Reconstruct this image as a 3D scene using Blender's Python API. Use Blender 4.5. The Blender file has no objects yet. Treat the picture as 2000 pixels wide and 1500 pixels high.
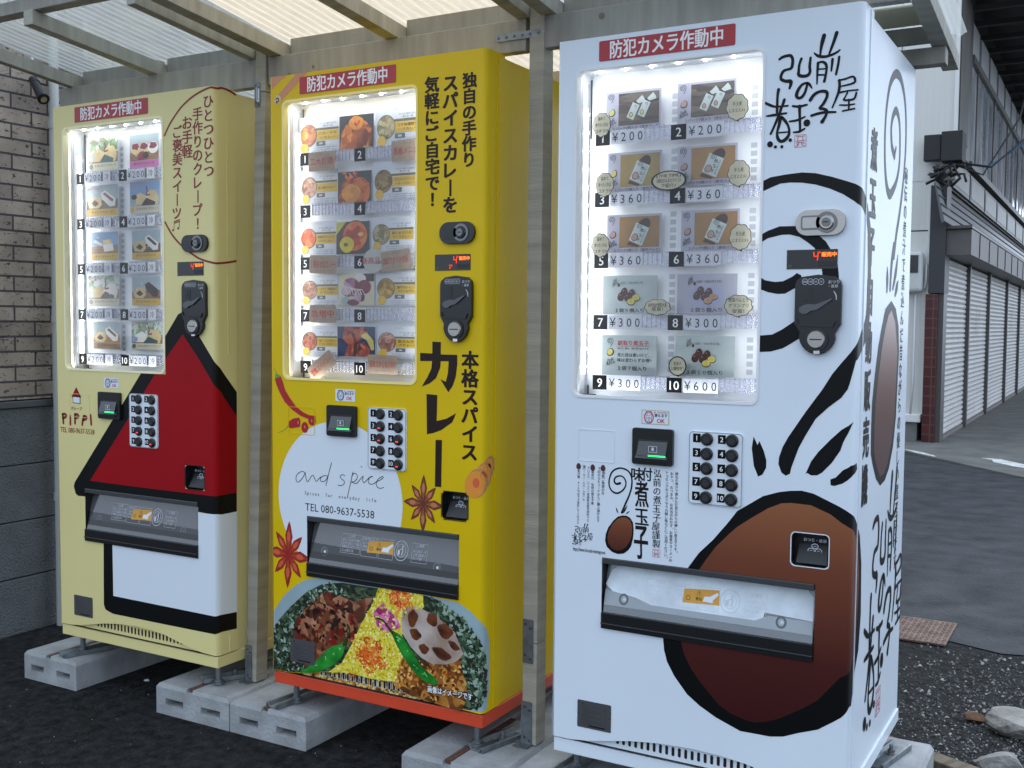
import bpy, bmesh, math, random
from mathutils import Vector, Matrix
from mathutils.geometry import tessellate_polygon

# ------------------------------------------------------------------ camera, sky, sun, exposure
scn = bpy.context.scene
COL = scn.collection
cd = bpy.data.cameras.new('camera'); cam = bpy.data.objects.new('camera', cd); COL.objects.link(cam)
cd.sensor_width = 36.0; cd.lens = 37.694; cd.clip_start = 0.05; cd.clip_end = 300
RIGHT = (0.8690725, 0.4946080, 0.0087152); DOWN = (0.0356222, -0.0450000, -0.9983518); FWD = (-0.4934005, 0.8679504, -0.0567273)
cam.matrix_world = Matrix(((RIGHT[0], -DOWN[0], -FWD[0], 1.19972), (RIGHT[1], -DOWN[1], -FWD[1], -2.33051),
                           (RIGHT[2], -DOWN[2], -FWD[2], 1.21400), (0, 0, 0, 1)))
scn.camera = cam
W = bpy.data.worlds.new('World'); scn.world = W; W.use_nodes = True
SUN_EL, SUN_AZ = math.radians(48), math.radians(342)
wn = W.node_tree; bg = wn.nodes['Background']
sky = wn.nodes.new('ShaderNodeTexSky'); sky.sky_type = 'NISHITA'; sky.sun_disc = False
sky.sun_elevation = SUN_EL; sky.sun_rotation = SUN_AZ; sky.air_density = 1.0; sky.dust_density = 3.0; sky.ozone_density = 1.0
# overcast: a bright, slightly cool cloud deck drawn over the clear-sky model
wtc = wn.nodes.new('ShaderNodeTexCoord'); wnz = wn.nodes.new('ShaderNodeTexNoise'); wnz.inputs['Scale'].default_value = 2.2; wnz.inputs['Detail'].default_value = 5
wn.links.new(wtc.outputs['Generated'], wnz.inputs['Vector'])
wrp = wn.nodes.new('ShaderNodeValToRGB'); wrp.color_ramp.elements[0].position = .35; wrp.color_ramp.elements[0].color = (8.6, 10.2, 12.6, 1); wrp.color_ramp.elements[1].position = .7; wrp.color_ramp.elements[1].color = (12.6, 14.2, 16.4, 1)
wn.links.new(wnz.outputs[0], wrp.inputs[0]); wmx = wn.nodes.new('ShaderNodeMixRGB'); wmx.inputs[0].default_value = .85
# the deck is brighter on the side where the hidden sun stands
wdp = wn.nodes.new('ShaderNodeVectorMath'); wdp.operation = 'DOT_PRODUCT'; wdp.inputs[1].default_value = (math.sin(SUN_AZ) * math.cos(SUN_EL), math.cos(SUN_AZ) * math.cos(SUN_EL), math.sin(SUN_EL))
wmr = wn.nodes.new('ShaderNodeMapRange'); wmr.inputs[1].default_value = .35; wmr.inputs[2].default_value = 1.; wmr.inputs[3].default_value = 1.0; wmr.inputs[4].default_value = 2.1
wn.links.new(wtc.outputs['Generated'], wdp.inputs[0]); wn.links.new(wdp.outputs['Value'], wmr.inputs[0])
wvs = wn.nodes.new('ShaderNodeVectorMath'); wvs.operation = 'SCALE'; wn.links.new(wrp.outputs[0], wvs.inputs[0]); wn.links.new(wmr.outputs[0], wvs.inputs['Scale'])
wn.links.new(sky.outputs[0], wmx.inputs[1]); wn.links.new(wvs.outputs[0], wmx.inputs[2]); wn.links.new(wmx.outputs[0], bg.inputs[0]); bg.inputs[1].default_value = 0.13
ld = bpy.data.lights.new('sun', 'SUN'); ld.energy = 1.2; ld.angle = math.radians(25); ld.color = (1.0, 0.97, 0.93)
lo = bpy.data.objects.new('sun', ld); COL.objects.link(lo)
sd = Vector((math.sin(SUN_AZ) * math.cos(SUN_EL), math.cos(SUN_AZ) * math.cos(SUN_EL), math.sin(SUN_EL)))
lo.rotation_euler = sd.to_track_quat('Z', 'Y').to_euler()
scn.view_settings.view_transform = 'Standard'; scn.view_settings.look = 'None'
scn.view_settings.exposure = 0.0; scn.view_settings.gamma = 1.0
scn.render.engine = 'CYCLES'
try:
    scn.cycles.use_denoising = True; scn.cycles.denoiser = 'OPENIMAGEDENOISE'
except Exception:
    pass
scn.cycles.max_bounces = 8; scn.cycles.transparent_max_bounces = 12; scn.cycles.sample_clamp_indirect = 4.0
random.seed(7)

# ------------------------------------------------------------------ materials
def lin(h):
    h = h.lstrip('#'); r = [int(h[i:i + 2], 16) / 255 for i in (0, 2, 4)]
    return tuple(c / 12.92 if c <= .04045 else ((c + .055) / 1.055) ** 2.4 for c in r) + (1,)
MATS = {}
def mat(name, c, rough=.5, metal=0., noise=0., nscale=20., bump=0., bscale=60., c2=None, spec=.5, stretch=(1, 1, 1), detail=4, coat=0.):
    if name in MATS: return MATS[name]
    m = bpy.data.materials.new(name); m.use_nodes = True; MATS[name] = m
    nt = m.node_tree; p = nt.nodes['Principled BSDF']
    if isinstance(c, str): c = lin(c)
    if isinstance(c2, str): c2 = lin(c2)
    p.inputs['Base Color'].default_value = tuple(c[:3]) + (1,)
    p.inputs['Roughness'].default_value = rough; p.inputs['Metallic'].default_value = metal
    p.inputs['Specular IOR Level'].default_value = spec
    if coat: p.inputs['Coat Weight'].default_value = coat; p.inputs['Coat Roughness'].default_value = .08
    if noise or bump:
        tc = nt.nodes.new('ShaderNodeTexCoord'); mp = nt.nodes.new('ShaderNodeMapping'); mp.inputs['Scale'].default_value = stretch
        nt.links.new(tc.outputs['Object'], mp.inputs[0])
    if noise:
        n = nt.nodes.new('ShaderNodeTexNoise'); n.inputs['Scale'].default_value = nscale; n.inputs['Detail'].default_value = detail
        nt.links.new(mp.outputs[0], n.inputs['Vector'])
        r = nt.nodes.new('ShaderNodeValToRGB'); r.color_ramp.elements[0].position = .5 - .18; r.color_ramp.elements[1].position = .5 + .18
        a = c; b = c2 or tuple(min(1, k * (1 + noise)) for k in c[:3])
        if not c2: a = tuple(k * (1 - noise) for k in c[:3])
        r.color_ramp.elements[0].color = tuple(a[:3]) + (1,); r.color_ramp.elements[1].color = tuple(b[:3]) + (1,)
        nt.links.new(n.outputs[0], r.inputs[0]); nt.links.new(r.outputs[0], p.inputs['Base Color'])
    if bump:
        n = nt.nodes.new('ShaderNodeTexNoise'); n.inputs['Scale'].default_value = bscale; n.inputs['Detail'].default_value = 4
        nt.links.new(mp.outputs[0], n.inputs['Vector'])
        b = nt.nodes.new('ShaderNodeBump'); b.inputs['Strength'].default_value = bump; b.inputs['Distance'].default_value = .01
        nt.links.new(n.outputs[0], b.inputs['Height']); nt.links.new(b.outputs[0], p.inputs['Normal'])
    return m
def voro(name, cols, scale=60., rough=.45, bump=.3, stretch=(1, 1, 1), mixn=.5, feature='F1'):
    """mottled print: voronoi cells coloured through a ramp, broken up with noise"""
    if name in MATS: return MATS[name]
    m = bpy.data.materials.new(name); m.use_nodes = True; MATS[name] = m
    nt = m.node_tree; p = nt.nodes['Principled BSDF']; p.inputs['Roughness'].default_value = rough
    tc = nt.nodes.new('ShaderNodeTexCoord'); mp = nt.nodes.new('ShaderNodeMapping'); mp.inputs['Scale'].default_value = stretch
    nt.links.new(tc.outputs['Object'], mp.inputs[0])
    nz = nt.nodes.new('ShaderNodeTexNoise'); nz.inputs['Scale'].default_value = scale * .45; nz.inputs['Detail'].default_value = 6
    nt.links.new(mp.outputs[0], nz.inputs['Vector'])
    v = nt.nodes.new('ShaderNodeTexVoronoi'); v.inputs['Scale'].default_value = scale
    ad = nt.nodes.new('ShaderNodeMixRGB'); ad.blend_type = 'ADD'; ad.inputs[0].default_value = .04
    nt.links.new(mp.outputs[0], ad.inputs[1]); nt.links.new(nz.outputs['Color'], ad.inputs[2]); nt.links.new(ad.outputs[0], v.inputs['Vector'])
    sp = nt.nodes.new('ShaderNodeSeparateColor'); nt.links.new(v.outputs['Color'], sp.inputs[0])
    mx = nt.nodes.new('ShaderNodeMix'); mx.inputs[0].default_value = mixn
    nt.links.new(sp.outputs[0], mx.inputs[2]); nt.links.new(nz.outputs[0], mx.inputs[3])
    r = nt.nodes.new('ShaderNodeValToRGB'); el = r.color_ramp.elements
    n = len(cols); el[0].position = .25; el[0].color = lin(cols[0]); el[1].position = .75; el[1].color = lin(cols[-1])
    for i in range(1, n - 1): e = el.new(.25 + .5 * i / (n - 1)); e.color = lin(cols[i])
    nt.links.new(mx.outputs[0], r.inputs[0]); nt.links.new(r.outputs[0], p.inputs['Base Color'])
    return m
def emis(name, c, s):
    if name in MATS: return MATS[name]
    m = bpy.data.materials.new(name); m.use_nodes = True; MATS[name] = m
    nt = m.node_tree; nt.nodes.clear(); e = nt.nodes.new('ShaderNodeEmission'); o = nt.nodes.new('ShaderNodeOutputMaterial')
    e.inputs[0].default_value = lin(c) if isinstance(c, str) else c; e.inputs[1].default_value = s; nt.links.new(e.outputs[0], o.inputs[0])
    return m
def clear(name, tint, refl=.06, rough=.03, diff=0., dcol=(1, 1, 1, 1), transl=0., fres=True, bumps=0., bscale=60):
    """clear or milky plastic / glass sheet"""
    if name in MATS: return MATS[name]
    m = bpy.data.materials.new(name); m.use_nodes = True; MATS[name] = m
    nt = m.node_tree; nt.nodes.clear(); N = nt.nodes.new; L = nt.links.new
    o = N('ShaderNodeOutputMaterial'); t = N('ShaderNodeBsdfTransparent'); t.inputs[0].default_value = tint
    g = N('ShaderNodeBsdfGlossy'); g.inputs['Roughness'].default_value = rough
    if bumps:
        tc = N('ShaderNodeTexCoord'); nz = N('ShaderNodeTexNoise'); nz.inputs['Scale'].default_value = bscale; L(tc.outputs['Object'], nz.inputs['Vector'])
        b = N('ShaderNodeBump'); b.inputs['Strength'].default_value = bumps; b.inputs['Distance'].default_value = .01; L(nz.outputs[0], b.inputs['Height']); L(b.outputs[0], g.inputs['Normal'])
    s = t
    if diff or transl:
        d = N('ShaderNodeBsdfDiffuse'); d.inputs[0].default_value = dcol
        tl = N('ShaderNodeBsdfTranslucent'); tl.inputs[0].default_value = dcol
        mm = N('ShaderNodeMixShader'); mm.inputs[0].default_value = transl / max(1e-6, diff + transl); L(d.outputs[0], mm.inputs[1]); L(tl.outputs[0], mm.inputs[2])
        m2 = N('ShaderNodeMixShader'); m2.inputs[0].default_value = diff + transl; L(t.outputs[0], m2.inputs[1]); L(mm.outputs[0], m2.inputs[2]); s = m2
    mx = N('ShaderNodeMixShader')
    if fres:
        lw = N('ShaderNodeFresnel'); lw.inputs[0].default_value = 1.45
        mu = N('ShaderNodeMath'); mu.operation = 'MULTIPLY_ADD'; mu.inputs[1].default_value = 1.0; mu.inputs[2].default_value = refl - .04; mu.use_clamp = True
        L(lw.outputs[0], mu.inputs[0]); L(mu.outputs[0], mx.inputs[0])
    else: mx.inputs[0].default_value = refl
    L(s.outputs[0], mx.inputs[1]); L(g.outputs[0], mx.inputs[2]); L(mx.outputs[0], o.inputs[0])
    return m

# paints and plastics
PA = mat('cream_paint', (.69, .615, .27), .42, noise=.03, nscale=3, bump=.02, bscale=300)
PB = mat('yellow_paint', (.66, .455, .0), .38, spec=.25, noise=.04, nscale=3, bump=.02, bscale=300)
PC = mat('white_paint', (.68, .755, .83), .28, noise=.02, nscale=3, bump=.02, bscale=300)
REDB = mat('red_base_paint', (.60, .06, .022), .4, noise=.06, nscale=8)
BLK = mat('black_vinyl', (.0025, .003, .0035), .4, spec=.2)
INK = mat('dark_ink', (.008, .0075, .008), .5, spec=.2)
BRN = mat('dark_brown_vinyl', (.018, .008, .006), .45, spec=.25)
REDV = mat('red_vinyl', (.30, .0015, .006), .45, spec=.15, noise=.04, nscale=3)
DRED = mat('dark_red_ink', (.22, .006, .008), .45)
LRED = mat('red_label', (.38, .014, .022), .4)
WHV = mat('white_vinyl', (.67, .74, .81), .35)
WHT = mat('white_ink', (.85, .85, .86), .5)
DPL = mat('black_plastic', (.010, .011, .012), .28)
MPL = mat('matt_black_plastic', (.018, .019, .021), .55, bump=.15, bscale=400)
GPL = mat('grey_plastic', (.10, .11, .12), .4)
LGP = mat('light_grey_plastic', (.55, .57, .62), .4)
PLT = mat('grey_nameplate', (.055, .056, .06), .5)
STL = mat('zinc_steel', (.20, .225, .24), .48, metal=.75, noise=.25, nscale=30)
CHR = mat('polished_steel', (.75, .76, .76), .16, metal=1.)
DST = mat('dark_lock_steel', (.16, .16, .165), .3, metal=.9)
BST = mat('brushed_steel', (.42, .40, .37), .34, metal=.9, noise=.08, nscale=60, stretch=(1, 30, 30))
RST = mat('rusty_steel', (.10, .045, .03), .75, noise=.5, nscale=60)
SLOT = mat('dark_void', (.003, .003, .003), .8)
IWH = mat('white_display_liner', (.82, .84, .86), .4)
IGR = mat('display_slot_grey', (.50, .52, .55), .5)
CARD = mat('white_card', (.62, .66, .74), .3)
CARDW = mat('bright_card', (.75, .77, .80), .35)
TAGB = mat('black_number_tag', (.006, .006, .007), .6, spec=.1)
TAGW = mat('white_price_slip', (.66, .68, .76), .5)
KRAFT = mat('kraft_paper', (.36, .28, .215), .8, noise=.1, nscale=60)
CRM = mat('cream_paper', (.62, .58, .42), .7)
WOOD = mat('painted_timber', (.33, .31, .255), .7, noise=.16, nscale=4, bump=.25, bscale=30, stretch=(1, 1, 9), detail=8)
WOODX = mat('painted_timber_beam', (.265, .255, .225), .7, noise=.14, nscale=4, bump=.22, bscale=30, stretch=(9, 1, 1), detail=8)
WOODY = mat('painted_timber_rafter', (.33, .32, .275), .7, noise=.16, nscale=4, bump=.22, bscale=30, stretch=(1, 9, 1), detail=8)
CONC = mat('precast_concrete', (.27, .285, .295), .9, noise=.22, nscale=11, bump=.35, bscale=90, detail=8)
GLS = clear('display_glass', (1, 1, 1, 1), .045, .02)
ACR = clear('clear_acrylic', (.96, .965, 1, 1), .10, .05, diff=.22, dcol=(.80, .83, 1, 1), bumps=.5, bscale=90)

# ------------------------------------------------------------------ mesh builder
class MB:
    def __init__(s): s.v = []; s.f = []; s.m = []; s.mats = []; s.sm = []
    def mi(s, m):
        if m not in s.mats: s.mats.append(m)
        return s.mats.index(m)
    def add(s, vs, fs, m, smooth=False):
        b = len(s.v); s.v += [tuple(p) for p in vs]; i = s.mi(m)
        for f in fs: s.f.append(tuple(b + k for k in f)); s.m.append(i); s.sm.append(smooth)
    def box(s, x0, x1, y0, y1, z0, z1, m, mat4=None):
        vs = [(x, y, z) for z in (z0, z1) for y in (y0, y1) for x in (x0, x1)]
        if mat4: vs = [mat4 @ Vector(p) for p in vs]
        s.add(vs, [(0, 2, 3, 1), (4, 5, 7, 6), (0, 1, 5, 4), (2, 6, 7, 3), (0, 4, 6, 2), (1, 3, 7, 5)], m)
    def cyl(s, p, q, r, m, n=16, r2=None, caps=True, smooth=True):
        p, q = Vector(p), Vector(q); r2 = r if r2 is None else r2
        a = (q - p).normalized(); u = a.orthogonal().normalized(); w = a.cross(u)
        vs = []
        for c, rr in ((p, r), (q, r2)):
            for i in range(n):
                t = 2 * math.pi * i / n; vs.append(c + u * math.cos(t) * rr + w * math.sin(t) * rr)
        s.add(vs, [(i, (i + 1) % n, n + (i + 1) % n, n + i) for i in range(n)], m, smooth)
        if caps: s.add(vs, [tuple(range(n))[::-1], tuple(range(n, 2 * n))], m)
    def tube(s, pts, r, m, n=8):
        pts = [Vector(p) for p in pts]; vs = []; up = None
        for i, p in enumerate(pts):
            t = (pts[min(i + 1, len(pts) - 1)] - pts[max(i - 1, 0)]).normalized()
            if up is None: up = t.orthogonal().normalized()
            u = (up - t * up.dot(t)).normalized(); up = u; w = t.cross(u)
            rr = r[i] if isinstance(r, (list, tuple)) else r
            vs += [p + u * math.cos(2 * math.pi * k / n) * rr + w * math.sin(2 * math.pi * k / n) * rr for k in range(n)]
        fs = [(i * n + k, i * n + (k + 1) % n, (i + 1) * n + (k + 1) % n, (i + 1) * n + k) for i in range(len(pts) - 1) for k in range(n)]
        fs += [tuple(range(n))[::-1], tuple(range((len(pts) - 1) * n, len(pts) * n))]
        s.add(vs, fs, m, True)
    def prism(s, poly, y0, y1, m, plane='xz'):
        """flat outline given thickness; poly is a list of 2D points"""
        n = len(poly)
        def P3(a, b, c): return {'xz': (a, c, b), 'yz': (c, a, b), 'xy': (a, b, c)}[plane]
        vs = [P3(a, b, y0) for a, b in poly] + [P3(a, b, y1) for a, b in poly]
        tri = tessellate_polygon([[Vector((a, b, 0)) for a, b in poly]])
        s.add(vs, [tuple(t) for t in tri] + [tuple(n + k for k in t)[::-1] for t in tri] + [(i, (i + 1) % n, n + (i + 1) % n, n + i) for i in range(n)], m)
    def build(s, name, parent=None, loc=None, bevel=0, label=None, seg=2):
        me = bpy.data.meshes.new(name); me.from_pydata(s.v, [], s.f)
        for mm in s.mats: me.materials.append(mm)
        me.polygons.foreach_set('material_index', s.m); me.polygons.foreach_set('use_smooth', s.sm)
        bm = bmesh.new(); bm.from_mesh(me); bmesh.ops.recalc_face_normals(bm, faces=bm.faces) if s.fixn else None; bm.to_mesh(me); bm.free()
        me.update()
        o = bpy.data.objects.new(name, me); COL.objects.link(o)
        if parent: o.parent = parent
        if loc: o.location = loc
        if bevel:
            b = o.modifiers.new('bevel', 'BEVEL'); b.width = bevel; b.segments = seg; b.limit_method = 'ANGLE'; b.angle_limit = math.radians(40); b.harden_normals = False
        if label: o['label'] = label
        return o
    fixn = True
def flat():
    b = MB(); b.fixn = False; return b
def empty(name, label, cat, loc=(0, 0, 0), group=None):
    o = bpy.data.objects.new(name, None); COL.objects.link(o); o.location = loc; o.empty_display_size = .05
    o['label'] = label; o['category'] = cat
    if group: o['group'] = group
    return o
def tag(o, label, cat, group=None):
    o['label'] = label; o['category'] = cat
    if group: o['group'] = group
    return o
def struct(o): o['kind'] = 'structure'; return o

# ------------------------------------------------------------------ printed graphics on the machine faces
HF = 1.7; SX = .7116
class Face:
    """maps (u from the left, v from the top of the door) to the door skin, which rolls round the right-hand corner"""
    def __init__(s, h0): s.h0 = h0
    def __call__(s, u, v, k):
        z = s.h0 + HF - v
        if u <= .70: return (u, -k, z)
        if u <= .725:
            t = (u - .70) / .025 * math.pi / 2
            return (.70 + .0116 * math.sin(t) + k * math.sin(t), .02 * (1 - math.cos(t)) - k * math.cos(t), z)
        return (SX + k, .02 + u - .725, z)
class Plane:
    """flat print at depth y"""
    def __init__(s, h0, y): s.h0 = h0; s.y = y
    def __call__(s, u, v, k): return (u, s.y - k, s.h0 + HF - v)
class Side:
    """print on the right-hand cabinet side; u runs towards the back"""
    def __init__(s, h0, x): s.h0 = h0; s.x = x
    def __call__(s, u, v, k): return (s.x + k, u, s.h0 + HF - v)
class Tilt:
    """print lying on any plane: origin + u*a + v*b, lifted along n"""
    def __init__(s, o, a, b): s.o = Vector(o); s.a = Vector(a); s.b = Vector(b); s.n = s.b.cross(s.a).normalized()
    def __call__(s, u, v, k): return tuple(s.o + s.a * u + s.b * v + s.n * k)
CUTS = (.70, .7063, .7125, .7188, .725)
OPEN = [(-1., -1., .003, 3.), (.0414, .0693, .5039, .853), (.1287, 1.2361, .6379, 1.409), (.5842, 1.1271, .6648, 1.1994)]
def clip(v2, fs):
    bm = bmesh.new(); vv = [bm.verts.new((p[0], p[1], 0)) for p in v2]
    for f in fs:
        try: bm.faces.new([vv[i] for i in f])
        except ValueError: pass
    for a, b, c, d in OPEN:
        if not any(a < w.co.x < c and b < w.co.y < d for w in bm.verts) and (max(p[0] for p in v2) <= a or min(p[0] for p in v2) >= c or max(p[1] for p in v2) <= b or min(p[1] for p in v2) >= d): continue
        for co, no in (((a, 0, 0), (1, 0, 0)), ((c, 0, 0), (1, 0, 0)), ((0, b, 0), (0, 1, 0)), ((0, d, 0), (0, 1, 0))):
            bmesh.ops.bisect_plane(bm, geom=bm.verts[:] + bm.edges[:] + bm.faces[:], plane_co=co, plane_no=no, dist=1e-6)
        dead = [f for f in bm.faces if a < f.calc_center_median().x < c and b < f.calc_center_median().y < d]
        bmesh.ops.delete(bm, geom=dead, context='FACES_KEEP_BOUNDARY' if False else 'FACES')
    bm.verts.index_update(); v = [(w.co.x, w.co.y) for w in bm.verts]; f2 = [tuple(w.index for w in f.verts) for f in bm.faces]; bm.free()
    return v, f2
def put(mb, F, v2, fs, m, k):
    if isinstance(F, Face) and k > 0 and fs:
        x0, x1, y0, y1 = min(p[0] for p in v2), max(p[0] for p in v2), min(p[1] for p in v2), max(p[1] for p in v2)
        if any(x1 > a + .001 and x0 < c - .001 and y1 > b + .001 and y0 < d - .001 for a, b, c, d in OPEN) and m.name not in ('window_rim', 'window_rim_cream', 'window_rim_yellow'):
            v2, fs = clip(v2, fs)
            if not fs: return
    if isinstance(F, Face) and any(p[0] > .70 for p in v2) and any(p[0] < .7251 for p in v2):
        bm = bmesh.new(); vv = [bm.verts.new((p[0], p[1], 0)) for p in v2]
        for f in fs:
            try: bm.faces.new([vv[i] for i in f])
            except ValueError: pass
        for c in CUTS:
            bmesh.ops.bisect_plane(bm, geom=bm.verts[:] + bm.edges[:] + bm.faces[:], plane_co=(c, 0, 0), plane_no=(1, 0, 0), dist=1e-6)
        bm.verts.index_update(); v2 = [(w.co.x, w.co.y) for w in bm.verts]; fs = [tuple(w.index for w in f.verts) for f in bm.faces]; bm.free()
    mb.add([F(p[0], p[1], k) for p in v2], fs, m)
def area(p): return sum(p[i][0] * p[(i + 1) % len(p)][1] - p[(i + 1) % len(p)][0] * p[i][1] for i in range(len(p))) / 2
def poly(mb, F, pts, m, k=.0004, holes=()):
    loops = [[Vector((p[0], p[1], 0)) for p in l] for l in [pts] + list(holes)]
    tri = tessellate_polygon(loops); v2 = [(p.x, p.y) for l in loops for p in l]
    out = []
    for t in tri:
        a = area([v2[i] for i in t])
        if abs(a) < 1e-12: continue
        out.append(tuple(t) if a < 0 else tuple(t)[::-1])       # v runs downwards
    put(mb, F, v2, out, m, k)
def rect(mb, F, u0, v0, u1, v1, m, k=.0004): poly(mb, F, [(u0, v0), (u1, v0), (u1, v1), (u0, v1)], m, k)
def rr(u0, v0, u1, v1, r, n=5):
    o = []
    for cx, cy, a in ((u1 - r, v0 + r, -90), (u1 - r, v1 - r, 0), (u0 + r, v1 - r, 90), (u0 + r, v0 + r, 180)):
        for i in range(n + 1):
            t = math.radians(a + 90 * i / n); o.append((cx + r * math.cos(t), cy + r * math.sin(t)))
    return o
def ell(cx, cy, rx, ry=None, n=24, rot=0, wob=0, seed=0):
    ry = rx if ry is None else ry; c, s = math.cos(rot), math.sin(rot); o = []; R = random.Random(seed)
    ph = [R.uniform(0, 6.28) for _ in range(4)]
    for i in range(n):
        t = 2 * math.pi * i / n; q = 1 + wob * sum(math.sin((j + 2) * t + ph[j]) for j in range(4)) / 2
        a, b = rx * q * math.cos(t), ry * q * math.sin(t); o.append((cx + a * c - b * s, cy + a * s + b * c))
    return o
def ring(mb, F, cx, cy, rx, ry, w, m, k, n=28):
    poly(mb, F, ell(cx, cy, rx, ry, n), m, k, [ell(cx, cy, rx - w, ry - w, n)])
def frame(mb, F, u0, v0, u1, v1, w, m, k, r=0):
    if r: poly(mb, F, rr(u0, v0, u1, v1, r), m, k, [rr(u0 + w, v0 + w, u1 - w, v1 - w, max(r - w, .0005))])
    else: poly(mb, F, [(u0, v0), (u1, v0), (u1, v1), (u0, v1)], m, k, [[(u0 + w, v0 + w), (u1 - w, v0 + w), (u1 - w, v1 - w), (u0 + w, v1 - w)]])
def smooth_path(pts, n=4):
    if len(pts) < 3: return pts
    out = []
    for i in range(len(pts) - 1):
        p0 = pts[max(i - 1, 0)]; p1 = pts[i]; p2 = pts[i + 1]; p3 = pts[min(i + 2, len(pts) - 1)]
        for j in range(n):
            t = j / n
            out.append(tuple(.5 * ((2 * b) + (c - a) * t + (2 * a - 5 * b + 4 * c - d) * t * t + (-a + 3 * b - 3 * c + d) * t ** 3) for a, b, c, d in zip(p0, p1, p2, p3)))
    out.append(pts[-1]); return out
def stroke(mb, F, pts, m, k=.0004, w=None, smooth=True, cap=True, sc=1.):
    """brush stroke with its own width at every point"""
    pts = [(p[0], p[1], (w if w is not None else p[2] * sc)) for p in pts]
    if smooth: pts = smooth_path(pts)
    L = []; R = []; n = len(pts)
    for i, (x, y, ww) in enumerate(pts):
        a = pts[max(i - 1, 0)]; b = pts[min(i + 1, n - 1)]
        dx, dy = b[0] - a[0], b[1] - a[1]; d = math.hypot(dx, dy) or 1e-9; nx, ny = -dy / d, dx / d; h = max(ww, 1e-5) / 2
        L.append((x + nx * h, y + ny * h)); R.append((x - nx * h, y - ny * h))
    v2 = L + R; fs = []
    for i in range(n - 1):
        fs.append((i, i + 1, n + i + 1, n + i))
    if cap:
        for e, s in ((0, -1), (n - 1, 1)):
            x, y, ww = pts[e]; a = pts[1] if e == 0 else pts[n - 2]; dx, dy = (x - a[0]), (y - a[1]); base = math.atan2(dy, dx); c = len(v2); v2.append((x, y)); idx = []
            for j in range(7):
                t = base - math.pi / 2 + math.pi * j / 6; v2.append((x + math.cos(t) * ww / 2, y + math.sin(t) * ww / 2)); idx.append(len(v2) - 1)
            for j in range(6): fs.append((c, idx[j], idx[j + 1]))
    g = [f if area([v2[i] for i in f]) < 0 else f[::-1] for f in fs]
    put(mb, F, v2, g, m, k)
def scatter(mb, F, pl, n, r0, r1, mats, k0, seed=1, asp=1.6, kk=.0000012, pts=5):
    R = random.Random(seed); xs = [p[0] for p in pl]; ys = [p[1] for p in pl]
    def inside(x, y):
        c = False
        for i in range(len(pl)):
            x1, y1 = pl[i][:2]; x2, y2 = pl[i - 1][:2]
            if (y1 > y) != (y2 > y) and x < (x2 - x1) * (y - y1) / (y2 - y1) + x1: c = not c
        return c
    for i in range(n):
        for _ in range(20):
            x, y = R.uniform(min(xs), max(xs)), R.uniform(min(ys), max(ys))
            if inside(x, y): break
        r = R.uniform(r0, r1)
        poly(mb, F, ell(x, y, r * asp, r, pts + (i % 3), R.uniform(0, 3.14), .25, i), R.choice(mats), k0 + kk * i)

GL = {}
def glyphs(s, res=2):
    if (s, res) in GL: return GL[(s, res)]
    c = bpy.data.curves.new('lettering_source', 'FONT'); c.body = s; c.resolution_u = res
    o = bpy.data.objects.new('lettering_source', c); COL.objects.link(o)
    dg = bpy.context.evaluated_depsgraph_get(); e = o.evaluated_get(dg); me = e.to_mesh()
    vs = [tuple(v.co[:2]) for v in me.vertices]; fs = [tuple(p.vertices) for p in me.polygons]; e.to_mesh_clear()
    bpy.data.objects.remove(o); bpy.data.curves.remove(c)
    fs = [f if area([vs[i] for i in f]) > 0 else f[::-1] for f in fs]
    x0 = min([p[0] for p in vs] or [0]); x1 = max([p[0] for p in vs] or [1]); y0 = min([p[1] for p in vs] or [0]); y1 = max([p[1] for p in vs] or [1])
    GL[(s, res)] = (vs, fs, x0, x1, y0, y1); return GL[(s, res)]
BOLD = {0: [(0, 0)], 1: [(-.012, 0), (.012, 0)], 2: [(-.022, -.012), (.022, -.012), (-.022, .012), (.022, .012)],
        3: [(-.034, -.022), (.034, -.022), (-.034, .022), (.034, .022), (0, .028), (0, -.028), (-.038, 0), (.038, 0), (0, 0)]}
def text(mb, F, s, u, v, size, m, k=.0006, bold=0, sx=1., align='c', rot=0., width=None, res=2, slant=0.):
    """one horizontal line centred on (u, v); width overrides the natural width"""
    vs, fs, x0, x1, y0, y1 = glyphs(s, res)
    if width: sx = width / max(1e-6, (x1 - x0) * size)
    cx = {'c': (x0 + x1) / 2, 'l': x0, 'r': x1}[align]; ca, sa = math.cos(rot), math.sin(rot)
    for j, (bx, by) in enumerate(BOLD[bold]):
        v2 = []
        for x, y in vs:
            a = (x - cx + bx + slant * y) * size * sx; b = -(y - .36 + by) * size
            v2.append((u + a * ca - b * sa, v + a * sa + b * ca))
        put(mb, F, v2, [f for f in fs], m, k + j * .00003)
ROTV = 'ー-～（）：…'
def vtext(mb, F, s, a, b, size, m, k=.0006, bold=0, sx=1., slant=0, jit=0, seed=0, res=2):
    """vertical line: centre of the first character at a, of the last at b"""
    n = len(s); R = random.Random(seed)
    if not size: size = abs(b[1] - a[1]) / (n - 1) * 1.02
    for i, ch in enumerate(s):
        t = i / max(1, n - 1); u = a[0] + (b[0] - a[0]) * t; v = a[1] + (b[1] - a[1]) * t
        if ch == ' ': continue
        if ch in '、。': u += size * .55; v -= size * .55
        text(mb, F, ch, u + R.uniform(-jit, jit) * size, v, size, m, k, bold, sx, rot=(math.pi / 2 if ch in ROTV else 0) + R.uniform(-jit, jit), res=res)
def bbox(p): xs = [q[0] for q in p]; ys = [q[1] for q in p]; return min(xs), min(ys), max(xs), max(ys)

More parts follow.
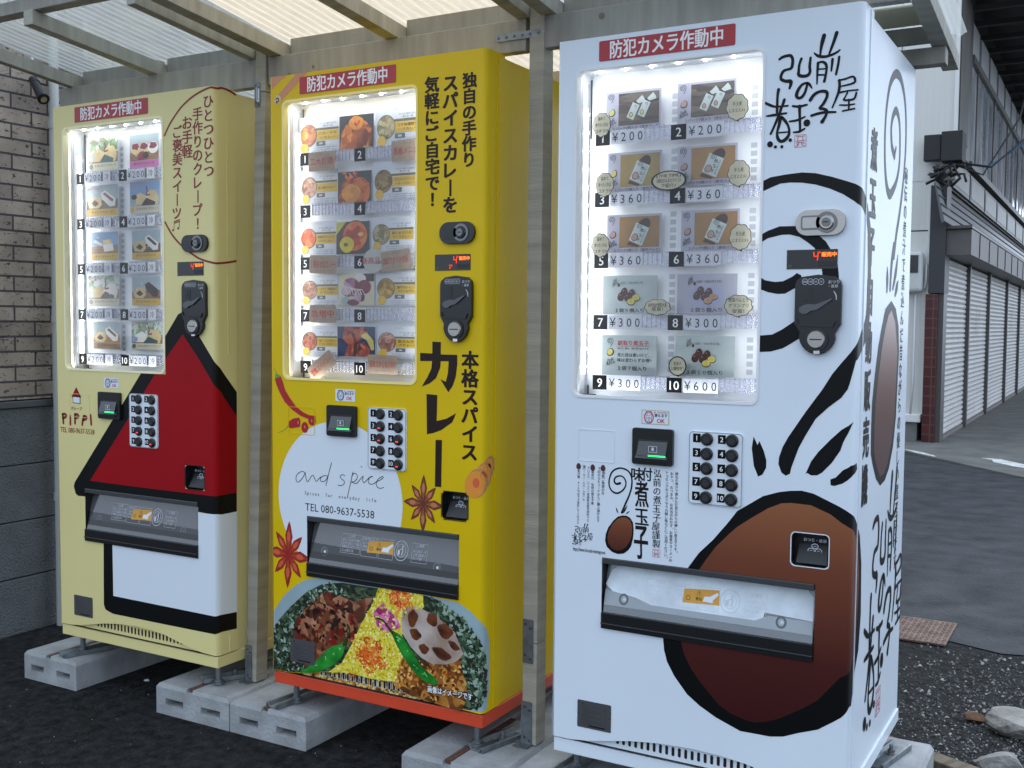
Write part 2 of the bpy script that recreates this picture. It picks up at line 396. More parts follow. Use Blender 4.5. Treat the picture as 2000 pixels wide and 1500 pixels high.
# ------------------------------------------------------------------ vending machine
WIN = (.0454, .0733, .4999, .849)          # display window u0, v0, u1, v1
FLAP = (.1287, 1.2361, .6379, 1.409)
CHG = (.5842, 1.1271, .6648, 1.1994)
ROWV = (.2283, .3755, .5225, .6708, .8175)  # price rows
ARCH = [(0, 1.7), (.05, 1.6995), (.10, 1.694), (.15, 1.684), (.21, 1.672), (.28, 1.663), (.36, 1.659), (.43, 1.661), (.49, 1.667), (.55, 1.680), (.60, 1.691), (.65, 1.697), (.70, 1.699)]
DRK = {}
def window_tint(nm): return DRK[nm]
def machine(key, x0, h0, body, basem, label, price_u, perf):
    root = empty('vending_machine', label, 'vending machine', (x0, 0, .095)); pr0 = {'A': ((.03, .49), (.53, .79), (1.645, 1.695))}.get(key, ((.004, 1.696),))
    F = Face(h0); top = h0 + HF
    # cabinet behind the door
    c = MB(); z0 = h0 - .003
    c.box(.004, .7050, .137, .66, z0, top - .006, body)
    for a_, b_ in ((.004, .012), (.697, .7050)): c.box(a_, b_, .0915, .1368, z0, top - .006, body)
    c.box(.0122, .6968, .0915, .1368, top - .012, top - .006, body); c.box(.0122, .6968, .0915, .1368, z0, z0 + .006, body)
    c.build('cabinet', root)
    b = MB(); b.box(.001, SX - .002, .004, .66, h0 - .0383, h0 - .0035, basem); b.build('base_skirt', root, bevel=.0025)
    # door: printed front skin with its openings, rolled round the right corner
    d = flat()
    outer = [(0.003, .0), (.795, 0), (.795, 1.7), (.725, 1.7)] + ARCH[::-1][:-1] + [(0.003, 1.7)]
    win = rr(*WIN, .018); fl = [(FLAP[0], FLAP[1]), (FLAP[2], FLAP[1]), (FLAP[2], FLAP[3]), (FLAP[0], FLAP[3])]; ch = rr(CHG[0], CHG[1], CHG[2], CHG[3], .010)
    poly(d, F, outer, body, 0., [win, fl, ch])
    def wall(loop, y0, y1, m, close=True):
        n = len(loop); vs = [(p[0], y0, top - p[1]) for p in loop] + [(p[0], y1, top - p[1]) for p in loop]
        d.add(vs, [(i, (i + 1) % n, n + (i + 1) % n, n + i) for i in range(n if close else n - 1)], m)
    wall(win, 0, .012, body); wall(fl, 0, .016, DPL); wall(ch, 0, .03, DPL)
    wall(ARCH, 0, .03, SLOT, False)
    prof = [(.003, 0), (.70, 0)] + [(.70 + .0116 * math.sin(t), .02 * (1 - math.cos(t))) for t in (.4, .8, 1.2, 1.5708)] + [(SX, .09)]
    d.add([(x, y, top) for x, y in prof] + [(.003, .09, top)], [tuple(range(len(prof) + 1))], body)
    d.add([(.003, 0, top), (.003, 0, h0), (.003, .09, h0), (.003, .09, top)], [(0, 1, 2, 3)], body)
    d.add([(SX, .09, top), (SX, .09, h0), (.7050, .092, h0), (.7050, .092, top)], [(0, 1, 2, 3)], body)
    d.add([(x, y, h0) for x, y in prof] + [(.003, .09, h0)], [tuple(range(len(prof) + 1))], SLOT)
    door = d.build('door', root)
    e = MB(); e.tube([(.001, .004, h0 + .001), (.001, .004, top)], .004, body, 6); e.build('door_edge_trim', root)
    r = MB()
    for r0, r1 in pr0: r.box(SX + .0, SX + .0022, .052, .0555, top - r1, top - r0, body)
    r.build('side_trim_strip', root)
    # ventilation grille below the door arch
    g = MB(); g.box(.05, .66, .010, .014, h0 - .003, h0 + .05, body if key != 'B' else MATS['curry_print'])
    gs = flat(); Gf = Plane(h0, .010)
    for i in range(26):
        u = .172 + i * .0158
        poly(gs, Gf, rr(u - .0036, 1.668, u + .0036, 1.690, .0035, 3), SLOT, .0006)
        if key == 'B': frame(gs, Gf, u - .0048, 1.6668, u + .0048, 1.6912, .0011, WHV, .0005, .0047)
    gp = g.build('vent_grille', root); gs.build('vent_slots', gp)
    # display window: rim, glass, lit box, light strips
    rim = flat()
    rimm = mat('window_rim', (.74, .76, .78), .3) if key == 'C' else mat('window_rim_' + {'A': 'cream', 'B': 'yellow'}[key], {'A': (.86, .80, .52), 'B': (.88, .74, .25)}[key], .3)
    o2 = rr(WIN[0] - .004, WIN[1] - .004, WIN[2] + .004, WIN[3] + .004, .021)
    poly(rim, F, o2, rimm, .0022, [rr(WIN[0] + .002, WIN[1] + .002, WIN[2] - .002, WIN[3] - .002, .017)])
    n = len(o2); rim.add([F(p[0], p[1], .0022) for p in o2] + [F(p[0], p[1], 0) for p in o2], [(i, (i + 1) % n, n + (i + 1) % n, n + i) for i in range(n)], rimm)
    w2 = rr(WIN[0] + .002, WIN[1] + .002, WIN[2] - .002, WIN[3] - .002, .017)
    rim.add([F(p[0], p[1], .0022) for p in w2] + [F(p[0], p[1], -.02) for p in w2], [(i, (i + 1) % n, n + (i + 1) % n, n + i) for i in range(n)], rimm)
    rim.build('window_rim', root)
    gl = flat(); poly(gl, Plane(h0, .010), rr(WIN[0] + .001, WIN[1] + .001, WIN[2] - .001, WIN[3] - .001, .017), GLS, 0.); gl.build('window_glass', root)
    u0, v0, u1, v1 = WIN[0] - .006, WIN[1] - .005, WIN[2] + .006, WIN[3] + .006; D = .088
    bx = MB()
    def face(a, b2, c2, d2): bx.add([a, b2, c2, d2], [(0, 1, 2, 3)], IWH)
    zt, zb = top - v0, top - v1; Y0 = .030
    face((u0, D, zb), (u1, D, zb), (u1, D, zt), (u0, D, zt)); face((u0, Y0, zb), (u0, D, zb), (u0, D, zt), (u0, Y0, zt))
    face((u1, Y0, zb), (u1, D, zb), (u1, D, zt), (u1, Y0, zt)); face((u0, Y0, zt), (u1, Y0, zt), (u1, D, zt), (u0, D, zt)); face((u0, Y0, zb), (u1, Y0, zb), (u1, D, zb), (u0, D, zb))
    ww_ = .024; q0, q1, q2, q3 = u0 - ww_, u1 + ww_, zb - ww_, zt + ww_      # unseen collar added behind the door skin to hide the added light bars
    for A_, B_ in (((q0, q2), (q1, q2)), ((q1, q2), (q1, q3)), ((q1, q3), (q0, q3)), ((q0, q3), (q0, q2))): face((A_[0], .0128, A_[1]), (B_[0], .0128, B_[1]), (B_[0], Y0, B_[1]), (A_[0], Y0, A_[1]))
    for a_, b_, c_, d_ in ((q0, q2, u0, q3), (u1, q2, q1, q3), (u0, zt, u1, q3), (u0, q2, u1, zb)): face((a_, Y0, b_), (c_, Y0, b_), (c_, Y0, d_), (a_, Y0, d_))
    bx.fixn = False; ib = bx.build('display_liner', root)
    dl = flat()
    Fb = Plane(h0, D)
    for uu, wd in perf:
        for k in range(40):
            vv = .13 + k * .0185 + .0
            if vv > .83: break
            if min(abs(vv - r0) for r0 in ROWV) < .022: continue
            rect(dl, Fb, uu - wd / 2, vv, uu + wd / 2, vv + .0115, IGR, .001)
    dl.box(u0 + .0035, u0 + .006, D - .003, D - .0005, top - .22, top - .078, SLOT)
    dl.box(u0 + .0035, u0 + .006, D - .003, D - .0005, zb + .004, zb + .028, SLOT)
    dl.box(u0 + .001, u0 + .03, .032, .08, zb + .0005, zb + .006, SLOT); dl.box(u0 + .2, u1 - .01, .03, .05, zb + .0005, zb + .004, MPL)
    for j in range(4): dl.box(u0 + .0003, u0 + .0015, (.034, .042, .076, .082)[j], (.036, .045, .0785, .084)[j], zb + .01, zt - .02, LGP)
    dl.build('liner_fittings', ib)
    ls = MB(); E1 = emis('led_strip_glow', (.93, .97, 1, 1), 3.0); E2 = emis('led_point', (.93, .97, 1, 1), 60.)
    ls.box(u0 + .0006, u0 + .004, .058, .072, top - .80, top - .15, E1)
    for k in range(15):
        z = top - .165 - k * .044
        ls.box(u0 + .004, u0 + .0065, .0615, .0685, z - .0035, z + .0035, E2)
    for k in range(6): ls.cyl((u0 + .045 + k * .066, .050, zt - .0005), (u0 + .045 + k * .066, .050, zt - .004), .0042, E2, 8)
    E3 = emis('added_card_light', (.95, .98, 1, 1), 21.)  # unseen bars added behind the rim to brighten the cards
    for a_, b_, c_, d_ in ((q0 + .004, zb, u0 - .004, zt), (u1 + .004, zb, q1 - .004, zt), (u0, zt + .004, u1, q3 - .004), (u0, q2 + .004, u1, zb - .004)): ls.box(a_, c_, .0135, .0165, b_, d_, E3)
    ls.build('light_strip', root)
    # price rails with number tags
    pr = price_u
    for i in range(10):
        v = ROWV[i // 2]; u = pr['tag'][i % 2]
        t = flat(); Ft = Plane(h0, .048)
        hw, hh = pr['hw'], .0175
        t.box(u - hw, u + hw, .0485, .050, top - v - hh, top - v + hh, TAGB)
        t.fixn = True
        text(t, Ft, str(i + 1), u + .001, v, .030, WHT, .0008, 1)
        if pr['price']:
            s = pr['price'][i]; uu = u + hw + .004
            for ch in '\u00a5' + s:
                rect(t, Ft, uu, v - .0165, uu + pr['step'] - .0012, v + .0165, TAGW, .0002)
                text(t, Ft, ch, uu + pr['step'] / 2, v, .030, INK, .0005, 0, sx=.92); uu += pr['step']
            if pr.get('cold'):
                uu = u + hw + .004 + pr['step'] * 4 + .027 - .018
                rect(t, Ft, uu, v - .017, uu + .034, v + .017, TAGW if i % 2 == 0 else CARDW, .0002); text(t, Ft, '\u51b7', uu + .017, v, .022, INK, .0005)
        t.fixn = False
        t.build('number_tag', root)
    for j in range(5):
        a = MB(); z = top - ROWV[j]
        for s0, s1 in pr['shelf']:
            a.box(s0, s1, .054, .056, z - .012, z + .018, ACR); a.box(s0, s1, .0562, .074, z + .017, z + .0195, ACR)
            nn = int((s1 - s0) / .012)
            for q in range(nn): a.box(s0 + q * .012, s0 + q * .012 + .0012, .051, .0538, z - .012, z + .022, ACR)
        a.build('acrylic_shelf', root)
    # keypad
    kp = flat(); Fk = Plane(h0, -.0035); KU0, KV0, KU1, KV1 = .3446, .9176, .4715, 1.0848
    poly(kp, Fk, rr(KU0, KV0, KU1, KV1, .010), WHV, 0)
    n2 = rr(KU0, KV0, KU1, KV1, .010); n = len(n2)
    kp.add([(p[0], -.0035, top - p[1]) for p in n2] + [(p[0], .0005, top - p[1]) for p in n2], [(i, (i + 1) % n, n + (i + 1) % n, n + i) for i in range(n)], WHV)
    frame(kp, Fk, KU0 + .001, KV0 + .001, KU1 - .001, KV1 - .001, .0012, GPL, .0003, .009)
    keyp = None
    for i in range(10):
        r_, c_ = divmod(i, 2); v = .9345 + r_ * .0333; u = .3650 + c_ * .0590
        rect(kp, Fk, u - .0105, v - .0115, u + .0075, v + .0085, TAGB, .0004); text(kp, Fk, str(i + 1), u - .0015, v - .0015, .0165, WHT, .0008, 1)
    keyp = kp.build('keypad_plate', root)
    for i in range(10):
        r_, c_ = divmod(i, 2); v = .9345 + r_ * .0333; u = .3880 + c_ * .0590; z = top - v
        q = MB(); q.cyl((u, -.003, z), (u, -.008, z), .0145, MPL, 24); q.cyl((u, -.008, z), (u, -.0105, z), .0145, DPL, 24, r2=.0118); q.cyl((u, -.0104, z), (u, -.0112, z), .0085, MPL, 20)
        if i in pr['sold']: q.box(u - .004, u + .003, -.0118, -.0113, z - .0055, z - .003, emis('red_sold_led', (1, .03, .02, 1), 3.0))
        q.build('select_button', keyp)
    # banknote slot
    bs = MB(); a0, b0, a1, b1 = .2065, .9173, .3075, 1.0027
    bs.prism([(p[0], top - p[1]) for p in rr(a0, b0, a1, b1, .006)], -.010, .0, DPL)
    bsn = bs.build('banknote_slot', root, bevel=.002)
    bi = MB(); bi.box(a0 + .014, a1 - .010, -.0108, -.0098, top - b1 + .010, top - b0 - .026, MPL)
    bi.add([(a0 + .018, -.0112, top - b0 - .030), (a1 - .012, -.0112, top - b0 - .030), (a1 - .014, -.019, top - b1 + .022), (a0 + .014, -.019, top - b1 + .022)], [(0, 1, 2, 3)], mat('smoked_slot_cover', (.05, .055, .06), .18))
    bi.box(a0 + .012, a1 - .012, -.020, -.011, top - b1 + .016, top - b1 + .021, GPL); bi.box(a0 + .016, a1 - .016, -.015, -.0105, top - b1 + .008, top - b1 + .011, DPL)
    bi.box(a0 + .045, a1 - .014, -.0203, -.0195, top - b1 + .0215, top - b1 + .024, emis('green_slot_led', (.02, 1., .12, 1), 3.5))
    Fi = Plane(h0, -.0165); frame(bi, Fi, a0 + .044, b0 + .040, a0 + .066, b0 + .055, .0012, LGP, .0005); rect(bi, Fi, a0 + .052, b0 + .043, a0 + .058, b0 + .051, LGP, .0005)
    bi.build('slot_cover', bsn)
    # banknote sticker
    st = flat(); U, V = pr['sticker']; rect(st, F, U - .034, V - .0165, U + .034, V + .0165, WHV, .0006)
    if key == 'C': frame(st, F, U - .034, V - .0165, U + .034, V + .0165, .0014, mat('olive_ink', (.42, .40, .12), .5), .0009)
    RDI = mat('crimson_ink', (.55, .02, .05), .5); BLI = mat('navy_ink', (.04, .03, .12), .5)
    poly(st, F, ell(U - .016, V + .001, .0125, .0145, 20), RDI if key == 'C' else BLI, .0008); poly(st, F, ell(U - .016, V + .001, .0098, .0122, 20), WHV, .0011)
    frame(st, F, U - .0235, V - .0135, U - .0085, V + .012, .0011, BLI, .0014); ring(st, F, U - .016, V - .006, .0042, .0042, .0011, RDI, .0014); text(st, F, '1000', U - .016, V + .0022, .0052, BLI, .0014, 1); text(st, F, '\u5186', U - .016, V + .0078, .005, BLI, .0014, 1)
    text(st, F, '\u65b0\u30fb\u65e71000\u5186\u672d\u304c', U + .014, V - .0112, .0048, RDI, .0009, 1, width=.034); text(st, F, '\u4f7f\u3048\u307e\u3059', U + .014, V - .0045, .0085, INK, .0009, 2, width=.032); text(st, F, 'OK', U + .014, V + .0078, .0135, RDI, .0009, 2)
    st.build('banknote_sticker', root)
    # red camera notice
    l = pr['notice']; nb = flat(); poly(nb, F, rr(l[0], l[1], l[2], l[3], .004), LRED, .0008)
    text(nb, F, '\u9632\u72af\u30ab\u30e1\u30e9\u4f5c\u52d5\u4e2d', (l[0] + l[2]) / 2, (l[1] + l[3]) / 2, .044, WHT, .0011, 2, width=(l[2] - l[0]) * .825, res=3)
    nb.build('camera_notice', root)
    # lock, display, coin unit, change tray
    lk = MB(); lu0, lv0, lu1, lv1 = pr['lock']; ls_ = BST if key == 'C' else mat('black_lock_steel', (.035, .036, .038), .28, metal=.6)
    lk.prism([(p[0], top - p[1]) for p in rr(lu0, lv0, lu1, lv1, (lv1 - lv0) * .48, 8)], -.009, 0, ls_)
    lkn = lk.build('door_lock', root, bevel=.003)
    l2 = MB(); cu, cv = lu0 + (lu1 - lu0) * .63, (lv0 + lv1) / 2; zc = top - cv
    rrx = rr(lu0 + .012, lv0 + .012, lu0 + (lu1 - lu0) * .60, lv1 - .012, .006)
    l2.prism([(p[0], top - p[1]) for p in rrx], -.0102, -.0088, DST if key == 'C' else DPL); l2.prism([(p[0], top - p[1]) for p in rr(lu0 + .016, lv0 + .016, lu0 + (lu1 - lu0) * .5, lv1 - .016, .003)], -.0112, -.0100, ls_)
    l2.cyl((cu, -.009, zc), (cu, -.0112, zc), .0225, DST, 28); l2.cyl((cu, -.011, zc), (cu, -.015, zc), .0165, ls_, 28, r2=.0135); l2.cyl((cu, -.015, zc), (cu, -.0175, zc), .0095, DST, 24); l2.box(cu - .0055, cu + .0055, -.0179, -.0172, zc - .0010, zc + .0010, SLOT, None)
    l2.build('key_cylinder', lkn)
    dp = MB(); a0, b0, a1, b1 = .5596, .5117, .6678, .5531
    dp.box(a0, a1, -.0012, .0, top - b1, top - b0, mat('display_black', (.004, .004, .004), .12)); 
    dpn = dp.build('price_display', root)
    dt = flat(); RLED = emis('red_display_led', (1, .05, .015, 1), 2.2); OLED = emis('orange_display_led', (1, .16, .02, 1), 3.2)
    for s0, s1 in (((0, 0), (.001, .009)), ((.001, .009), (.009, .008)), ((.0095, 0), (.008, .017))):
        stroke(dt, F, [(a0 + .058 + s0[0], b0 + .006 + s0[1]), (a0 + .058 + s1[0], b0 + .006 + s1[1])], RLED, .0018, .0016, smooth=False)
    ring(dt, F, a0 + .071, b0 + .0065, .0018, .0018, .0007, RLED, .0018, 10)
    text(dt, F, '\u8ca9\u58f2\u4e2d', a0 + .0905, b0 + .011, .0105, OLED, .0018, 2, width=.031)
    if key == 'B': text(dt, F, '\u58f2\u5207', a0 + .049, b0 + .029, .0055, RLED, .0018, 1); text(dt, F, '\u6709', a0 + .047, b0 + .035, .0055, RLED, .0018, 1)
    rect(dt, F, a0 + .068, b0 + .025, a1 - .003, b0 + .037, MPL, .0017); ring(dt, F, a0 + .0075, b0 + .035, .003, .003, .0012, GPL, .0017, 12)
    dt.build('display_readout', dpn)
    # coin unit
    co = MB(); cu0, cv0, cu1, cv1, cb = pr['coin']; z = lambda v: top - v
    sh = rr(cu0, cv0, cu1, cv1, .016); w = cu1 - cu0; mx = (cu0 + cu1) / 2
    out = [(cu0 + .014, cv0 + .003), (mx, cv0 - .0015), (cu1 - .014, cv0 + .003), (cu1 - .003, cv0 + .012), (cu1, cv0 + .022), (cu1, cv1 - .012), (cu1 - .012, cv1 + .008)]
    out += [(mx + math.cos(t) * w * .40, cv1 + .010 + math.sin(t) * (cb - cv1 - .010)) for t in [math.pi * i / 14 for i in range(1, 14)]]
    out += [(cu0 + .012, cv1 + .008), (cu0, cv1 - .012), (cu0, cv0 + .022), (cu0 + .003, cv0 + .012)]
    co.prism([(p[0], z(p[1])) for p in out], -.012, 0, DPL); con = co.build('coin_unit', root, bevel=.0025)
    ci = MB(); ci.box(cu0 + .022, cu0 + .038, -.0128, -.0118, z(cv0 + .055), z(cv0 + .028), MPL)
    hh = cv1 - cv0
    lev = [(cu0 + .018, cv0 + hh * .56), (cu0 + .030, cv0 + hh * .53), (cu0 + .045, cv0 + hh * .54), (cu1 - .020, cv0 + hh * .43), (cu1 - .018, cv0 + hh * .45), (cu0 + .050, cv0 + hh * .63), (cu0 + .035, cv0 + hh * .66), (cu0 + .028, cv0 + hh * .71), (cu0 + .018, cv0 + hh * .715), (cu0 + .011, cv0 + hh * .67), (cu0 + .011, cv0 + hh * .60)]
    ci.prism([(p[0], z(p[1])) for p in lev], -.0165, -.0118, mat('coin_lever_grey', (.085, .09, .10), .3))
    ci.prism([(cu0 + .006, z(cv0 + hh * .80)), (cu0 + .010, z(cv0 + hh * .90)), (cu1 - .022, z(cv0 + hh * .92)), (cu1 - .010, z(cv0 + hh * .84)), (cu1 - .016, z(cv0 + hh * .955)), (cu0 + .012, z(cv0 + hh * .94))], -.0155, -.0118, MPL)
    ci.build('coin_lever', con, bevel=.0008)
    cl = MB(); zc = z(cb - (cb - cv1) * .60); cl.cyl((mx, -.012, zc), (mx, -.0150, zc), .0245, MPL, 28); cl.cyl((mx - .001, -.0150, zc), (mx - .001, -.0185, zc), .0195, BST, 28, r2=.0175); cl.box(mx - .014, mx + .012, -.0190, -.0183, zc - .0012, zc + .0012, SLOT)
    cl.box(mx - .006, mx + .007, -.0142, -.0118, z(cb - .001), z(cb - .013), CHR); cl.build('coin_lock', con, bevel=.0004)
    ct = flat(); Fc = Plane(h0, -.012)
    for i, s in enumerate(('500', '100', '50', '10')): ring(ct, Fc, cu0 + .0215 + i * .0115, cv0 + .0135, .0062, .0068, .0009, LGP, .0008 + i * .0001, 18); text(ct, Fc, s, cu0 + .0215 + i * .0115, cv0 + .0135, .0058, LGP, .0015, 1)
    text(ct, Fc, '\u304a\u3064\u308a', cu1 - .016, cv0 + .0145, .0085, LGP, .0008, 1); text(ct, Fc, '\u30fb\u8fd4\u5374', cu1 - .017, cv0 + .0235, .0075, LGP, .0008, 1)
    stroke(ct, Fc, [(cu1 - .016, cv0 + .034, .0012), (cu1 - .011, cv0 + .042, .0022), (cu1 - .010, cv0 + .052, .0015)], LGP, .0008)
    ct.build('coin_lettering', con)
    # change tray
    tr = MB(); a0, b0, a1, b1 = CHG
    tr.box(a0 - .001, a1 + .001, .029, .033, top - b1 - .002, top - b0 + .002, DPL)
    tr.add([(a0 + .010, .0285, top - b0 - .028), (a1 - .008, .0285, top - b0 - .028), (a1 - .004, .003, top - b1 + .006), (a0 + .010, .003, top - b1 + .006)], [(0, 1, 2, 3)], MPL)
    trn = tr.build('change_tray', root)
    tt = flat(); Fz = Plane(h0, .020); text(tt, Fz, '\u304a\u3064\u308a\u30fb\u8fd4\u5374', (a0 + a1) / 2 + .006, b0 + .017, .0085, LGP, .0005, 1)
    for dx, dy in ((0, 0), (-.008, .010), (.008, .010)): ring(tt, Fz, (a0 + a1) / 2 + .006 + dx, b0 + .030 + dy, .0078, .0058, .0016, LGP, .0005 + abs(dx) * .05, 18); rect(tt, Fz, (a0 + a1) / 2 + .003 + dx, b0 + .0295 + dy, (a0 + a1) / 2 + .009 + dx, b0 + .0305 + dy, LGP, .0011)
    if key == 'C':
        tt.add([(a0 + .016, .0275, top - b1 + .022), (a1 - .012, .0275, top - b1 + .022), (a1 - .016, .010, top - b1 + .009), (a0 + .012, .010, top - b1 + .009)], [(0, 1, 2, 3)], GPL)
    tt.build('tray_lettering', trn)
    if key == 'C' or 1:
        tf = flat(); frame(tf, F, a0 - .0022, b0 - .0022, a1 + .0022, b1 + .0022, .0022, WHV if key == 'C' else (DPL), .0013, .0105); tf.build('tray_rim', trn)
    # dispensing flap
    a0, b0, a1, b1 = FLAP; fp = MB(); zt, zb = top - b0, top - b1
    fp.box(a0 - .001, a1 + .001, .075, .078, zb, zt, mat('flap_recess', (.02, .021, .023), .5))
    fp.box(a0, a1, .016, .076, zt - .002, zt + .001, MPL); fp.box(a0, a1, .016, .076, zb - .001, zb + .002, MPL); fp.box(a0 - .001, a0 + .001, .015, .076, zb, zt, MPL); fp.box(a1 - .001, a1 + .001, .015, .076, zb, zt, MPL)
    fpn = fp.build('dispensing_hatch', root)
    f1 = MB(); f1.box(a0 + .002, a1 - .002, -.004, .014, zt - .0145, zt - .0005, mat('hatch_bar', (.045, .048, .052), .3)); f1.box(a0 + .001, a1 - .001, -.006, .012, zb + .001, zb + .040, DPL); f1.box(a0 + .001, a1 - .001, -.0095, -.004, zb + .012, zb + .0155, MPL)
    f1.build('hatch_frame', fpn, bevel=.0015)
    sm = window_tint(key)
    f2 = flat(); T = Tilt((a0 + .004, .030, zt - .014), (1, 0, 0), (0, -.028, -(b1 - b0 - .054)))
    f2.add([T(0, 0, 0), T(a1 - a0 - .008, 0, 0), T(a1 - a0 - .008, 1, 0), T(0, 1, 0)], [(0, 3, 2, 1)], sm); f2.build('hatch_window', fpn)
    fs_ = flat(); L = 1.0; dv = b1 - b0 - .054
    T2 = Tilt((a0 + .004, .030 - .018 * .028 / dv, zt - .032), (1, 0, 0), (0, -.028 / dv, -1)); UW = a1 - a0 - .008
    if key == 'C':
        WSH = mat('pale_hatch_reflection', (.62, .70, .76), .35, noise=.16, nscale=14, bump=.1, bscale=20); GSH = mat('grey_hatch_reflection', (.30, .34, .37), .35, noise=.08, nscale=8)  # pale and grey patches paint the bright reflection on the clear flap
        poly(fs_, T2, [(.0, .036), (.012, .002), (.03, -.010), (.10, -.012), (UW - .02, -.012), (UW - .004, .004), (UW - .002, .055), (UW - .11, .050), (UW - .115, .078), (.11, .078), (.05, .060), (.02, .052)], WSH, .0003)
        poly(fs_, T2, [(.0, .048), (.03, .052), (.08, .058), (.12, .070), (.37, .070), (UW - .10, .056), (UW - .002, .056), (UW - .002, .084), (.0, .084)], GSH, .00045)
    if key != 'C':
        poly(fs_, T2, [(.0, .046), (UW, .056), (UW, .086), (.0, .086)], mat('dark_lower_hatch_band', (.035, .038, .042), .3), .0003)  # darker band along the lower part of the panel
        poly(fs_, T2, [(.0, .070), (UW, .072), (UW, .088), (.0, .088)], DPL, .0005)
    def fb(x0, y0, x1, y1, k=.0006): frame(fs_, T2, x0, y0, x1, y1, .0007, LGP, k)
    def lines(x0, y0, x1, n, dy, seed):
        R = random.Random(seed)
        for i in range(n):
            text(fs_, T2, ''.join(R.choice('\u6ce8\u610f\u53d6\u51fa\u53e3\u624b\u5546\u54c1\u306b\u3092\u306e\u3057\u3066\u304f\u3060\u3055\u3044') for _ in range(10 if i < n - 1 else 7)), x0, y0 + i * dy, dy * .86, LGP, .0006, 0, align='l', width=(x1 - x0) * (1 if i < n - 1 else .7), res=1)
    fb(.105, .010, .172, .062); text(fs_, T2, '\u26a0\u6ce8\u610f', .138, .0155, .0085, LGP, .0006, 1); lines(.110, .026, .168, 4, .0095, 3)
    fb(.176, .012, .232, .064); text(fs_, T2, '\u5546\u54c1\u306e\u53d6\u308a\u51fa\u3057\u65b9', .204, .0175, .007, LGP, .0006, 1, width=.05); lines(.180, .028, .228, 3, .009, 4); fb(.236, .012, .285, .064)
    YW = mat('amber_sticker', (.60, .30, .03), .5)
    poly(fs_, T2, [(.199, .022), (.283, .016), (.286, .049), (.197, .053)], YW, .0009); poly(fs_, T2, [(.246, .045), (.249, .034), (.262, .033), (.279, .022), (.283, .026), (.270, .040), (.270, .046)], WHV, .0012); ring(fs_, T2, .210, .041, .0055, .0055, .0011, INK, .0012, 16); text(fs_, T2, '\u26a0', .236, .028, .012, INK, .0012); text(fs_, T2, '\u8b66\u544a', .236, .041, .008, INK, .0012, 1)
    ring(fs_, T2, .310, .036, .0235, .0265, .0016, LGP, .0009, 36); ring(fs_, T2, .310, .036, .0155, .0175, .0012, LGP, .0009, 30)
    poly(fs_, T2, ell(.314, .0255, .0025), LGP, .0012); stroke(fs_, T2, [(.314, .029), (.316, .036), (.313, .047)], LGP, .0012, .0028); stroke(fs_, T2, [(.313, .031), (.306, .034)], LGP, .0014, .0018); poly(fs_, T2, [(.299, .034), (.307, .036), (.306, .048), (.300, .047)], LGP, .0012)
    for i in range(13):
        t = -2.6 + i * .16; text(fs_, T2, '\u4e00\u4eba\u3072\u3068\u308a\u306e\u5fc3\u304c\u3051\u3067\u7f8e\u3057\u3044'[i], .310 + math.cos(t) * .0192, .036 + math.sin(t) * .022, .0042, LGP, .0009, 0, rot=t + math.pi / 2, res=1)
    fb(.345, .012, .395, .062); text(fs_, T2, '\u26a0\u8b66\u544a', .370, .0175, .0085, LGP, .0006, 1); lines(.350, .032, .391, 3, .0095, 6)
    for q in ((.05, .066), (.43, .066)): ring(fs_, T2, q[0], q[1], .0125, .0135, .005, GPL, .0005, 20); poly(fs_, T2, ell(q[0] + .002, q[1], .004), LGP if key != 'A' else GPL, .0009)
    fs_.build('hatch_lettering', fpn)
    # nameplate
    a0, b0, a1, b1 = .0682, 1.5949, .1583, 1.6627; npb = flat(); kk = .0032 if key == 'B' else .0011; poly(npb, F, rr(a0, b0, a1, b1, .003), PLT, kk)
    NL = mat('nameplate_ink', (.028, .028, .03), .6); frame(npb, F, a0 + .013, b0 + .014, a1 - .014, b1 - .008, .0006, NL, kk + .0003)
    for i in range(10): rect(npb, F, a0 + .016, b0 + .018 + i * .0042, a0 + .03 + (i * 37 % 11) * .004, b0 + .0192 + i * .0042, NL, kk + .0003)
    rect(npb, F, a0 + .030, b1 - .0085, a1 - .016, b1 - .005, INK, kk + .0005); rect(npb, F, a0 + .012, b0 + .006, a0 + .018, b0 + .011, NL, kk + .0003)
    poly(npb, F, ell(a0 + .004, b0 + .034, .0018, .0018, 10), CHR, kk + .0005); poly(npb, F, ell(a1 - .003, b0 + .034, .0018, .0018, 10), CHR, kk + .0005); npb.build('nameplate', root)
    # service cover outline on the door, left of the banknote slot
    if pr.get('cover'):
        sc_ = flat(); o_ = rr(.0615, .929, .1575, 1.006, .005); i_ = rr(.0628, .9303, .1562, 1.0047, .004)
        poly(sc_, F, o_, body, .0011, [i_]); nn = len(o_)
        for lp in (o_, i_): sc_.add([F(p[0], p[1], .0011) for p in lp] + [F(p[0], p[1], 0) for p in lp], [(i, (i + 1) % nn, nn + (i + 1) % nn, nn + i) for i in range(nn)], body)
        sc_.build('service_cover', root)
    # feet
    for fx, fy in ((.045, .050), (.668, .048), (.055, .60), (.655, .56)):
        ft = MB(); zt = h0 - .038
        ft.cyl((fx, fy, .008), (fx, fy, zt + .002), .0085, STL, 14); ft.cyl((fx, fy, .004), (fx, fy, .009), .020, STL, 18); ft.cyl((fx, fy, .009), (fx, fy, .018), .0135, STL, 6)
        ft.build('levelling_foot', root)
    return root, F

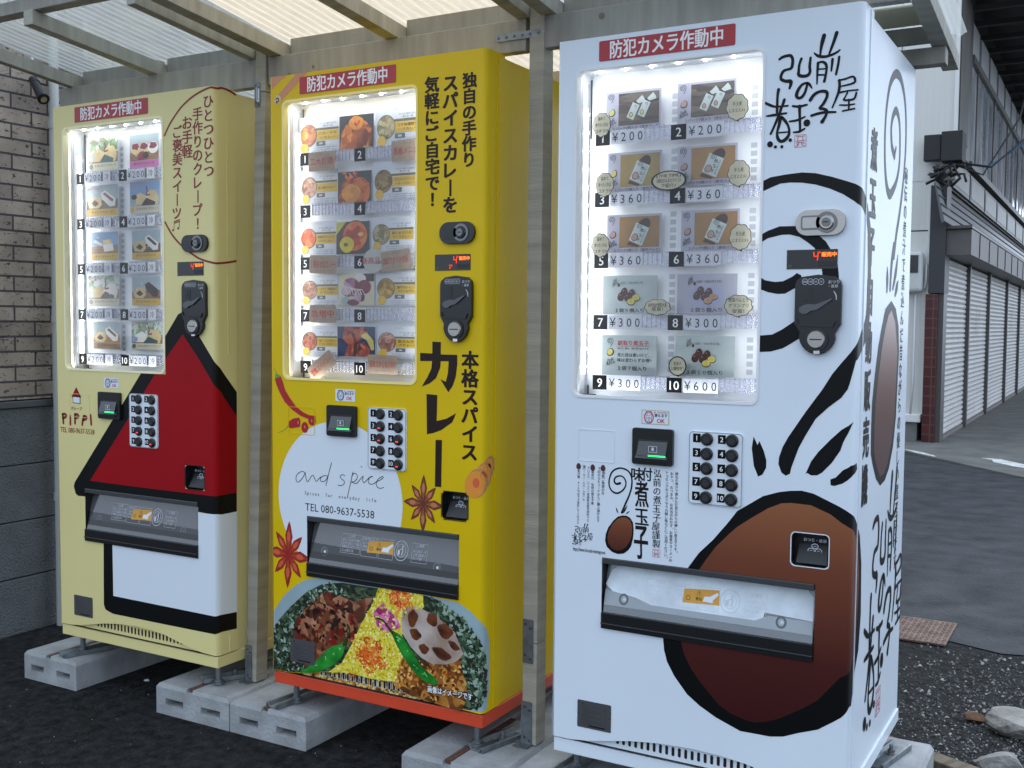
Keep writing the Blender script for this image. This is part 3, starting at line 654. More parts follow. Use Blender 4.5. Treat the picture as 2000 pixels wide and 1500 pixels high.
DRK = {'A': clear('smoked_hatch_window', (.30, .32, .34, 1), .10, .12, diff=.45, dcol=(.16, .175, .19, 1)),  # grey diffuse share stands in for the street reflected in the smoked panel
       'C': clear('painted_reflection_hatch_window', (.80, .84, .87, 1), .10, .12, diff=.40, dcol=(.30, .34, .37, 1))}  # paler diffuse colour paints the bright reflection on this clear panel
DRK['B'] = DRK['A']
voro('curry_print', ['#3a2a18', '#8a4a1c', '#b87a2a', '#e0c060', '#d8d8a0'], 120)
def q4(p): return bbox(p)
PRICE = {
 'A': dict(tag=(.0655, .2665), hw=.0175, price=['200'] * 10, step=.0200, cold=True, sold=(6, 9), sticker=[(0.2602,0.8883)][0],
           notice=q4([(0.1043,0.009),(0.4398,0.0125),(0.4387,0.0578),(0.1038,0.0519)]), lock=q4([(0.5845,0.4326),(0.69,0.436),(0.6854,0.4826),(0.5883,0.4786)]), cover=True,
           coin=q4([(0.5872,0.5676),(0.6845,0.5688),(0.6834,0.6841),(0.5867,0.6785)]) + ([(0.6323,0.7351)][0][1],), shelf=[(.085, .245), (.29, .495)]),
 'B': dict(tag=(.0825, .2765), hw=.0185, price=None, step=.02, sold=(2, 4, 5, 9), sticker=[(0.2653,0.889)][0],
           notice=q4([(0.1054,0.0108),(0.4339,0.0132),(0.434,0.0582),(0.1052,0.0564)]), lock=q4([(0.5775,0.43),(0.6829,0.4311),(0.6827,0.4852),(0.5789,0.4852)]), cover=True,
           coin=q4([(0.5826,0.5682),(0.6771,0.5695),(0.678,0.6821),(0.5833,0.6797)]) + ([(0.6339,0.7369)][0][1],), shelf=[(.105, .255), (.297, .497)]),
 'C': dict(tag=(.0930, .2860), hw=.0185, price=['200', '200', '360', '360', '360', '360', '300', '300', '300', '600'], step=.0215, sold=(), sticker=[(0.26,0.8913)][0],
           notice=q4([(0.1035,0.0117),(0.434,0.011),(0.4344,0.0579),(0.1042,0.0583)]), lock=q4([(0.5783,0.4279),(0.6835,0.4296),(0.684,0.4826),(0.581,0.4807)]), cover=True,
           coin=q4([(0.5816,0.5674),(0.6792,0.5682),(0.6801,0.683),(0.5834,0.6826)]) + ([(0.6297,0.7364)][0][1],), shelf=[(.20, .265), (.395, .497)])}
MA, FA = machine('A', -1.8515, .1059, PA, PA, 'cream vending machine with a red-roofed house drawn on its door, selling crepes', PRICE['A'], [(.2188, .013)])
MB_, FB = machine('B', -.9171, .1059, PB, REDB, 'bright yellow vending machine for curry with a red base skirt, between two timber posts', PRICE['B'], [])
MC, FC = machine('C', 0., .094, PC, PC, 'white vending machine with a huge brown egg and black swirl, selling marinated eggs', PRICE['C'], [(.262, .0145), (.4547, .0145)])

# ---- cream machine artwork
g = flat()
blk = [(0.56,0.6694),(0.5766,0.6625),(0.5903,0.6662),(0.6492,0.7364),(0.7089,0.8099),(0.7253,0.8288),(0.7462,0.8526),(0.7938,0.9044),(0.7932,0.9795),(0.7908,1.27),(0.7255,1.2701),(0.7138,1.2672),(0.6407,1.266),(0.2638,1.2771),(0.1202,1.2633),(0.0952,1.2645),(0.0828,1.2582),(0.0742,1.2352),(0.0786,1.2213),(0.264,1.0058),(0.3122,0.9513),(0.3972,0.8515),(0.5067,0.7337)]
poly(g, FA, blk, BLK, .0004)
poly(g, FA, [(0.5788,0.7296),(0.6443,0.8009),(0.7084,0.88),(0.7247,0.8975),(0.7455,0.9235),(0.7932,0.9795),(0.7913,1.2121),(0.7193,1.2118),(0.706,1.2126),(0.4463,1.2122),(0.1535,1.2101),(0.3395,0.9954),(0.4605,0.8511)], REDV, .0007)
poly(g, FA, [(0.2168,1.2814),(0.259,1.2776),(0.6392,1.2677),(0.7138,1.2656),(0.7255,1.2693),(0.7908,1.2705),(0.7878,1.6335),(0.7236,1.6283),(0.7069,1.6323),(0.508,1.6332),(0.2574,1.6336),(0.2382,1.6297),(0.2189,1.624),(0.2119,1.6082),(0.2144,1.41)], BLK, .00045)
poly(g, FA, [(0.2589,1.2858),(0.6407,1.2676),(0.7138,1.2672),(0.7255,1.2701),(0.7908,1.2705),(0.7883,1.5816),(0.7198,1.5752),(0.7073,1.5774),(0.2578,1.5746),(0.2566,1.4104)], WHV, .0008)
circ = [(0.5083,0.1312,0.0057),(0.5327,0.0965,0.0056),(0.5763,0.0547,0.0056),(0.6148,0.0311,0.0056),(0.6465,0.0177,0.0055),(0.6778,0.0088,0.0055),(0.7021,0.0046,0.0055),(0.7216,0.0055,0.0055),(0.7412,0.0007,0.0056),(0.7705,0.0034,0.0056),(0.7991,0.0109,0.0056)]
stroke(g, FA, circ, DRED, .0004, .0062, cap=False)
stroke(g, FA, [(0.507,0.3882,0.0058),(0.537,0.4279,0.0057),(0.5713,0.4582,0.0057),(0.6096,0.4822,0.0057),(0.6433,0.4998,0.0056),(0.6726,0.5095,0.0056),(0.7112,0.5173,0.0056),(0.7282,0.5166,0.0056),(0.7597,0.5127,0.0056),(0.7962,0.5063,0.0057)], DRED, .0004, .0062, cap=False)
# small house emblem
def house(mb, F, cu, v0, s):
    poly(mb, F, [(cu, v0), (cu + .0235 * s, v0 + .032 * s), (cu + .0195 * s, v0 + .0335 * s), (cu + .0195 * s, v0 + .055 * s), (cu - .0175 * s, v0 + .052 * s), (cu - .0175 * s, v0 + .0335 * s), (cu - .0235 * s, v0 + .0325 * s)], BLK, .0005)
    poly(mb, F, [(cu, v0 + .003 * s), (cu + .0205 * s, v0 + .0305 * s), (cu - .0205 * s, v0 + .0305 * s)], REDV, .0009)
    poly(mb, F, [(cu - .015 * s, v0 + .0325 * s), (cu + .017 * s, v0 + .0335 * s), (cu + .017 * s, v0 + .0525 * s), (cu - .015 * s, v0 + .050 * s)], WHV, .0009)
p = [(0.0928,0.9075),(0.0917,0.9611)]
house(g, FA, p[0][0], p[0][1], 1.0)
g.build('house_graphic', MA)
t = flat()
for s, a, e in (('\u3072\u3068\u3064\u3072\u3068\u3064', [(0.6919,0.0443)], [(0.6919,0.247)]), ('\u624b\u4f5c\u308a\u306e\u30af\u30ec\u30fc\u30d7\uff01', [(0.6479,0.0776)], [(0.6455,0.3997)]), ('\u304a\u624b\u8efd', [(0.6056,0.0995)], [(0.6046,0.184)]), ('\u3054\u8912\u7f8e\u30b9\u30a4\u30fc\u30c4 ', [(0.5647,0.1234)], [(0.5579,0.4056)])):
    vtext(t, FA, s, a[0], e[0], None, DRED, .0006, 2, sx=1.05, res=4)
m0, = [(0.5568,0.4055)]; 
for dx, dy in ((-.012, .010), (.010, .005)):
    poly(t, FA, ell(m0[0] + dx - .003, m0[1] + dy, .0042, .0032, 12), DRED, .0006); stroke(t, FA, [(m0[0] + dx + .0005, m0[1] + dy), (m0[0] + dx + .003, m0[1] + dy - .026)], DRED, .0007, .0018, smooth=False)
for q in (0, .005): stroke(t, FA, [(m0[0] - .0095, m0[1] - .016 + q), (m0[0] + .013, m0[1] - .021 + q)], DRED, .0008, .003, smooth=False)
a, = [(0.0926,0.9778)]; text(t, FA, '\u30af\u30ec\u30fc\u30d7', a[0], a[1], .0125, DRED, .0006, 2, width=.052, slant=.15)
for pts in ([(0.0242,0.9997),(0.0264,1.0148),(0.0276,1.029)], [(0.0242,0.9997),(0.038,0.9983),(0.043,1.0025),(0.0388,1.0088),(0.0255,1.0122)], [(0.0622,1.0035),(0.062,1.0315)], [(0.0849,0.9967),(0.0851,1.0118),(0.0848,1.0266)], [(0.0844,0.9967),(0.0994,0.997),(0.1033,1.0008),(0.0972,1.0071),(0.0852,1.0091)], [(0.1281,1.0012),(0.1234,1.0131),(0.1196,1.0294)], [(0.1272,1.0006),(0.1405,1.0016),(0.1429,1.0054),(0.1378,1.0104),(0.1249,1.013)], [(0.1608,0.9962),(0.1631,1.026)]):
    stroke(t, FA, pts, DRED, .0006, .0085, smooth=False); 
a, e = [(0.0123,1.0512),(0.1783,1.0484)]; text(t, FA, 'TEL 080-9637-5538', (a[0] + e[0]) / 2, (a[1] + e[1]) / 2, .024, DRED, .0006, 1, width=e[0] - a[0])
t.build('lettering', MA)

# ---- yellow machine artwork
g = flat()
SAL = mat('salmon_vinyl', (.55, .23, .10), .4)
for pl in ([(-0.0021,0.0011),(0.0509,-0.0005),(0.0301,0.0157),(0.0016,0.0357)], [(-0.0024,0.0553),(0.0016,0.0357),(0.1177,0.0023),(0.1651,0.0031),(0.0582,0.0554),(0.0299,0.0669),(0.0205,0.0603)]): poly(g, FB, pl, SAL if pl[0][0] > 5 else SAL, .0004)
g.v = []; g.f = []; g.m = []; g.sm = []
poly(g, FB, [(0.0018,0),(0.0622,-0),(0.0377,0.0123),(0.0169,0.0243),(0.0006,0.037)], SAL, .0004)
poly(g, FB, [(0.0919,0.0003),(0.1342,-0.0001),(0.045,0.064),(0.0374,0.0732),(0.0261,0.0722),(0.0186,0.0615),(0.0224,0.0548)], SAL, .0004)
a, = [(0.0252,0.065)]; poly(g, FB, ell(a[0], a[1], .0125), mat('beige_vinyl', (.62, .45, .25), .4), .0007)
stroke(g, FB, [(0.0194,0.0638),(0.0227,0.06),(0.0282,0.0626),(0.0293,0.0685),(0.0249,0.0714),(0.021,0.0693),(0.0226,0.0744)], BRN, .001, .003)
GRN = mat('green_vinyl', (.10, .30, .03), .4); RV2 = mat('chilli_red_vinyl', (.38, .006, .012), .35)
stroke(g, FB, [(0.0068,0.8215,0.0014),(0.0151,0.8329,0.0021),(0.0188,0.8423,0.0049)], GRN, .0004)
poly(g, FB, [(0.0123,0.84),(0.0179,0.8363),(0.0298,0.8419),(0.0326,0.8464),(0.0243,0.8502),(0.0122,0.8531)], GRN, .0005)
poly(g, FB, [(0.0104,0.8517),(0.0335,0.8446),(0.0403,0.8584),(0.0494,0.8827),(0.0653,0.903),(0.0879,0.9265),(0.1149,0.9427),(0.1372,0.9502),(0.1594,0.9509),(0.1607,0.9577),(0.1571,0.9631),(0.1372,0.9624),(0.1059,0.9536),(0.0743,0.9376),(0.047,0.9161),(0.0287,0.8905),(0.0173,0.8698)], RV2, .0007)
poly(g, FB, ell(*[(0.1478,0.966)][0], .0135, .0130), RV2, .0009); poly(g, FB, ell(*[(0.1215,0.9858)][0], .0125, .0155), RV2, .0009)
poly(g, FB, [(0.0604,0.9734),(0.0787,0.9626),(0.1013,0.9587),(0.1058,0.971),(0.1035,0.9851),(0.0695,0.9912),(0.0604,0.9875)], RV2, .0008)
stroke(g, FB, [(0.0221,1.0062,0.0011),(0.0374,1.0011,0.0018),(0.0512,0.9932,0.0022),(0.0613,0.9839,0.0032)], GRN, .0005)
PNK = mat('pink_highlight_vinyl', (.62, .16, .16), .4)
for c in ([(0.1469,0.966)], [(0.1219,0.984)], [(0.0977,0.9735)]):
    poly(g, FB, ell(c[0][0], c[0][1], .0025, .0045), PNK, .0012)
poly(g, FB, ell(.241, 1.1805, .2179, n=96), WHV, .0003)
def star(cx, cy, R0, R1, dark, mid, light, rot=0, seed=3):
    R = random.Random(seed)
    for i in range(8):
        t = rot + i * math.pi / 4; l = R0 * (1 if i % 2 == 0 else .86); px, py = math.cos(t), math.sin(t); qx, qy = -py, px
        def S(r, w): return (cx + px * r * .82 + qx * w * .82, cy + py * r + qy * w)
        w = l * .17
        poly(g, FB, [S(0, 0), S(l * .25, w * .6), S(l * .55, w), S(l * .85, w * .45), S(l, 0), S(l * .85, -w * .45), S(l * .55, -w), S(l * .25, -w * .6)], dark, .0006 + i * .00003)
        poly(g, FB, [S(l * .1, 0), S(l * .5, w * .62), S(l * .84, w * .12), S(l * .5, -w * .62)], mid, .0010 + i * .00002)
        poly(g, FB, [S(l * .36, 0), S(l * .45, w * .42), S(l * .62, w * .46), S(l * .72, 0), S(l * .62, -w * .46), S(l * .45, -w * .42)], light, .0013)
c, = [(0.5257,1.1658)]; star(c[0], c[1], .078, .02, mat('anise_outline', (.14, .03, .012), .4), mat('anise_brown', (.30, .075, .03), .4), mat('anise_seed', (.50, .17, .08), .4), math.pi / 2 + .02)
c, = [(0.0595,1.3553)]; g2 = star(c[0], c[1], .098, .02, mat('anise_red_outline', (.30, .012, .010), .4), mat('anise_red', (.42, .04, .015), .4), mat('anise_red_seed', (.60, .10, .045), .4), math.pi / 2 + .05)
YO = mat('turmeric_vinyl', (.72, .26, .03), .4); YOD = mat('turmeric_skin', (.42, .22, .10), .4); YOR = mat('turmeric_core', (.62, .11, .03), .4)
for i, (c, rx) in enumerate((([(0.7267,1.0618)], .030), ([(0.709,1.0812)], .036), ([(0.6861,1.1014)], .040))):
    poly(g, FB, ell(c[0][0] + .006, c[0][1] - .004, rx * .8, rx, 24, .5), YOD, .0006 + i * .0002); poly(g, FB, ell(c[0][0], c[0][1], rx * .74, rx * .92, 24, .5), YO, .0007 + i * .0002); poly(g, FB, ell(c[0][0] + .003, c[0][1] - .004, rx * .26, rx * .32, 16), YOR, .0008 + i * .0002)
g.build('spice_graphic', MB_)
t = flat()
vtext(t, FB, '\u72ec\u81ea\u306e\u624b\u4f5c\u308a', [(0.6618,0.0763)][0], [(0.6609,0.2745)][0], None, BRN, .0006, 3, sx=1.08, res=4)
vtext(t, FB, '\u30b9\u30d1\u30a4\u30b9\u30ab\u30ec\u30fc\u3092', [(0.6041,0.0776)][0], [(0.6045,0.3859)][0], None, BRN, .0006, 3, sx=1.08, res=4)
vtext(t, FB, '\u6c17\u8efd\u306b\u3054\u81ea\u5b85\u3067\uff01', [(0.5471,0.0756)][0], [(0.5507,0.3696)][0], None, BRN, .0006, 3, sx=1.08, res=4)
vtext(t, FB, '\u672c\u683c\u30b9\u30d1\u30a4\u30b9', [(0.6685,0.7827)][0], [(0.6679,1.0197)][0], None, BRN, .0006, 3, sx=1.08, res=4)
poly(t, FB, [(0.5522,0.7368),(0.5789,0.7377),(0.5783,0.7698),(0.629,0.7697),(0.6296,0.793),(0.625,0.8267),(0.6157,0.8505),(0.6026,0.8671),(0.5774,0.8343),(0.5948,0.8404),(0.6011,0.8173),(0.6033,0.787),(0.5784,0.787),(0.5769,0.8046),(0.5641,0.832),(0.5438,0.8463),(0.5192,0.8557),(0.5376,0.8295),(0.5497,0.807),(0.5516,0.7876),(0.5139,0.7886),(0.5138,0.7671),(0.5523,0.768)], BRN, .0006)
poly(t, FB, [(0.5345,0.8746),(0.5684,0.8759),(0.5667,0.944),(0.597,0.9363),(0.6269,0.9206),(0.6151,0.9448),(0.5811,0.967),(0.5567,0.9759),(0.5363,0.9805)], BRN, .0006)
poly(t, FB, [(0.5638,0.9935),(0.5836,0.993),(0.5819,1.1168),(0.562,1.1171)], BRN, .0006)
pw = .0019
for pts in ([(0.1224,1.1137),(0.1099,1.1116),(0.0954,1.1193),(0.0885,1.1315),(0.0926,1.1428),(0.103,1.1391),(0.1143,1.1277),(0.1224,1.1148),(0.1242,1.1251),(0.13,1.139),(0.1376,1.1328),(0.1457,1.1217),(0.1519,1.1198),(0.1568,1.1278),(0.1625,1.1357),(0.1714,1.128),(0.1789,1.1219)],
            [(0.2031,1.1172),(0.1899,1.1176),(0.1789,1.1243),(0.1789,1.133),(0.189,1.1339),(0.2009,1.1243),(0.2096,1.1029),(0.2171,1.079)], [(0.2171,1.079),(0.2083,1.1065),(0.2022,1.1276),(0.1973,1.1439)],
            [(0.2636,1.1111),(0.2542,1.1098),(0.2473,1.1158),(0.2529,1.1215),(0.2619,1.1269),(0.2602,1.1353),(0.2499,1.1403),(0.2404,1.1397)],
            [(0.2918,1.0994),(0.2875,1.1174),(0.2807,1.1418),(0.2735,1.169)], [(0.2875,1.1126),(0.296,1.1024),(0.3053,1.1051),(0.307,1.1145),(0.2977,1.1247),(0.2867,1.127),(0.3041,1.1297),(0.3167,1.1178),(0.3272,1.1075)], [(0.3272,1.1075),(0.3256,1.1211),(0.3314,1.1247),(0.3406,1.1165),(0.3523,1.1075),(0.3598,1.1069)],
            [(0.3598,1.1069),(0.3502,1.1097),(0.3448,1.1189),(0.3481,1.1267),(0.3598,1.1271),(0.371,1.1201),(0.3854,1.1136),(0.3944,1.1069),(0.3915,1.1038),(0.378,1.1122),(0.3714,1.1241),(0.3751,1.1339),(0.3854,1.1364),(0.3965,1.1328)], [(0.3201,1.0813),(0.323,1.0841)]):
    stroke(t, FB, pts, INK, .0008, pw)
a, e = [(0.1232,1.1711),(0.3682,1.1708)]; 
s = 'Spices  for  everyday  life'; 
for i, ch in enumerate(s):
    if ch != ' ': text(t, FB, ch, a[0] + (e[0] - a[0]) * i / (len(s) - 1), a[1] + (e[1] - a[1]) * i / (len(s) - 1), .0145, INK, .0006)
a, e = [(0.1222,1.2111),(0.3649,1.2098)]; text(t, FB, 'TEL 080-9637-5538', (a[0] + e[0]) / 2, (a[1] + e[1]) / 2, .031, INK, .0006, 0, width=e[0] - a[0])
t.build('lettering', MB_)
# curry photograph printed across the bottom of the door
g = flat(); Z = .0004
plate = [(0.0049,1.5253),(0.0407,1.4776),(0.0869,1.4402),(0.1266,1.4183),(0.1769,1.4088),(0.3283,1.3982),(0.6373,1.4154),(0.676,1.4343),(0.7093,1.4597),(0.7275,1.4829),(0.7397,1.5184),(0.7412,1.6207),(0.7355,1.6598),(0.7266,1.6918),(0.7138,1.694),(0.6967,1.6939)]
bl = [(p[0], p[1] - .0015) for p in ARCH if p[0] < .69]
plate = plate + bl[::-1]
plate = [p for p in plate if p[0] > -.01]
poly(g, FB, plate, mat('plate_print', '#8fa6ad', .4, noise=.1, nscale=5), .0004)
herb = [(0.0045,1.5933),(0.0229,1.5498),(0.0694,1.5028),(0.1265,1.455),(0.1824,1.4256),(0.2536,1.4121),(0.532,1.4114),(0.5711,1.4164),(0.6432,1.4552),(0.6904,1.4886),(0.7138,1.5213),(0.7213,1.5886),(0.7184,1.6616),(0.678,1.6934)] + bl[::-1]
HERB = voro('herb_print', ['#080c08', '#121c10', '#24361e', '#3c4e30', '#5c6c50'], 80, stretch=(1, 1, 1.6))
poly(g, FB, herb, HERB, .0006)
MEAT = voro('stew_print', ['#160804', '#3a170c', '#5e2c16', '#84492c', '#b58262'], 34)
CUR = voro('curry_sauce_print', ['#3a1c08', '#6a380e', '#8e5216', '#ae742a', '#c89a54'], 45)
poly(g, FB, [(0.0721,1.5606),(0.1094,1.515),(0.1657,1.4651),(0.2045,1.4381),(0.2535,1.4511),(0.2965,1.4603),(0.3389,1.4438),(0.3598,1.441),(0.3389,1.478),(0.3231,1.5146),(0.2859,1.572),(0.2535,1.6032),(0.1821,1.65),(0.1259,1.6727),(0.0975,1.6551),(0.109,1.6264),(0.0748,1.6005)], MEAT, .0008)
poly(g, FB, [(0.4477,1.572),(0.5081,1.5873),(0.5818,1.5917),(0.6533,1.539),(0.677,1.5675),(0.6538,1.604),(0.6777,1.6486),(0.645,1.7037),(0.558,1.6953),(0.4835,1.688),(0.4327,1.6718),(0.4223,1.6354)], CUR, .0008)
RICE = voro('yellow_rice_print', ['#b09a10', '#d0bb1c', '#decc2c', '#e8da50', '#f0e68a'], 110, stretch=(1, 1, 1.4))
rice = [(0.3805,1.4085),(0.527,1.41),(0.5272,1.4451),(0.4775,1.4584),(0.4575,1.4864),(0.4629,1.5695),(0.4554,1.6045),(0.4352,1.6608),(0.3549,1.6663),(0.2751,1.6628),(0.2042,1.6736),(0.2535,1.6381),(0.2859,1.585),(0.3231,1.5146),(0.3598,1.458)]
poly(g, FB, rice, RICE, .0010)
CARR = voro('carrot_print', ['#a8380a', '#d55a14', '#ec7e30', '#f3a55c'], 60, stretch=(1, 1, 3)); CM = [mat('carrot_%d' % i, c, .4) for i, c in enumerate(('#c4480e', '#e06a1e', '#f08c44'))]
R = random.Random(4)
for cen, n, rad in (([(0.4522,1.4263)][0], 26, .045), ([(0.3522,1.6023)][0], 46, .056)):
    poly(g, FB, ell(cen[0], cen[1], rad * .82, rad * .75, 18, 0, .15, 5), CARR, .0012)
    for i in range(n):
        x, y, a_ = cen[0] + R.gauss(0, rad * .4), cen[1] + R.gauss(0, rad * .4), R.uniform(0, 6.28); l = R.uniform(.014, .03)
        stroke(g, FB, [(x + math.cos(a_ + q * .45) * l * q * .5, y + math.sin(a_ + q * .45) * l * q * .5) for q in (-1.2, -.4, .4, 1.2)], R.choice(CM), .0014 + i * .00001, R.uniform(.003, .006))
pk = [(0.3625,1.4811),(0.3806,1.4594),(0.3961,1.4487),(0.4167,1.467),(0.4474,1.4878),(0.4535,1.51),(0.4322,1.5175),(0.4118,1.5277),(0.3756,1.5217)]
poly(g, FB, pk, voro('pink_pickle_print', ['#8a1a50', '#c04a84', '#dd78a6', '#e9a6c2'], 50), .0015)
scatter(g, FB, rice, 520, .0022, .0040, [mat('rice_%d' % i, c, .4) for i, c in enumerate(('#e8da48', '#dccb30', '#f2ea90', '#cdb820'))], .0011, 5)
lot = [(0.4565,1.4865),(0.4614,1.4606),(0.4825,1.4472),(0.5074,1.4425),(0.5322,1.4506),(0.581,1.4622),(0.6124,1.4801),(0.6293,1.4979),(0.6437,1.5283),(0.6543,1.549),(0.6298,1.5734),(0.6011,1.5851),(0.5574,1.5916),(0.5229,1.5807),(0.488,1.5571),(0.4602,1.5237)]
poly(g, FB, lot, mat('lotus_print', '#86644c', .4, noise=.3, nscale=9, c2='#c2b8b0'), .0014)
DK = mat('lotus_hole_print', '#2a0e06', .4, noise=.4, nscale=30, c2='#7a3c10')
for c, rx, ry, ro in (([(0.5028,1.5193)], .013, .012, .4), ([(0.5568,1.4719)], .012, .015, -.5), ([(0.5967,1.4968)], .017, .016, .3), ([(0.5302,1.5546)], .011, .011, .2), ([(0.5864,1.5587)], .021, .012, .3), ([(0.4936,1.4769)], .011, .020, .2), ([(0.6247,1.5313)], .013, .008, .5)):
    poly(g, FB, ell(c[0][0], c[0][1], rx * 1.35, ry * 1.3, 18, ro, .12, 3), mat('lotus_hole_rim', '#5e4030', .4), .00165); poly(g, FB, ell(c[0][0] + .001, c[0][1] + .001, rx * 1.2, ry * 1.15, 18, ro, .12, 3), DK, .0019)
PEP = mat('pepper_print', '#0e5a1a', .25, noise=.35, nscale=18, c2='#2f9a34'); PEPL = mat('pepper_highlight_print', '#8fd08a', .3); PEPD = mat('pepper_stalk_print', '#1d4216', .3)
for body_, st_ in (([(0.26,1.5882,0.0131),(0.2453,1.6045,0.0341),(0.2262,1.6185,0.0439),(0.1987,1.6406,0.0423),(0.1653,1.6638,0.0275),(0.1316,1.6807,0.0151),(0.106,1.6877,0.0063)], [(0.274,1.5283,0.0061),(0.2816,1.5402,0.0052),(0.2751,1.5607,0.006),(0.2616,1.5853,0.0096)]),
                   ([(0.4297,1.5263,0.0118),(0.4501,1.5442,0.0303),(0.4755,1.5738,0.0353),(0.5082,1.6103,0.0309),(0.5355,1.6265,0.0283),(0.5577,1.6351,0.0249),(0.5714,1.6381,0.0099)], [(0.3755,1.4941,0.0051),(0.3962,1.4974,0.0055),(0.4117,1.5121,0.0063),(0.4271,1.5267,0.0093)])):
    stroke(g, FB, body_, PEP, .0020); stroke(g, FB, st_, PEPD, .0022)
    for i in range(9):
        j = 1 + i % (len(body_) - 3); stroke(g, FB, [(body_[j][0] - .004 + R.uniform(-.008, .008), body_[j][1] - .006 + R.uniform(-.006, .006)), (body_[j][0] + R.uniform(-.004, .006), body_[j][1] + R.uniform(-.008, .004))], PEPL, .0023, R.uniform(.0012, .003))
HM = [mat('herb_%d' % i, c, .45) for i, c in enumerate(('#0a120c', '#182a18', '#2c4428', '#4e6a4c', '#8fa898', '#20150c'))]
scatter(g, FB, [(0.0046,1.5797),(0.0346,1.5481),(0.0866,1.5004),(0.1265,1.4638),(0.1824,1.4278),(0.2536,1.4164),(0.2965,1.4324),(0.2535,1.4489),(0.2045,1.4381),(0.1657,1.4651),(0.1094,1.515),(0.0738,1.5603),(0.0748,1.6005),(0.109,1.6264),(0.0975,1.6596),(0.1259,1.6772),(0.004,1.7001)], 520, .0022, .0050, HM, .0011, 6, 2.0)
scatter(g, FB, [(0.5467,1.4156),(0.6049,1.4321),(0.6527,1.4579),(0.6951,1.4919),(0.7148,1.5292),(0.7228,1.5883),(0.7211,1.6652),(0.6874,1.6916),(0.6637,1.6756),(0.6727,1.617),(0.6488,1.5804),(0.6556,1.5386),(0.6292,1.4939),(0.5713,1.4533)], 620, .0024, .0058, HM + HM[3:5], .0011, 7, 2.0)
scatter(g, FB, [(0.075,1.5601),(0.1657,1.4673),(0.2535,1.4554),(0.3284,1.4709),(0.2859,1.5633),(0.1821,1.6411),(0.109,1.6219)], 150, .002, .009, [mat('stew_%d' % i, c, .3) for i, c in enumerate(('#4a2010', '#6e3c22', '#2a0e08', '#9a6a4a', '#7a1810'))], .0011, 8)
scatter(g, FB, [(0.4528,1.5796),(0.5818,1.5917),(0.6534,1.5511),(0.6494,1.6538),(0.558,1.6911),(0.4429,1.6658)], 200, .002, .005, [mat('sauce_%d' % i, c, .3) for i, c in enumerate(('#c27a28', '#8a4a14', '#e0ae60', '#5a2a0a'))], .0011, 9)
scatter(g, FB, rice, 60, .001, .0018, [HM[0], HM[5]], .0016, 10)
a, e = [(0.544,1.6604),(0.6834,1.6578)]
for dx, dy, m_, k_ in ((-.0022, 0, INK, .0024), (.0022, 0, INK, .00245), (0, -.0022, INK, .0025), (0, .0022, INK, .00255), (0, 0, WHT, .0030)):
    text(g, FB, '\u753b\u50cf\u306f\u30a4\u30e1\u30fc\u30b8\u3067\u3059', (a[0] + e[0]) / 2 + dx, (a[1] + e[1]) / 2 + dy, .0195, m_, k_, 2, width=e[0] - a[0], rot=math.atan2(e[1] - a[1], e[0] - a[0]))
g.build('curry_photo_graphic', MB_)

# ---- white machine artwork
def ramp_z(name, z0, z1, cols, rough=.3):
    m = bpy.data.materials.new(name); m.use_nodes = True; nt = m.node_tree; p = nt.nodes['Principled BSDF']; p.inputs['Roughness'].default_value = rough
    tc = nt.nodes.new('ShaderNodeTexCoord'); sp = nt.nodes.new('ShaderNodeSeparateXYZ'); mr = nt.nodes.new('ShaderNodeMapRange'); r = nt.nodes.new('ShaderNodeValToRGB')
    nt.links.new(tc.outputs['Object'], sp.inputs[0]); nt.links.new(sp.outputs[2], mr.inputs[0]); mr.inputs[1].default_value = z0; mr.inputs[2].default_value = z1
    nt.links.new(mr.outputs[0], r.inputs[0]); el = r.color_ramp.elements
    el[0].position = 0; el[0].color = tuple(cols[0]) + (1,); el[1].position = 1; el[1].color = tuple(cols[-1]) + (1,)
    for i in range(1, len(cols) - 1): e = el.new(i / (len(cols) - 1)); e.color = tuple(cols[i]) + (1,)
    nt.links.new(r.outputs[0], p.inputs['Base Color']); return m
EGG = [(.030, .002, .004), (.060, .010, .008), (.16, .045, .020), (.33, .125, .048)]
g = flat()
poly(g, FC, [(0.5007,0.3606),(0.5199,0.3523),(0.5527,0.3484),(0.5881,0.3461),(0.6173,0.3494),(0.652,0.3592),(0.6862,0.3712),(0.7334,0.3894),(0.751,0.3967),(0.7787,0.4136),(0.813,0.4546),(0.8303,0.528),(0.8322,0.618),(0.818,0.6543),(0.7986,0.6932),(0.7481,0.7164),(0.7065,0.7362),(0.6839,0.7657),(0.6686,0.7895),(0.6518,0.8106),(0.6794,0.7658),(0.715,0.7216),(0.7655,0.6901),(0.7927,0.6486),(0.7992,0.589),(0.7942,0.53),(0.7864,0.4715),(0.7713,0.4435),(0.7386,0.4291),(0.7067,0.4177),(0.6756,0.3969),(0.6469,0.3834),(0.6179,0.3737),(0.5886,0.368),(0.562,0.3662),(0.5412,0.3674),(0.5204,0.3751),(0.5012,0.3829)], BLK, .0004)
poly(g, FC, [(0.8356,0.6217),(0.8267,0.6783),(0.7928,0.7096),(0.7149,0.7487),(0.6961,0.8089),(0.6833,0.8278),(0.656,0.8501),(0.6305,0.8752),(0.6102,0.9111),(0.5949,0.9415),(0.5874,0.9636),(0.5799,0.9858),(0.5773,0.9988),(0.5682,1.0043),(0.5585,0.998),(0.5513,0.9797),(0.5523,0.9647),(0.5599,0.9411),(0.5716,0.9187),(0.609,0.8603),(0.6433,0.8109),(0.6632,0.7772),(0.6788,0.7571),(0.6984,0.7327),(0.7232,0.7053),(0.7766,0.6672)], BLK, .0005)
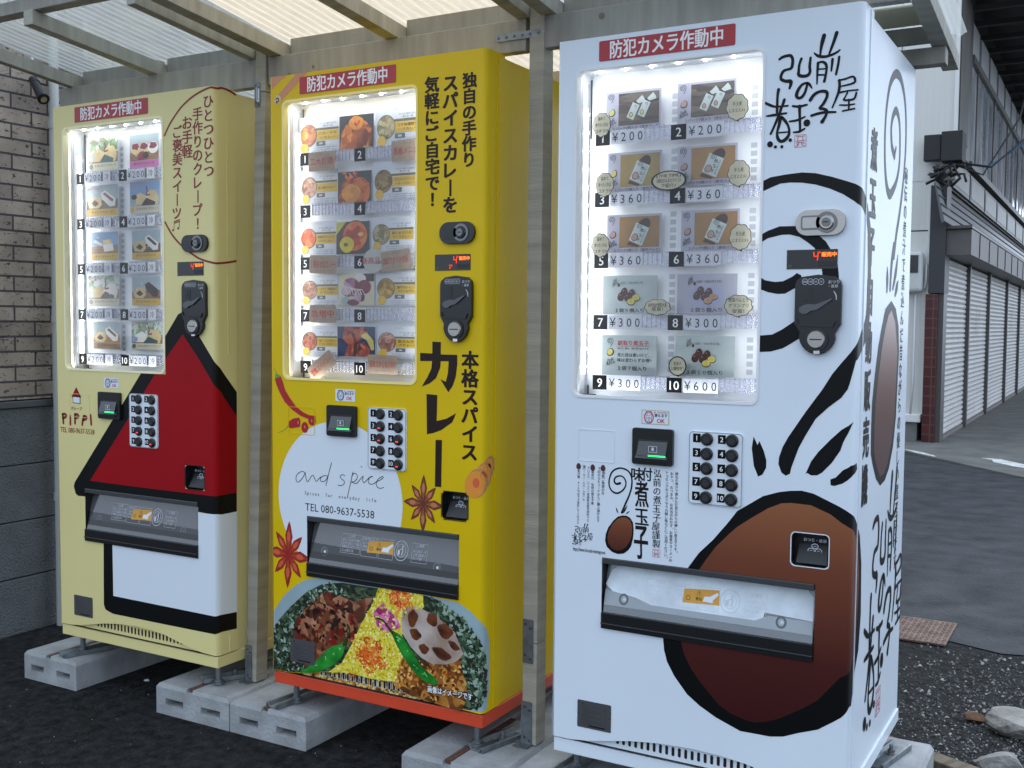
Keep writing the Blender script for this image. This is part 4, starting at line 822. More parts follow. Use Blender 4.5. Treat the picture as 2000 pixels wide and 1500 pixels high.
poly(g, FC, [(0.5032,0.4752),(0.5164,0.4682),(0.5419,0.4596),(0.5776,0.4601),(0.6056,0.4684),(0.6292,0.4837),(0.6425,0.4957),(0.6515,0.5105),(0.6664,0.5339),(0.6708,0.5629),(0.6727,0.5918),(0.6671,0.6207),(0.6535,0.6469),(0.6339,0.6732),(0.611,0.6911),(0.5922,0.7017),(0.5761,0.7123),(0.5555,0.7246),(0.5285,0.7326),(0.501,0.7341),(0.5002,0.6979),(0.5307,0.6951),(0.5515,0.6844),(0.5824,0.6633),(0.6012,0.65),(0.6239,0.6206),(0.6362,0.5915),(0.6364,0.5624),(0.632,0.5361),(0.6183,0.5081),(0.6034,0.496),(0.5855,0.4838),(0.5647,0.4781),(0.5468,0.4781),(0.5168,0.4846),(0.5036,0.4922)], BLK, .00042)
poly(g, FC, [(0.4992,0.568),(0.5128,0.5763),(0.5341,0.5801),(0.5521,0.5789),(0.5727,0.5688),(0.582,0.5615),(0.591,0.5661),(0.5951,0.5794),(0.5822,0.5919),(0.5572,0.6056),(0.5407,0.6064),(0.5195,0.6024),(0.4992,0.5947)], BLK, .00044)
poly(g, FC, [(0.4943,0.922),(0.5036,0.9406),(0.5075,0.9314),(0.5177,0.9521),(0.5242,0.9735),(0.5241,0.9899),(0.5161,1.0056),(0.5065,1.011),(0.4963,0.9879),(0.4907,0.9484)], BLK)
poly(g, FC, [(0.7128,0.8785),(0.7035,0.8951),(0.6937,0.914),(0.6889,0.9248),(0.6841,0.941),(0.6667,0.9686),(0.6464,0.9915),(0.6361,0.9981),(0.6229,0.9992),(0.6149,0.9944),(0.6112,0.9969),(0.6222,0.9692),(0.6375,0.9467),(0.6629,0.9185),(0.6856,0.896)], BLK)
poly(g, FC, [(0.736,0.9688),(0.7439,0.983),(0.7176,0.9917),(0.6898,1.0119),(0.6732,1.0181),(0.6654,1.0171),(0.6643,1.0047),(0.6753,0.9998),(0.6904,0.9828),(0.7088,0.9724)], BLK)
poly(g, FC, [(0.3481,1.233),(0.3721,1.198),(0.4045,1.1648),(0.4385,1.1225),(0.4605,1.0924),(0.4856,1.0757),(0.5186,1.0535),(0.5541,1.0415),(0.5782,1.0366),(0.6038,1.0341),(0.6292,1.0384),(0.6584,1.0505),(0.6844,1.0615),(0.7046,1.0717),(0.7457,1.0957),(0.7892,1.1347),(0.8138,1.2021),(0.8235,1.3201),(0.8065,1.3972),(0.7743,1.4346),(0.7587,1.4759),(0.7468,1.5043),(0.7239,1.5019),(0.6845,1.5322),(0.651,1.5563),(0.6072,1.573),(0.5757,1.587),(0.5464,1.5929),(0.5143,1.5932),(0.4777,1.5939),(0.42,1.5734),(0.3816,1.554),(0.35,1.5323),(0.3176,1.4944),(0.2992,1.4634),(0.2916,1.4373),(0.2886,1.4114),(0.2932,1.328)], BLK, .0004)
eggm = ramp_z('brown_egg_print', .094 + .06, .094 + .72, EGG)
poly(g, FC, [(0.3741,1.2358),(0.3896,1.2114),(0.412,1.1793),(0.445,1.1441),(0.4613,1.1282),(0.4946,1.1042),(0.5302,1.0799),(0.5601,1.0659),(0.5817,1.0631),(0.6245,1.0643),(0.667,1.0804),(0.6907,1.0967),(0.718,1.1105),(0.7505,1.1342),(0.7748,1.1662),(0.7895,1.2203),(0.79,1.2663),(0.7748,1.3544),(0.7539,1.3946),(0.7251,1.4207),(0.6966,1.4319),(0.676,1.4577),(0.6494,1.491),(0.6154,1.5166),(0.5651,1.5489),(0.5364,1.5609),(0.5137,1.5671),(0.4908,1.5665),(0.4536,1.5571),(0.4261,1.5424),(0.4088,1.5252),(0.3804,1.4967),(0.3588,1.4703),(0.3413,1.4395),(0.3337,1.4135),(0.3373,1.3219)], eggm, .0007)
g.build('egg_graphic', MC)
# brush-written shop name, reused three times
LOGO = [(220, 325, 26), (250, 308, 30), (300, 298, 30), (340, 302, 32), (362, 340, 32), (360, 400, 34), (345, 430, 30), (300, 438, 26), (265, 450, 32), (242, 490, 32), (245, 530, 34), (290, 552, 34), (345, 560, 40), (348, 590, 36), (335, 630, 24)]
LG = [LOGO,
 [(455, 345, 30), (435, 400, 28), (430, 460, 30), (432, 505, 36), (480, 522, 34), (530, 515, 34), (550, 480, 32), (545, 430, 30), (552, 345, 26)],
 [(688, 140, 44), (672, 200, 42), (660, 260, 30), (652, 335, 20)], [(818, 128, 40), (795, 200, 34), (765, 280, 28), (745, 330, 20)], [(590, 303, 16), (630, 335, 30), (690, 350, 30), (760, 343, 26), (820, 322, 24), (856, 300, 16)],
 [(632, 405, 30), (628, 480, 26), (626, 612, 16)], [(632, 405, 22), (672, 398, 24), (705, 415, 30), (722, 450, 28), (718, 520, 26), (702, 595, 30)], [(640, 468, 16), (706, 470, 16)], [(640, 525, 18), (706, 530, 18)],
 [(782, 385, 30), (778, 440, 26), (772, 498, 18)], [(850, 368, 26), (842, 440, 26), (822, 535, 26)],
 [(520, 592, 24), (470, 605, 28), (432, 650, 34), (412, 705, 38), (430, 735, 30), (465, 732, 32), (500, 690, 30), (520, 625, 26), (530, 595, 24), (555, 620, 26), (575, 652, 12)],
 [(218, 632, 36), (208, 700, 28), (206, 860, 30)], [(282, 742, 34), (262, 800, 30), (240, 840, 24)], [(76, 755, 26), (130, 782, 30), (190, 802, 22), (322, 804, 18)], [(95, 890, 18), (180, 886, 28), (308, 878, 20)], [(250, 835, 26), (215, 920, 30), (175, 1010, 26), (142, 1076, 24)],
 [(245, 918, 40), (232, 990, 34), (212, 1070, 26), (225, 1135, 36), (262, 1160, 34), (310, 1140, 38), (342, 1090, 30), (335, 1020, 24), (300, 960, 32), (262, 918, 30)], [(222, 1070, 16), (338, 1070, 16)],
 [(375, 812, 22), (440, 822, 26), (524, 812, 22)], [(447, 820, 34), (452, 920, 28), (460, 1070, 26)], [(346, 965, 20), (430, 958, 24), (508, 930, 16)], [(390, 1078, 16), (450, 1076, 24), (508, 1050, 18)],
 [(560, 768, 36), (600, 718, 34), (660, 692, 30), (725, 700, 34), (735, 745, 32), (700, 815, 30), (660, 858, 26), (700, 868, 30), (735, 890, 32), (730, 930, 28), (705, 975, 34), (690, 995, 40)], [(575, 925, 26), (690, 905, 28), (828, 910, 20)],
 [(848, 600, 18), (920, 592, 20), (990, 576, 20), (1016, 600, 24), (1005, 640, 22), (870, 662, 14)], [(858, 598, 26), (862, 660, 30), (852, 720, 28), (825, 790, 22), (792, 864, 16)], [(858, 722, 22), (950, 712, 16), (1052, 712, 18)], [(945, 728, 18), (920, 775, 16), (912, 800, 20), (1010, 798, 22), (1035, 740, 22)], [(962, 800, 20), (962, 900, 18)], [(868, 845, 14), (950, 852, 18), (1020, 848, 14)], [(898, 906, 16), (1022, 893, 18)]]
LD = [(138, 1182, 32), (198, 1213, 17), (268, 1216, 17), (357, 1155, 19), (530, 995, 36)]
SEAL = mat('seal_red_ink', (.50, .03, .07), .5)
def shopname(mb, F, u0, v0, u1, v1, k=.0006, fat=1.):
    sx, sy = (u1 - u0) / (1052 - 76.), (v1 - v0) / (1234 - 118.)
    T = lambda x, y: (u0 + (x - 76) * sx, v0 + (y - 118) * sy)
    class SF:                                     # keeps stroke widths right when the lettering is stretched
        def __call__(s, a, b, kk): return F(a * sx + 0, b * sy + 0, kk)
    G = lambda a, b, kk: F(u0 + (a - 76) * sx, v0 + (b - 118) * sy, kk)
    for i, st in enumerate(LG): stroke(mb, G, [(x, y, w * fat) for x, y, w in st], INK if fat != 1 else BLK, k + i * .00002)
    for i, (x, y, r) in enumerate(LD): poly(mb, G, ell(x, y, r * fat, r * fat, 18), BLK, k + .0009 + i * .00001)
    sealm(mb, G, 402, 1108, 126, k)
def sealm(mb, G, x, y, s, k):
    frame(mb, G, x, y, x + s, y + s, s * .035, SEAL, k, s * .06)
    for j, pts in enumerate((((.15, .13), (.85, .13)), ((.30, .22), (.25, .42)), ((.68, .22), (.72, .42)), ((.12, .50), (.88, .46)), ((.20, .62), (.82, .60)), ((.38, .62), (.36, .80), (.15, .90)), ((.60, .62), (.62, .82), (.85, .88)), ((.84, .70), (.70, .74)), ((.18, .72), (.30, .74)))):
        stroke(mb, G, [(x + s * a, y + s * b) for a, b in pts], SEAL, k + .00003 * (j + 1), s * .05, smooth=False)
n0 = [(0.5045,0.1798),(0.7262,0.1864),(0.6366,0.0589),(0.5937,0.2921)]
t = flat()
shopname(t, FC, n0[0][0], n0[2][1] - .002, min(n0[1][0], .7010), n0[3][1])
a = [(0.1032,1.1563),(0.0474,1.2175),(0.0785,1.1588),(0.0793,1.2139)]
shopname(t, FC, a[1][0], a[2][1], a[0][0], a[3][1], .0006, 1.15)
vt = lambda s, p, e, sz, b=1, m_=INK, **kw: vtext(t, FC, s, p[0], e[0], sz, m_, .0006, b, **kw)
Zc = 0
vt('\u79d8\u4f1d\u306e\u716e\u6c41\u3067\u716e\u8fbc\u3093\u3060\u6614\u306a\u304c\u3089\u306e\u512a\u3057\u3044\u716e\u7389\u5b50\u3067\u3059\u3002', [(0.3154,1.0191)], [(0.3154,1.204)], None)
vt('\u304a\u3084\u3064\u3001\u304a\u3064\u307e\u307f\u3001\u304a\u5f01\u5f53\u306e\u304a\u304b\u305a\u3001\u304a\u854e\u9ea6\u3084\u30e9\u30fc\u30e1\u30f3\u306e', [(0.3035,1.02)], [(0.3038,1.2234)], None)
vt('\u30c8\u30c3\u30d4\u30f3\u30b0\u304b\u3089\u30dd\u30c6\u30b5\u30e9\u306e\u96a0\u3057\u5473\u306a\u3069\u306b\u3054\u6d3b\u7528\u304f\u3060\u3055\u3044\u3002', [(0.2917,1.0182)], [(0.2916,1.2204)], None)
vt('\u5f18\u524d\u306e\u716e\u7389\u5b50\u5c4b\u8b39\u88fd', [(0.2673,1.0228)], [(0.2662,1.1885)], None, 1, jit=.08)
a, = [(0.2672,1.2117)]; sealm(t, lambda x, y, kk: FC(a[0] - .0085 + x, a[1] - .0105 + y, kk), 0, 0, .019, .0006)
a, e = [(0.2169,1.0289),(0.2418,1.027)]; text(t, FC, '\u5473', a[0], a[1], .034, INK, .0006, 2); text(t, FC, '\u4ed8', e[0], e[1], .034, INK, .0006, 2, sx=.8)
for s, p, sz, sx_ in (('\u716e', [(0.2297,1.0752)], .066, .55), ('\u7389', [(0.2306,1.1289)], .046, .80), ('\u5b50', [(0.2299,1.1884)], .090, .42)): text(t, FC, s, p[0][0], p[0][1], sz, INK, .0006, 2, sx=sx_, slant=-.06)
vt('\u901a\u8ca9\u3054\u5e0c\u671b\u306e\u65b9', [(0.1293,1.0313)], [(0.1285,1.0807)], None)
vt('\u4e0b\u8a18\u306eQR\u30b3\u30fc\u30c9\u304b\u3089\u3054\u8cfc\u5165\u9802\u3051\u307e\u3059', [(0.1181,1.0218)], [(0.1172,1.1484)], None)
vt('\u88fd\u9020\u5143 \u5f18\u524d\u306e\u716e\u7389\u5b50\u5c4b', [(0.101,1.0315)], [(0.1012,1.1076)], None)
vt('\u3012\u3007\u4e09\u516d-\u516b\u4e8c\u4e09\u4e00\u9752\u68ee\u770c\u5f18\u524d\u5e02\u7a14\u753a\u5341\u4e09', [(0.0897,1.0225)], [(0.09,1.1511)], None)
vt('\u260e\u3007\u4e00\u4e03\u4e8c-\u516b\u516b-\u516b\u4e94\u4e00\u4e03', [(0.0782,1.0197)], [(0.0781,1.1012)], None)
vt('\u8981\u51b7\u8535 \u203b10\u2103\u4ee5\u4e0b\u3067\u4fdd\u5b58\u3057\u3066\u304f\u3060\u3055\u3044', [(0.0637,1.0324)], [(0.0632,1.1586)], None)
a, e = [(0.0512,1.2228),(0.1373,1.2244)]; text(t, FC, 'https://www.hirosaki-nitamago.net', (a[0] + e[0]) / 2, (a[1] + e[1]) / 2, .0135, INK, .0006, 1, width=e[0] - a[0])
t.build('lettering', MC)
def egg_poly(cx, cy, rx, ry, n=32, lean=0.):
    o = []
    for i in range(n):
        th = 2 * math.pi * i / n; x = rx * math.cos(th) * (1 - .16 * -math.sin(th) * -1 if False else 1 + .14 * math.sin(th)); y = ry * math.sin(th)
        o.append((cx + x - lean * y, cy + y))
    return o
g = flat()
for c in ([(0.1282,1.0202)], [(0.1009,1.0208)], [(0.0632,1.0205)]): poly(g, FC, egg_poly(c[0][0], c[0][1], .0062, .0078), mat('small_egg_ink', (.07, .02, .012), .4), .0006)
poly(g, FC, [(0.1807,1.1296),(0.1687,1.1335),(0.1568,1.1445),(0.1449,1.1611),(0.1376,1.1787),(0.1363,1.1958),(0.1411,1.2093),(0.155,1.2204),(0.1702,1.2237),(0.1852,1.2206),(0.197,1.2114),(0.2043,1.1995),(0.2084,1.1824),(0.2102,1.1628),(0.2078,1.1436),(0.2002,1.1332),(0.1912,1.1291)], BLK, .0006)
poly(g, FC, [(0.1793,1.1339),(0.1688,1.1386),(0.1554,1.1516),(0.1457,1.1695),(0.1423,1.1867),(0.1449,1.2005),(0.1548,1.212),(0.167,1.2157),(0.179,1.2135),(0.1924,1.2036),(0.202,1.1872),(0.2059,1.1715),(0.2065,1.1548),(0.2018,1.14),(0.1913,1.1336)], ramp_z('small_brown_egg_print', .094 + .46, .094 + .62, EGG[0:1] + EGG[2:]), .0009)
stroke(g, FC, [(0.1729,1.0529,0.0061),(0.163,1.0554,0.0045),(0.1578,1.048,0.0039),(0.1627,1.0387,0.0039),(0.1762,1.0354,0.0034),(0.1859,1.043,0.0033),(0.1879,1.0567,0.0033),(0.1798,1.0699,0.0038),(0.1664,1.0774,0.0045),(0.1527,1.0736,0.0039),(0.1449,1.0603,0.0033),(0.1456,1.0434,0.0034),(0.1535,1.0261,0.0039),(0.1714,1.0169,0.0039),(0.1909,1.0205,0.0038),(0.2016,1.0335,0.0038),(0.2034,1.0554,0.0039),(0.1978,1.078,0.0039),(0.1878,1.1011,0.0044),(0.1791,1.1228,0.0055)], BLK, .0006)
for p in ([(0.1642,1.113,0.0011),(0.1664,1.1198,0.0033),(0.1692,1.1246,0.0011)], [(0.1923,1.1049,0.0011),(0.188,1.1136,0.0033),(0.1836,1.1223,0.0023)], [(0.1985,1.1182,0.0011),(0.1941,1.1213,0.0028),(0.1902,1.1253,0.0011)]): stroke(g, FC, p, BLK, .0007)
g.build('swirl_egg_emblem', MC)
# printed right-hand side of the white cabinet
SF_ = Side(.094, .7052)
g = flat()
stroke(g, SF_, [(0.3966,0.2687,0.0007),(0.415,0.2421,0.0027)], BLK, .0006, .010)
sw = [(0.3995,0.2632,0.0003),(0.3676,0.249,0.0003),(0.3559,0.2321,0.0003),(0.3496,0.2028,0.0003),(0.3687,0.1727,0.0003),(0.4049,0.1545,0.0004),(0.4432,0.1669,0.0003),(0.462,0.1986,0.0004),(0.4689,0.2536,0.0003),(0.4591,0.2899,0.0004),(0.4281,0.3251,0.0003),(0.3851,0.3499,0.0004),(0.3484,0.3614,0.0004),(0.3139,0.3451,0.0003),(0.2887,0.305,0.0003),(0.2767,0.2473,0.0004),(0.2824,0.1808,0.0003),(0.3117,0.1195,0.0003),(0.3499,0.0871,0.0003),(0.3988,0.0681,0.0003),(0.4568,0.0709,0.0003),(0.5099,0.1027,0.0003),(0.5384,0.1509,0.0004),(0.547,0.214,0.0004),(0.5354,0.2802,0.0004),(0.5162,0.3362,0.0004),(0.4894,0.3924,0.0003),(0.4534,0.4484,0.0004),(0.4294,0.5027,0.0003)]
wd = [.020, .020, .020, .018, .018, .020, .018, .017, .017, .017, .018, .022, .024, .022, .018, .016, .016, .018, .020, .022, .022, .019, .018, .017, .017, .018, .019, .020, .020]
stroke(g, SF_, [(p[0], p[1], w_) for p, w_ in zip(sw, wd)], BLK, .0004)
stroke(g, SF_, [(p[0], p[1], w_) for p, w_ in zip([(0.4255,0.4779,0.0003),(0.4027,0.5245,0.0003),(0.3914,0.5839,0.0004)], (.020, .022, .016))], BLK, .0005)
for p in ([(0.3493,0.534,0.0004),(0.3533,0.5612,0.0003),(0.3524,0.5913,0.0004)], [(0.4824,0.4961,0.0004),(0.462,0.5391,0.0004),(0.4267,0.5828,0.0003)], [(0.4948,0.5609,0.0003),(0.4797,0.5775,0.0004),(0.4596,0.5977,0.0003)]): stroke(g, SF_, [(q[0], q[1], w_) for q, w_ in zip(p, (.004, .022, .010))], BLK, .0006)
poly(g, SF_, [(0.4125,0.6129),(0.4725,0.6309),(0.5174,0.6742),(0.5343,0.7433),(0.5245,0.8344),(0.5161,0.9071),(0.4879,0.9777),(0.4409,1.0282),(0.3915,1.0516),(0.3349,1.0576),(0.2824,1.0345),(0.235,0.9928),(0.2141,0.9679),(0.2102,0.9179),(0.2122,0.852),(0.2359,0.787),(0.2685,0.7212),(0.3046,0.6746),(0.3425,0.633)], BLK, .0005)
poly(g, SF_, [(0.4147,0.6356),(0.4669,0.6654),(0.5106,0.7428),(0.5002,0.8332),(0.4905,0.9052),(0.4655,0.9665),(0.4186,1.013),(0.3759,1.0334),(0.3256,1.0361),(0.2711,0.9967),(0.2457,0.964),(0.2433,0.904),(0.2483,0.8542),(0.2725,0.792),(0.3059,0.7266),(0.3428,0.6782),(0.3768,0.6473)], ramp_z('side_egg_print', .094 + .72, .094 + 1.28, EGG[1:2] + EGG[2:]), .0008)
g.build('side_graphic', MC)
t = flat()
vtext(t, SF_, '\u716e\u7389\u5b50\u81ea\u52d5\u8ca9\u58f2\u6a5f', (.158, .285), (.150, 1.035), .098, BLK, .0006, 3, sx=.75)
vtext(t, SF_, '\u79d8\u4f1d\u306e\u716e\u6c41\u3067\u716e\u8fbc\u3093\u3060\u6614\u306a\u304c\u3089\u306e\u512a\u3057\u3044\u716e\u7389\u5b50\u3067\u3059\u3002', (.565, .292), (.560, 1.33), .045, INK, .0006, 1)
sl = [(0.1939,1.6339),(0.6649,1.3097),(0.4355,1.0366),(0.4306,1.6789)]
shopname(t, SF_, sl[0][0], sl[2][1], sl[1][0] + .004, sl[0][1], .0006)
t.build('side_lettering', MC)
print('side', [(0.1716,0.0797),(0.1591,0.7288),(0.5747,0.0917),(0.6056,1.2234)], sl)

# ------------------------------------------------------------------ sample cards standing in the displays
def pic(name, cols, scale=60, **kw): return voro(name, cols, scale, **kw)
SKYP = mat('photo_grey_blue', '#9fb0b8', .3, noise=.12, nscale=9); TBL = mat('photo_wood_brown', '#8a6a48', .3, noise=.25, nscale=14, stretch=(1, 1, 8)); TBD = mat('photo_dark_table', '#5c4632', .3, noise=.2, nscale=12)
LEAF = pic('photo_leaves', ['#5d7a4c', '#8aa27c', '#c9cfc6', '#d9dde0'], 60); CRP = mat('photo_crepe', '#d8c08c', .3, noise=.15, nscale=25); CRW = mat('photo_cream', '#e6e4de', .3); CHO = mat('photo_chocolate', '#3c241c', .3, noise=.2, nscale=40)
BER = mat('photo_berry', '#7a2a44', .3, noise=.2, nscale=40); PNB = mat('pink_band', '#c470a8', .4); YLB = mat('yellow_band', '#d2aa3e', .4); CRB = mat('cream_band', '#d5d0b4', .4); GNP = mat('photo_slate', '#3a5658', .3); BLP = mat('photo_blue', '#7f9ec2', .3)
PNT = mat('pink_script_ink', '#c48a9c', .5)
def card(nm, label, F, r, base, M, z0, group, art, stock=CARD):
    """a thin laminated card; art(mb, F, x0, y0, w, h) draws its print"""
    x0, y0, x1, y1 = r; mb = flat(); top = F.h0 + HF
    y = F.y; mb.box(x0, x1, y + .0004, y + .0016, top - y1, top - y0, stock)
    art(mb, F, x0, y0, x1 - x0, y1 - y0)
    o = mb.build('product_card', None, loc=M.location)
    tag(o, label, 'product card', group); return o
def P2(x0, y0, w, h, pts): return [(x0 + a * w, y0 + b * h) for a, b in pts]
def crepe(kind):
    def art(mb, F, x, y, w, h):
        b = .70
        bgm = {0: LEAF, 1: SKYP, 2: SKYP, 3: BLP, 4: BLP, 5: SKYP, 6: LEAF, 7: SKYP, 8: SKYP, 9: LEAF}[kind]
        rect(mb, F, x + w * .02, y + h * .02, x + w * .98, y + h * .76, bgm, .0003)
        poly(mb, F, P2(x, y, w, h, [(.02, .52), (.98, .46), (.98, .76), (.02, .76)]), (TBL, TBL, TBD, SKYP, TBL, TBD, TBL, TBL, TBL, TBL)[kind], .0006)
        if kind == 1:
            for cx, m_ in ((.22, CRP), (.50, CRP), (.80, CRW)):
                poly(mb, F, ell(x + cx * w, y + .42 * h, w * .17, h * .17, 20), m_, .0009 + cx * .0001); poly(mb, F, ell(x + cx * w, y + .36 * h, w * .12, h * .10, 16, 0, .15, int(cx * 9)), BER, .0012 + cx * .0001)
            poly(mb, F, P2(x, y, w, h, [(.30, .66), (.36, .52), (.5, .5), (.5, .76), (.3, .76)]), BER, .0014); poly(mb, F, ell(x + .56 * w, y + .62 * h, w * .1, h * .1, 16), CHO, .0016)
        elif kind in (0, 9, 3, 6):
            poly(mb, F, P2(x, y, w, h, [(.05, .72), (.12, .48), (.35, .34), (.52, .46), (.58, .72)]), CRP if kind != 9 else CRW, .0009); poly(mb, F, P2(x, y, w, h, [(.45, .74), (.52, .42), (.68, .28), (.86, .30), (.95, .52), (.9, .74)]), CRP if kind != 6 else CRW, .0011)
            poly(mb, F, P2(x, y, w, h, [(.40, .72), (.55, .52), (.85, .66), (.82, .75), (.4, .75)]), GNP if kind in (0, 9) else CHO, .0013)
            stroke(mb, F, P2(x, y, w, h, [(.56, .18), (.58, .32), (.55, .44), (.66, .42)]), BER, .0015, w * .035)
            poly(mb, F, ell(x + .12 * w, y + .62 * h, w * .1, h * .1, 14), BLP if kind == 9 else SKYP, .0014)
            if kind == 3: poly(mb, F, ell(x + .16 * w, y + .48 * h, w * .09, h * .08, 16), CHO, .0016)
        elif kind == 4:
            poly(mb, F, P2(x, y, w, h, [(.44, .30), (.74, .26), (.80, .52), (.48, .54)]), CRP, .0009); poly(mb, F, P2(x, y, w, h, [(.44, .46), (.80, .42), (.84, .66), (.5, .70)]), CRW, .0011); poly(mb, F, P2(x, y, w, h, [(.15, .26), (.45, .42), (.4, .5), (.1, .36)]), CRW, .0012)
        else:
            poly(mb, F, P2(x, y, w, h, [(.06, .56), (.2, .36), (.44, .38), (.50, .62), (.4, .74), (.12, .72)]), CRP, .0009); poly(mb, F, P2(x, y, w, h, [(.46, .26), (.60, .18), (.92, .46), (.90, .68), (.74, .70), (.5, .44)]), CRW if kind != 7 else CHO, .0011); poly(mb, F, P2(x, y, w, h, [(.52, .28), (.60, .24), (.86, .48), (.82, .56)]), BER if kind == 2 else CHO, .0013)
            poly(mb, F, P2(x, y, w, h, [(.16, .58), (.28, .46), (.40, .58), (.3, .68)]), CHO, .0013)
        if kind in (0, 2, 3, 6, 9): stroke(mb, F, P2(x, y, w, h, [(.06, .14), (.2, .08), (.34, .14), (.5, .07)]), PNT, .0016, w * .02)
        bc = (CRB, PNB, YLB, CRB, YLB, YLB, CRB, YLB, TBL, CRB)[kind]
        rect(mb, F, x + w * .02, y + h * .77, x + w * .98, y + h * .98, bc, .0007)
        if kind in (0, 3, 6, 9): poly(mb, F, ell(x + .10 * w, y + .86 * h, w * .06, h * .08, 14), GNP if kind != 3 else YLB, .0018); text(mb, F, '\u3082\u3061\u3082\u3061\u624b\u3065\u304f\u308a\u30af\u30ec\u30fc\u30d7', x + .58 * w, y + .85 * h, h * .085, INK, .0018, 1, width=w * .70)
        else: text(mb, F, '\u624b\u3065\u304f\u308a\u30af\u30ec\u30fc\u30d7', x + .5 * w, y + .86 * h, h * .09, BRN, .0018, 1, width=w * .66)
        # light glints on the laminated cards, painted as small white spots
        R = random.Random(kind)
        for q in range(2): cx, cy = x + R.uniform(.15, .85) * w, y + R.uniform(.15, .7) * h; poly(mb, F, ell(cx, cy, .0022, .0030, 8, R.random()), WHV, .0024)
    return art
NA = ['crepes with green leaves and a cream caption', 'crepes topped with berries above a pink band', 'a crepe cut in half over a yellow band', 'a pudding crepe with a pale caption', 'a boxed crepe on a blue ground', 'a rolled white crepe over a yellow band', 'a long crepe among leaves, behind a pale paper note', 'two dark chocolate crepes on wood', 'a folded crepe on a brown wooden table', 'blue and white crepes among leaves']
PAI = Plane(.1059, .066)
ra = [q4([(0.0843,0.0948),(0.2285,0.2051)]), q4([(0.2787,0.1),(0.4137,0.2088)]), q4([(0.0711,0.2503),(0.2259,0.352)]), q4([(0.2776,0.2487),(0.4172,0.3504)]), q4([(0.0905,0.4015),(0.2234,0.4948)]), q4([(0.2846,0.4016),(0.4174,0.4957)]), q4([(0.0752,0.5421),(0.2256,0.6433)]), q4([(0.2821,0.55),(0.4154,0.6418)]), q4([(0.0947,0.6939),(0.228,0.7842)]), q4([(0.2774,0.6926),(0.4226,0.7835)])]
for i, r in enumerate(ra): card('c', 'cream machine card of ' + NA[i], PAI, r, None, MA, 0, 'picture cards in the cream machine', crepe(i))
# curry cards: an info card, a big photo, a second info card in every row
CU = [pic('curry_a', ['#6a2c0c', '#a85418', '#c87428', '#d89448'], 50), pic('curry_b', ['#7a2a0c', '#b8541a', '#d0702c', '#a04a18'], 70), pic('curry_c', ['#8a240c', '#b8401a', '#cc5a28', '#d88a48'], 45), pic('onion', ['#4a1020', '#7a2a44', '#a06a84', '#cbbccc'], 40), pic('tandoori', ['#4a140c', '#8a3420', '#a8543c', '#b8745c'], 70)]
CD = [pic('dish_a', ['#8a4a28', '#b46a40', '#c88a60'], 70), pic('dish_b', ['#5a5038', '#8a8058', '#b8ae8a'], 80), pic('dish_c', ['#7a5040', '#a0705c', '#c8a090'], 90), pic('dish_d', ['#4a3c20', '#7a6438', '#a08a54'], 80), pic('dish_e', ['#8a6c20', '#a8863a', '#c8a85a'], 60)]
NAVY = mat('photo_navy', '#24385c', .3); DKG = mat('photo_charcoal', '#2c3032', .3); ORG = mat('photo_orange_rice', '#d08a24', .3, noise=.2, nscale=60); LEM = mat('photo_lemon', '#cfc070', .3, noise=.1, nscale=30); OLB = mat('olive_bar', '#6a6038', .4); YLC = mat('yellow_title', '#c9a83a', .4); SLT = mat('slate_box', '#5c6468', .4); YRO = mat('yellow_roundel', '#d9b43a', .4)
TL = ['\u30d0\u30bf\u30fc\u30c1\u30ad\u30f3\u30ab\u30ec\u30fc', '\u30b3\u30af\u65e8\u6fc3\u539a\u30d3\u30fc\u30d5\u30ab\u30ec\u30fc', '\u3042\u3044\u639b\u3051\u30ab\u30ec\u30fc', '\u5927\u4eba\u306e\u30b9\u30d1\u30a4\u30b7\u30fc\u30dd\u30fc\u30af\u30ab\u30ec\u30fc', '\u9752\u5510\u8f9b\u5b50\u3068\u30b3\u30b3\u30ca\u30c4\u306e\u30c1\u30ad\u30f3\u30ab\u30ec\u30fc', '\u9d8f\u3068\u3042\u3055\u308a\u306e\u30ad\u30fc\u30de\u30ab\u30ec\u30fc', '\u30d0\u30eb\u30b5\u30df\u30b3\u9eba\u8c5a\u8089\u306e\u30dd\u30fc\u30af\u30d3\u30f3\u30c0\u30eb\u30fc', '\u702c\u6238\u5185\u30ec\u30e2\u30f3\u3068\u30c1\u30ad\u30f3\u306e\u30ab\u30ec\u30fc', '\u5869\u3053\u3046\u3058\u30bf\u30f3\u30c9\u30ea\u30fc\u30c1\u30ad\u30f3', '\u7d2b\u7389\u306d\u304e\u306e\u30a2\u30c1\u30e3\u30fc\u30eb']
